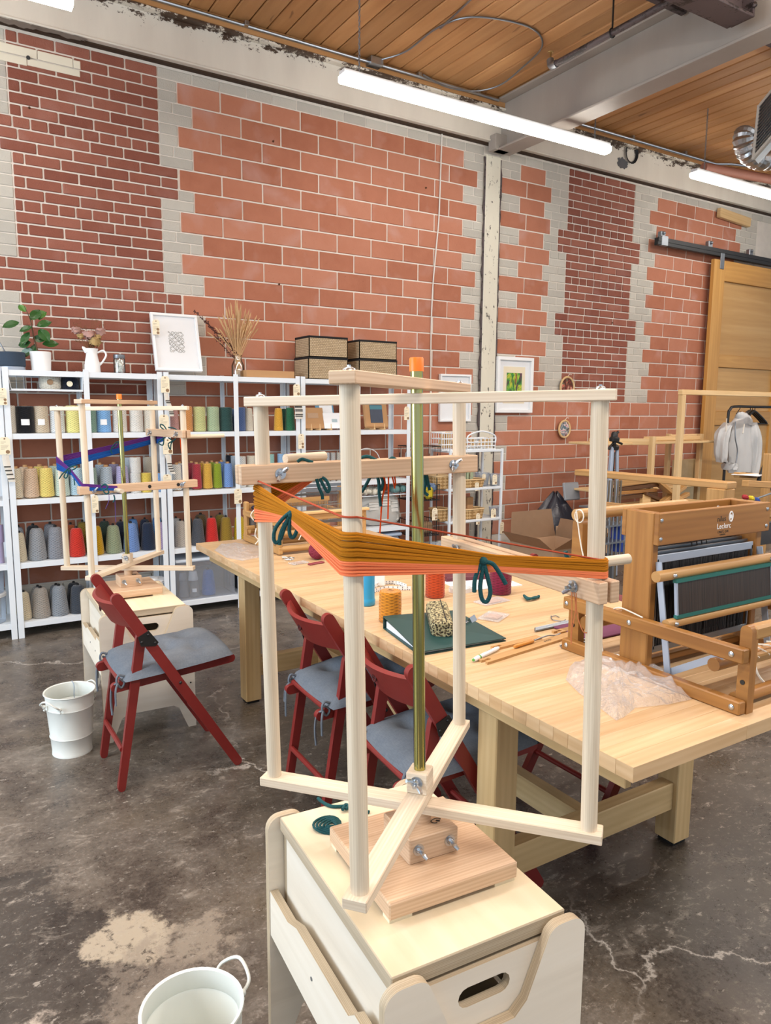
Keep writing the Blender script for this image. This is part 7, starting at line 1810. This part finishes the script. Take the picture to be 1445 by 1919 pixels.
# black wire stand between shelving and rack
t = thing('wire_stand', 'black wire basket stand between the shelving and the display rack', 'stand', (3.5, 5.12, 0))
b = MB()
for x in (3.38, 3.60):
    for y in (5.0, 5.24): b.tube([(x, y, 0), (x, y, 1.09)], .004, 6)
b.build('stand_frame', BLACK, t)
for z in (1.02, .70, .40, .12):
    b = MB(); h = .13
    for zz in (z, z+h): b.tube([(3.37, 4.97, zz), (3.61, 4.97, zz), (3.61, 5.25, zz), (3.37, 5.25, zz)], .004, 6, closed=True)
    for i in range(11): x = 3.37+i*.024; b.tube([(x, 4.97, z+h), (x, 4.97, z), (x, 5.25, z), (x, 5.25, z+h)], .0018, 4)
    for i in range(8): y = 4.98+i*.036; b.tube([(3.37, y, z+h), (3.37, y, z), (3.61, y, z), (3.61, y, z+h)], .0018, 4)
    b.build('wire_basket', BLACK, t)
for (nm, lab, c, s, colr, k) in (('yarn_bundle', 'yellow and white packet in the upper black wire basket', (3.52, 5.0, .76), (.08, .06, .10), '#c9b52e', 0), ('yarn_bundle', 'pale blue bundle in the upper black wire basket', (3.58, 5.05, .80), (.06, .10, .07), '#7a94b8', 0), ('yarn_bundle', 'tan bundle in the lower black wire basket', (3.50, 5.08, .46), (.17, .15, .09), '#a08464', 0), ('yarn_bundle', 'white bundle in the top black wire basket', (3.43, 5.1, 1.07), (.10, .14, .08), '#d5d6d8', 0)):
    b = MB(); b.box(c, s, rotz(.2), .02); tag(b.build(nm, TINT, color=colr), lab, 'bundle')
t = thing('storage_tote', 'grey plastic tote on the floor under the display rack', 'tote', (3.72, 4.8, 0))
b = MB(); b.box((3.66, 4.72, .17), (.36, .30, .34), I3, .02); b.build('tote_body', FROST, t); b = MB(); b.box((3.66, 4.72, .35), (.40, .34, .025), I3, .008); b.build('lid', FROST, t)
# =================================================================== CARDBOARD BOXES AND BAG
t = thing('cardboard_box', 'large open cardboard box beside the display rack', 'box', (4.35, 4.55, 0))
bx0, bx1, by0, by1, bz = 4.10, 4.62, 4.12, 4.62, .36
b = MB()
for (c, s) in ((((bx0+bx1)/2, by0, bz/2), (bx1-bx0, .006, bz)), (((bx0+bx1)/2, by1, bz/2), (bx1-bx0, .006, bz)), ((bx0, (by0+by1)/2, bz/2), (.006, by1-by0, bz)), ((bx1, (by0+by1)/2, bz/2), (.006, by1-by0, bz)), (((bx0+bx1)/2, (by0+by1)/2, .004), (bx1-bx0, by1-by0, .006))): b.box(c, s)
b.build('carton_wall', CARD, t, 0)
for (p0, p1, d) in (((bx0, by1), (bx1, by1), (0, .03, .24)), ((bx1, by0), (bx1, by1), (.025, 0, .16)), ((bx0, by0), (bx1, by0), (.05, -.16, .13)), ((bx0, by0), (bx0, by1), (-.12, 0, .10))):
    b = MB(); a, c = Vector((*p0, bz)), Vector((*p1, bz)); D_ = Vector(d)
    b.add([a, c, c+D_*1-(c-a)*.06, a+D_+(c-a)*.06], [[0, 1, 2, 3], [3, 2, 1, 0]], [[(0, 0)]*4]*2); b.build('carton_flap', CARD, t, 0)
b = MB(); b.box((4.80, 4.48, .22), (.28, .36, .44), rotz(.1), .004); o = b.build('cardboard_box', CARD); tag(o, 'closed cardboard box with dark taped end behind the open one', 'box')
b = MB(); b.box((4.80, 4.48, .4412), (.28, .05, .002), rotz(.1)); b.build('packing_tape', BLKPL, o)
b = MB(); c = ony(1068, 968, 4.95); r_ = random.Random(2)
b.grid(lambda u, v: Vector((5.0+.27*math.cos(2*PI*u)*math.sin(PI*min(.97, .12+.85*v))*(1+.09*math.sin(9*u*2*PI+v*7)), 5.02+.20*math.sin(2*PI*u)*math.sin(PI*min(.97, .12+.85*v)), .02+.66*v+.02*math.sin(5*PI*u*2))), 36, 14, closeu=True)
tag(b.build('black_bag', plain('black_bag_plastic', '#2a2c36', .3, var=.3, bump=.8, bscale=30), smooth=30), 'dark crumpled plastic bag slumped by the wall', 'bag')
q = ony(1072, 955, 4.9); b = MB(); b.box((q.x, 4.92, .70), (.20, .03, .17), Matrix.Rotation(-.2, 3, 'X'), .01); tag(b.build('plastic_sheet', plain('grey_plastic', '#8d9298', .5)), 'grey plastic sheet propped on top of the dark bag', 'sheet')
# =================================================================== STUDIO BEYOND, RIGHT SIDE
# tripod
X, Y = ony(1150, 850, 4.35).x, 4.35; zt = 1.28
t = thing('tripod', 'silver and black camera tripod standing folded by the wall', 'tripod', (X, Y, 0))
for k, (dx, dy) in enumerate(((-.055, -.02), (.055, -.02), (.0, .05))):
    b = MB(); b.tube([(X+dx*.5, Y+dy*.5, 1.15), (X+dx, Y+dy, .55)], .016, 10); b.tube([(X+dx, Y+dy, .55), (X+dx*1.4, Y+dy*1.4, .01)], .012, 10); l = b.build('leg', ALU, t)
    b = MB(); b.tube([(X+dx*.95, Y+dy*.95, .60), (X+dx*1.02, Y+dy*1.02, .53)], .021, 10); b.ball((X+dx*1.4, Y+dy*1.4, .012), .012, 8, 6); b.build('leg_lock', BLACK, l)
b = MB(); b.tube([(X, Y, .80), (X, Y, 1.1)], .012, 10); b.lathe([(.04, 1.12), (.045, 1.15), (.03, 1.165), (.018, 1.17), (.018, 1.19), (.042, 1.195), (.045, 1.22), (.03, 1.235), (.028, 1.26), (.02, 1.275), (.001, 1.28)], (X, Y, 0), 14); b.build('head', BLACK, t)
b = MB(); b.tube([(X, Y, 1.19), (X-.11, Y-.03, 1.13)], .008, 8); b.tube([(X, Y, 1.2), (X+.10, Y, 1.17)], .010, 8); b.tube([(X, Y, 1.25), (X+.045, Y, 1.275)], .012, 8); b.build('handle', BLACK, t)
def timber(name, label, cat, bars, mat, group=None):
    t = thing(name, label, cat, Vector(bars[0][1])*1.0, group)
    for (nm, p, q, w, h) in bars:
        b = MB(); b.bar(p, q, w, h, bev=.004, up=(0, 0, 1) if abs(Vector(q).z-Vector(p).z) < abs((Vector(q)-Vector(p)).length)*.9 else (0, 1, 0)); b.build(nm, mat, t)
    return t
# beam frame right behind the loom (runs towards the camera)
za = 1.07; a, c = onz(1135, 889, za), onz(1372, 910, za)
c2_ = Vector((c.x, c.y, za))
timber('floor_loom', 'tall honey coloured loom frame with a long top beam behind the large loom', 'loom frame', [
    ('top_beam', Vector((a.x-.25*(c.x-a.x), a.y-.25*(c.y-a.y), za)), c2_, .10, .036), ('end_post', (c.x-.02, c.y+.05, .0), (c.x-.02, c.y+.05, za-.018), .10, .10)], AMBER2)
zl = onx(1200, 945, a.x).z
rail = [onz(1125, 946, .88), onz(1250, 960, .88)]
timber('loom_rail', 'flat light wooden rail below the long top beam', 'rail', [('plank', rail[0], rail[1], .12, .03)], AMBER2)
b = MB()
for k in range(6): p = ony(1137+k*5.5, 900, 3.9); q = Vector((p.x, p.y+.02*(k % 2), 0)); b.tube([p, q], .008, 6)
stuff(tag(b.build('reed_bundle', plain('grey_brown_reed', '#6d6354', .6, var=.3)), 'dark reeds stacked upright under the long top beam', 'reeds'))
# wooden rack with shelves behind
Y = 4.45
def V(px, py, y=Y): return ony(px, py, y)
def vp(px0, py0, py1, y=Y):
    a = ony(px0, py0, y); c = Vector((a.x, a.y, ony(px0, py1, y).z)); return a, c
l1 = vp(1223, 818, 985); l2 = vp(1313, 813, 985, 4.75); l3 = vp(1254, 813, 960, 5.0)
zs_ = V(1220, 832).z
timber('wood_rack', 'rough pine shelf rack with a pale board on top, behind the loom frames', 'rack', [
    ('post', (l1[0].x, Y, 0), l1[0], .045, .05), ('post', (l2[0].x, 4.75, 0), l2[0], .045, .05), ('post', (l3[0].x, 5.0, 0), l3[0], .045, .05),
    ('shelf_board', (l1[0].x-.55, Y+.3, zs_), (l2[0].x+.04, Y+.3, zs_), .42, .022), ('shelf_board', (l1[0].x-.5, Y+.3, .72), (l2[0].x, Y+.3, .72), .36, .02),
    ('top_rail', (l1[0].x-.5, 4.75, l1[0].z-.05), (l1[0].x, 4.47, l1[0].z-.05), .03, .06), ('top_rail', (l3[0].x, 5.0, l3[0].z-.04), (l2[0].x, 4.78, l2[0].z-.03), .03, .06)], PINE)
b = MB(); b.bar((l1[0].x+.32, Y+.30, zs_+.031), (l2[0].x-.08, Y+.30, zs_+.031), .12, .04, bev=.004); tag(b.build('pine_board', PINE), 'pale pine board lying on the rack top', 'board')
b = MB(); b.box((l1[0].x-.30, Y+.25, zs_+.022), (.06, .05, .022), I3, .006); tag(b.build('tape_roll', WHITE), 'white roll on the left end of the rack top', 'roll')
for k, (px0, px1, pt, pb, yy, colr) in enumerate(((1256, 1283, 862, 950, 5.18, '#cdb48a'), (1272, 1296, 861, 950, 5.22, '#c9ae82'), (1296, 1308, 861, 955, 5.2, '#b39a72'), (1262, 1300, 905, 955, 5.12, '#c8b692'))):
    a, c = ony(px0, pb, yy), ony(px1, pb, yy); zt_ = ony(px0, pt, yy).z; b = MB(); b.box(((a.x+c.x)/2, yy, (zt_)/2), (c.x-a.x, .02, zt_), Matrix.Rotation(-.0, 3, 'X'), .002)
    tag(b.build('plywood_sheet', TINT, color=colr), ['pale plywood sheet leaning behind the rack at its left', 'pale plywood sheet leaning behind the rack in the middle', 'narrow grey board leaning at the right of the plywood sheets', 'short plywood sheet standing low before the other sheets'][k], 'board')
# pile of slatted pieces on the rack's lower level
def pile(px, py, L_, w, h, ang, tilt_, colr, label):
    p = ony(px, py, 4.4); rot = rotz(ang)@Matrix.Rotation(tilt_, 3, 'Y'); b = MB(); b.box(p, (L_, w, h), rot, .004)
    o_ = b.build('loom_part', colr); tag(o_, label, 'loom part')
    return o_
WAL = wood('dark_walnut_slat', '#4a2e18', '#5f3c20', '#74502c', .5)
LP = [(1196, 902, .62, .05, .05, .12, .0, AMBER2, 'light thick slat at the top left of the loom part pile'), (1192, 913, .66, .05, .035, .1, -.02, WAL, 'upper dark walnut slat in the loom part pile'), (1192, 921, .62, .05, .03, .12, .02, AMBER, 'middle brown slat in the loom part pile'), (1190, 930, .66, .05, .035, .1, .0, WAL, 'lower dark walnut slat in the loom part pile'),
      (1247, 916, .40, .14, .03, -.3, .62, AMBER2, 'perforated board tilted on the loom part pile'), (1262, 926, .46, .05, .035, .2, -.25, AMBER2, 'upper slat of the slanting frame in the pile'), (1268, 936, .46, .05, .035, .2, -.16, AMBER2, 'lower slat of the slanting frame in the pile'), (1230, 934, .40, .05, .03, .1, .30, WAL, 'short dark slat crossing under the slanting frame'), (1225, 945, 1.15, .3, .03, .05, .0, PINE, 'wide board under the loom part pile'), (1209, 936, .11, .04, .10, 0, 0, PINE, 'small upright block before the loom part pile')]
for a in LP: pile(*a)
# light tall frame
Y2 = 4.15; a = ony(1279, 735, Y2)
timber('tall_frame', 'tall pale pine frame with a top bar crossing before the wooden door', 'frame', [('upright', (a.x, Y2, 0), (a.x, Y2, a.z-.0225), .05, .05), ('top_bar', (a.x-.03, Y2, a.z), (a.x+2.2, Y2-.0, a.z-.0), .05, .045), ('upright', (a.x+2.1, Y2, 0), (a.x+2.1, Y2, a.z-.0225), .05, .05)], PINE)
# garment rack, hoodie, hangers
Y3 = 4.5; p0 = ony(1362, 900, Y3); p1 = ony(1364, 790, Y3); zt = ony(1375, 762, Y3).z
t = thing('garment_rack', 'black tubular garment rack before the wooden door', 'rack', (p1.x, Y3, 0))
b = MB(); b.tube(spline([(p1.x, Y3, .02), (p1.x, Y3, .5), (p1.x, Y3, 1.0), (p1.x, Y3, zt-.10), (p1.x+.025, Y3, zt-.03), (p1.x+.10, Y3, zt), (p1.x+.5, Y3, zt), (p1.x+1.3, Y3, zt)], 6), .014, 10); b.build('rail', BLACK, t)
b = MB(); b.tube([(p1.x, Y3-.25, .02), (p1.x, Y3+.25, .02)], .014, 10); b.build('foot', BLACK, t)
HZ = ony(1385, 776, Y3).z; hx = ony(1388, 780, Y3).x
t = thing('hoodie', 'light grey zip hoodie hanging open on the garment rack', 'hoodie', (hx, Y3, HZ))
HG = plain('light_grey_jersey', '#c3c4c4', .95, var=.05, bump=.5, bscale=160)
def tubebody(nm, st, n_=24, mat=HG, fold=.012, fk=6):
    b = MB(); sp = [spline([s_[0] for s_ in st], 6), ]; N = len(sp[0]); w_ = spline([Vector((s_[1], s_[2], 0)) for s_ in st], 6)
    def f(u, v):
        i = min(N-1, int(round(v*(N-1)))); c_ = sp[0][i]; rx, ry = w_[i].x, w_[i].y; a_ = 2*PI*u
        k = 1+fold/max(.03, rx)*math.sin(fk*a_+v*5)*min(1, v*3)
        return c_+Vector((rx*math.cos(a_)*k, ry*math.sin(a_)*k, .004*math.sin(a_*3+v*20)))
    b.grid(f, n_, N, closeu=True); return b.build(nm, mat, t, 70)
g = lambda px, py, dy=0: ony(px, py, Y3+dy)
tubebody('body', [(g(1389, 784), .09, .05), (g(1387, 798), .165, .06), (g(1384, 830), .185, .08), (g(1386, 860), .19, .085), (g(1387, 884), .18, .08)], 30, HG, .016, 7)
tubebody('sleeve', [(g(1366, 792, -.03), .05, .045), (g(1354, 812, -.05), .055, .06), (g(1351, 850, -.05), .05, .055), (g(1353, 866, -.05), .04, .05)])
tubebody('sleeve', [(g(1410, 792, -.03), .05, .045), (g(1413, 815, -.06), .06, .06), (g(1414, 850, -.06), .06, .06), (g(1410, 885, -.06), .055, .055), (g(1412, 892, -.06), .045, .05)])
tubebody('hood', [(g(1388, 772), .02, .02), (g(1390, 776), .07, .05), (g(1393, 786), .10, .07), (g(1392, 796), .09, .07)], 24, HG, .014, 4)
tubebody('hem_band', [(g(1367, 868, -.05), .06, .07), (g(1367, 880, -.05), .058, .07)])
b = MB(); b.tube(spline([g(1378, 790, -.08), g(1378, 820, -.10), g(1382, 845, -.10), g(1378, 875, -.10)], 5), .006, 6); b.build('zip', STEEL, t)
b = MB(); b.tube(spline([g(1362, 784, -.08), g(1361, 800, -.10), g(1361, 812, -.10)], 4), .006, 6); b.tube(spline([g(1395, 795, -.09), g(1392, 812, -.11)], 4), .006, 6); b.build('drawstring', WOOLW, t)
b = MB(); b.tube(spline([g(1380, 776), g(1384, 770), g(1387, 765), g(1385, 760)], 4), .004, 6); tag(b.build('coat_hanger', BLACK), 'black hanger hook above the hoodie on the garment rack', 'hanger')
for k, dx in enumerate((0, .09, .2)):
    q = g(1412+k*6, 776); b = MB(); yk = .06*k
    sp = spline([q+Vector((-.08, yk, -.02)), q+Vector((0, yk, .03)), q+Vector((.12, yk, -.02)), q+Vector((.24, yk, -.09))], 6); b.tube(sp, .014, 8); b.tube([q+Vector((-.04, yk, -.10)), q+Vector((.26, yk, -.10))], .008, 8); b.tube([q+Vector((.02, yk, .03)), q+Vector((.02, yk, .08)), q+Vector((.04, yk, zt-q.z))], .004, 6)
    tag(b.build('coat_hanger', BLACK), ['empty black coat hanger nearest the hoodie', 'second empty black coat hanger from the hoodie', 'third empty black coat hanger, farthest from the hoodie'][k], 'hanger', 'empty black hangers')
# sliding door
dx0, dx1, dz = 7.50, 9.0, 3.13; yd = WALL-.09
d = struct(bpy.data.objects.new('door_1', None)); COL.objects.link(d); d.location = (dx0, yd, 0); d['label'] = 'honey coloured panelled sliding wooden door'
def dbox(nm, x0, x1, z0, z1, y, th, mat): 
    b = MB(); b.box(((x0+x1)/2, y, (z0+z1)/2), (x1-x0, th, z1-z0), I3, .003); return b.build(nm, mat, d)
dbox('stile', dx0, dx0+.20, .02, dz, yd, .045, DOORW); dbox('stile', dx1-.2, dx1, .02, dz, yd, .045, DOORW)
for (z0, z1) in ((dz-.22, dz), (1.96, 2.10), (1.30, 1.46), (.02, .26)): dbox('door_rail', dx0+.2, dx1-.2, z0, z1, yd, .045, DOORW)
for (z0, z1) in ((2.10, dz-.22), (1.46, 1.96), (.26, 1.30)): dbox('door_panel', dx0+.2, dx1-.2, z0, z1, yd+.012, .016, DOORP)
b = MB(); q = ony(1354, 492, yd-.03); b.box((q.x, yd-.028, q.z+.03), (.07, .008, .20), I3, .003); b.build('hanger_strap', STEEL, d)
ra, rb_ = ony(1229, 456, yd), ony(1445, 490, yd)
t = thing('door_track', 'dark steel sliding door track on the brick wall', 'track', ra)
zr = (ra.z+rb_.z)/2
b = MB(); b.box(((ra.x+9.6)/2, yd-.005, zr), (9.6-ra.x, .05, .075), I3, .004); b.box(((ra.x+9.6)/2, yd-.03, zr+.02), (9.6-ra.x, .012, .04)); b.build('track_rail', BLKPL, t)
for px in (1241, 1331, 1408):
    q = ony(px, 450, yd); b = MB(); b.box((q.x, yd+.01, zr+.07), (.07, .05, .08), I3, .006); b.box((q.x, yd-.02, zr+.01), (.10, .04, .10), I3, .004) if px < 1300 else None; b.ball((q.x, yd-.02, zr+.09), .018, 8, 6); b.build('track_bracket', STEEL, t)
# things at the far right behind the loom
timber('floor_loom', 'light wooden floor loom at the right edge behind the large table loom', 'loom', [('beam', ony(1396, 906, 2.9), ony(1560, 915, 2.9), .05, .045), ('beam', ony(1424, 958, 2.4), ony(1560, 985, 2.4), .06, .05), ('post', ony(1440, 850, 3.1)*1.0, Vector((ony(1440, 850, 3.1).x, 3.1, 0)), .05, .05), ('beam', ony(1380, 890, 3.3), ony(1520, 895, 3.3), .05, .04), ('post', Vector((ony(1400, 1000, 2.4).x, 2.4, .0)), Vector((ony(1400, 950, 2.4).x, 2.4, ony(1400, 955, 2.4).z)), .05, .05)], AMBER2)
b = MB(); q = ony(1430, 1000, 2.6); b.box((q.x+.15, 2.6, q.z), (.55, .02, .14), I3, .003); tag(b.build('dark_screen', plain('dark_grey_mesh', '#3d3e42', .6, var=.2)), 'dark grey woven panel on the floor loom at the right edge', 'panel')
b = MB(); q = ony(1432, 890, 3.2); b.box((q.x+.05, 3.2, q.z), (.20, .02, .22), Matrix.Rotation(.5, 3, 'Y'), .006); tag(b.build('tablet', BLKPL), 'black tablet propped up at the right edge above the loom', 'tablet')
q = ony(1408, 889, 3.25); b = MB(); b.box((q.x, 3.25, q.z), (.24, .2, .004), rotz(.2)); tag(b.build('paper_sheets', PAPER), 'white papers beneath the hanging hoodie', 'paper')
for k, (px, py, colr) in enumerate(((1397, 932, '#a02a30'), (1408, 934, '#d8c02e'), (1418, 937, '#2a4a9a'))):
    p = ony(px, py, 2.7); b = MB(); b.box(p, (.05, .035, .028), rotz(.3)@Matrix.Rotation(.3, 3, 'Y'), .008); o_ = b.build('clamp_clip', TINT, color=colr); tag(o_, ['red plastic clip on the loom at the right', 'yellow plastic clip on the loom at the right', 'blue plastic clip on the loom at the right'][k], 'clip')
b = MB(); b.tube([ony(1418, 934, 2.7), ony(1447, 924, 2.7)], .006, 6); tag(b.build('grey_stick', STEEL), 'grey rod poking from the coloured clips at the right edge', 'rod')
b = MB()
for k in range(3): q = ony(1342+k*5, 922, 4.3); b.tube([(q.x, 4.3, 0), (q.x, 4.3, ony(1342, 910, 4.3).z+.0), ], .010, 6)
tag(b.build('metal_rods', STEEL), 'grey metal rods standing left of the loom end post', 'rods')
b = MB(); q = ony(1161, 1010, 4.0)
for (px, colr) in ((1140, 0), (1150, 0)): pass
t = thing('wire_cage', 'grey wire shelf cage of jars seen behind the front loom roller', 'rack', ony(1150, 1000, 3.6))
b = MB(); a0 = ony(1128, 955, 3.6); a1 = ony(1168, 1045, 3.6)
for i in range(7): x = a0.x+(a1.x-a0.x)*i/6; b.tube([(x, 3.6, a1.z), (x, 3.6, a0.z)], .006, 6)
for i in range(4): z = a1.z+(a0.z-a1.z)*i/3; b.box(((a0.x+a1.x)/2, 3.7, z), (a1.x-a0.x, .24, .012))
for x in (a0.x, a1.x): b.box((x, 3.7, a1.z/2), (.02, .02, a1.z))
b.build('cage_wire', STEEL, t)
b = MB(); q = ony(1158, 1010, 3.68); b.lathe([(.05, -.09), (.055, .09), (.04, .11), (.001, .11)], q, 16); tag(b.build('blue_jar', plain('blue_plastic', '#2447a8', .4)), 'bright blue jar behind the large loom side', 'jar')
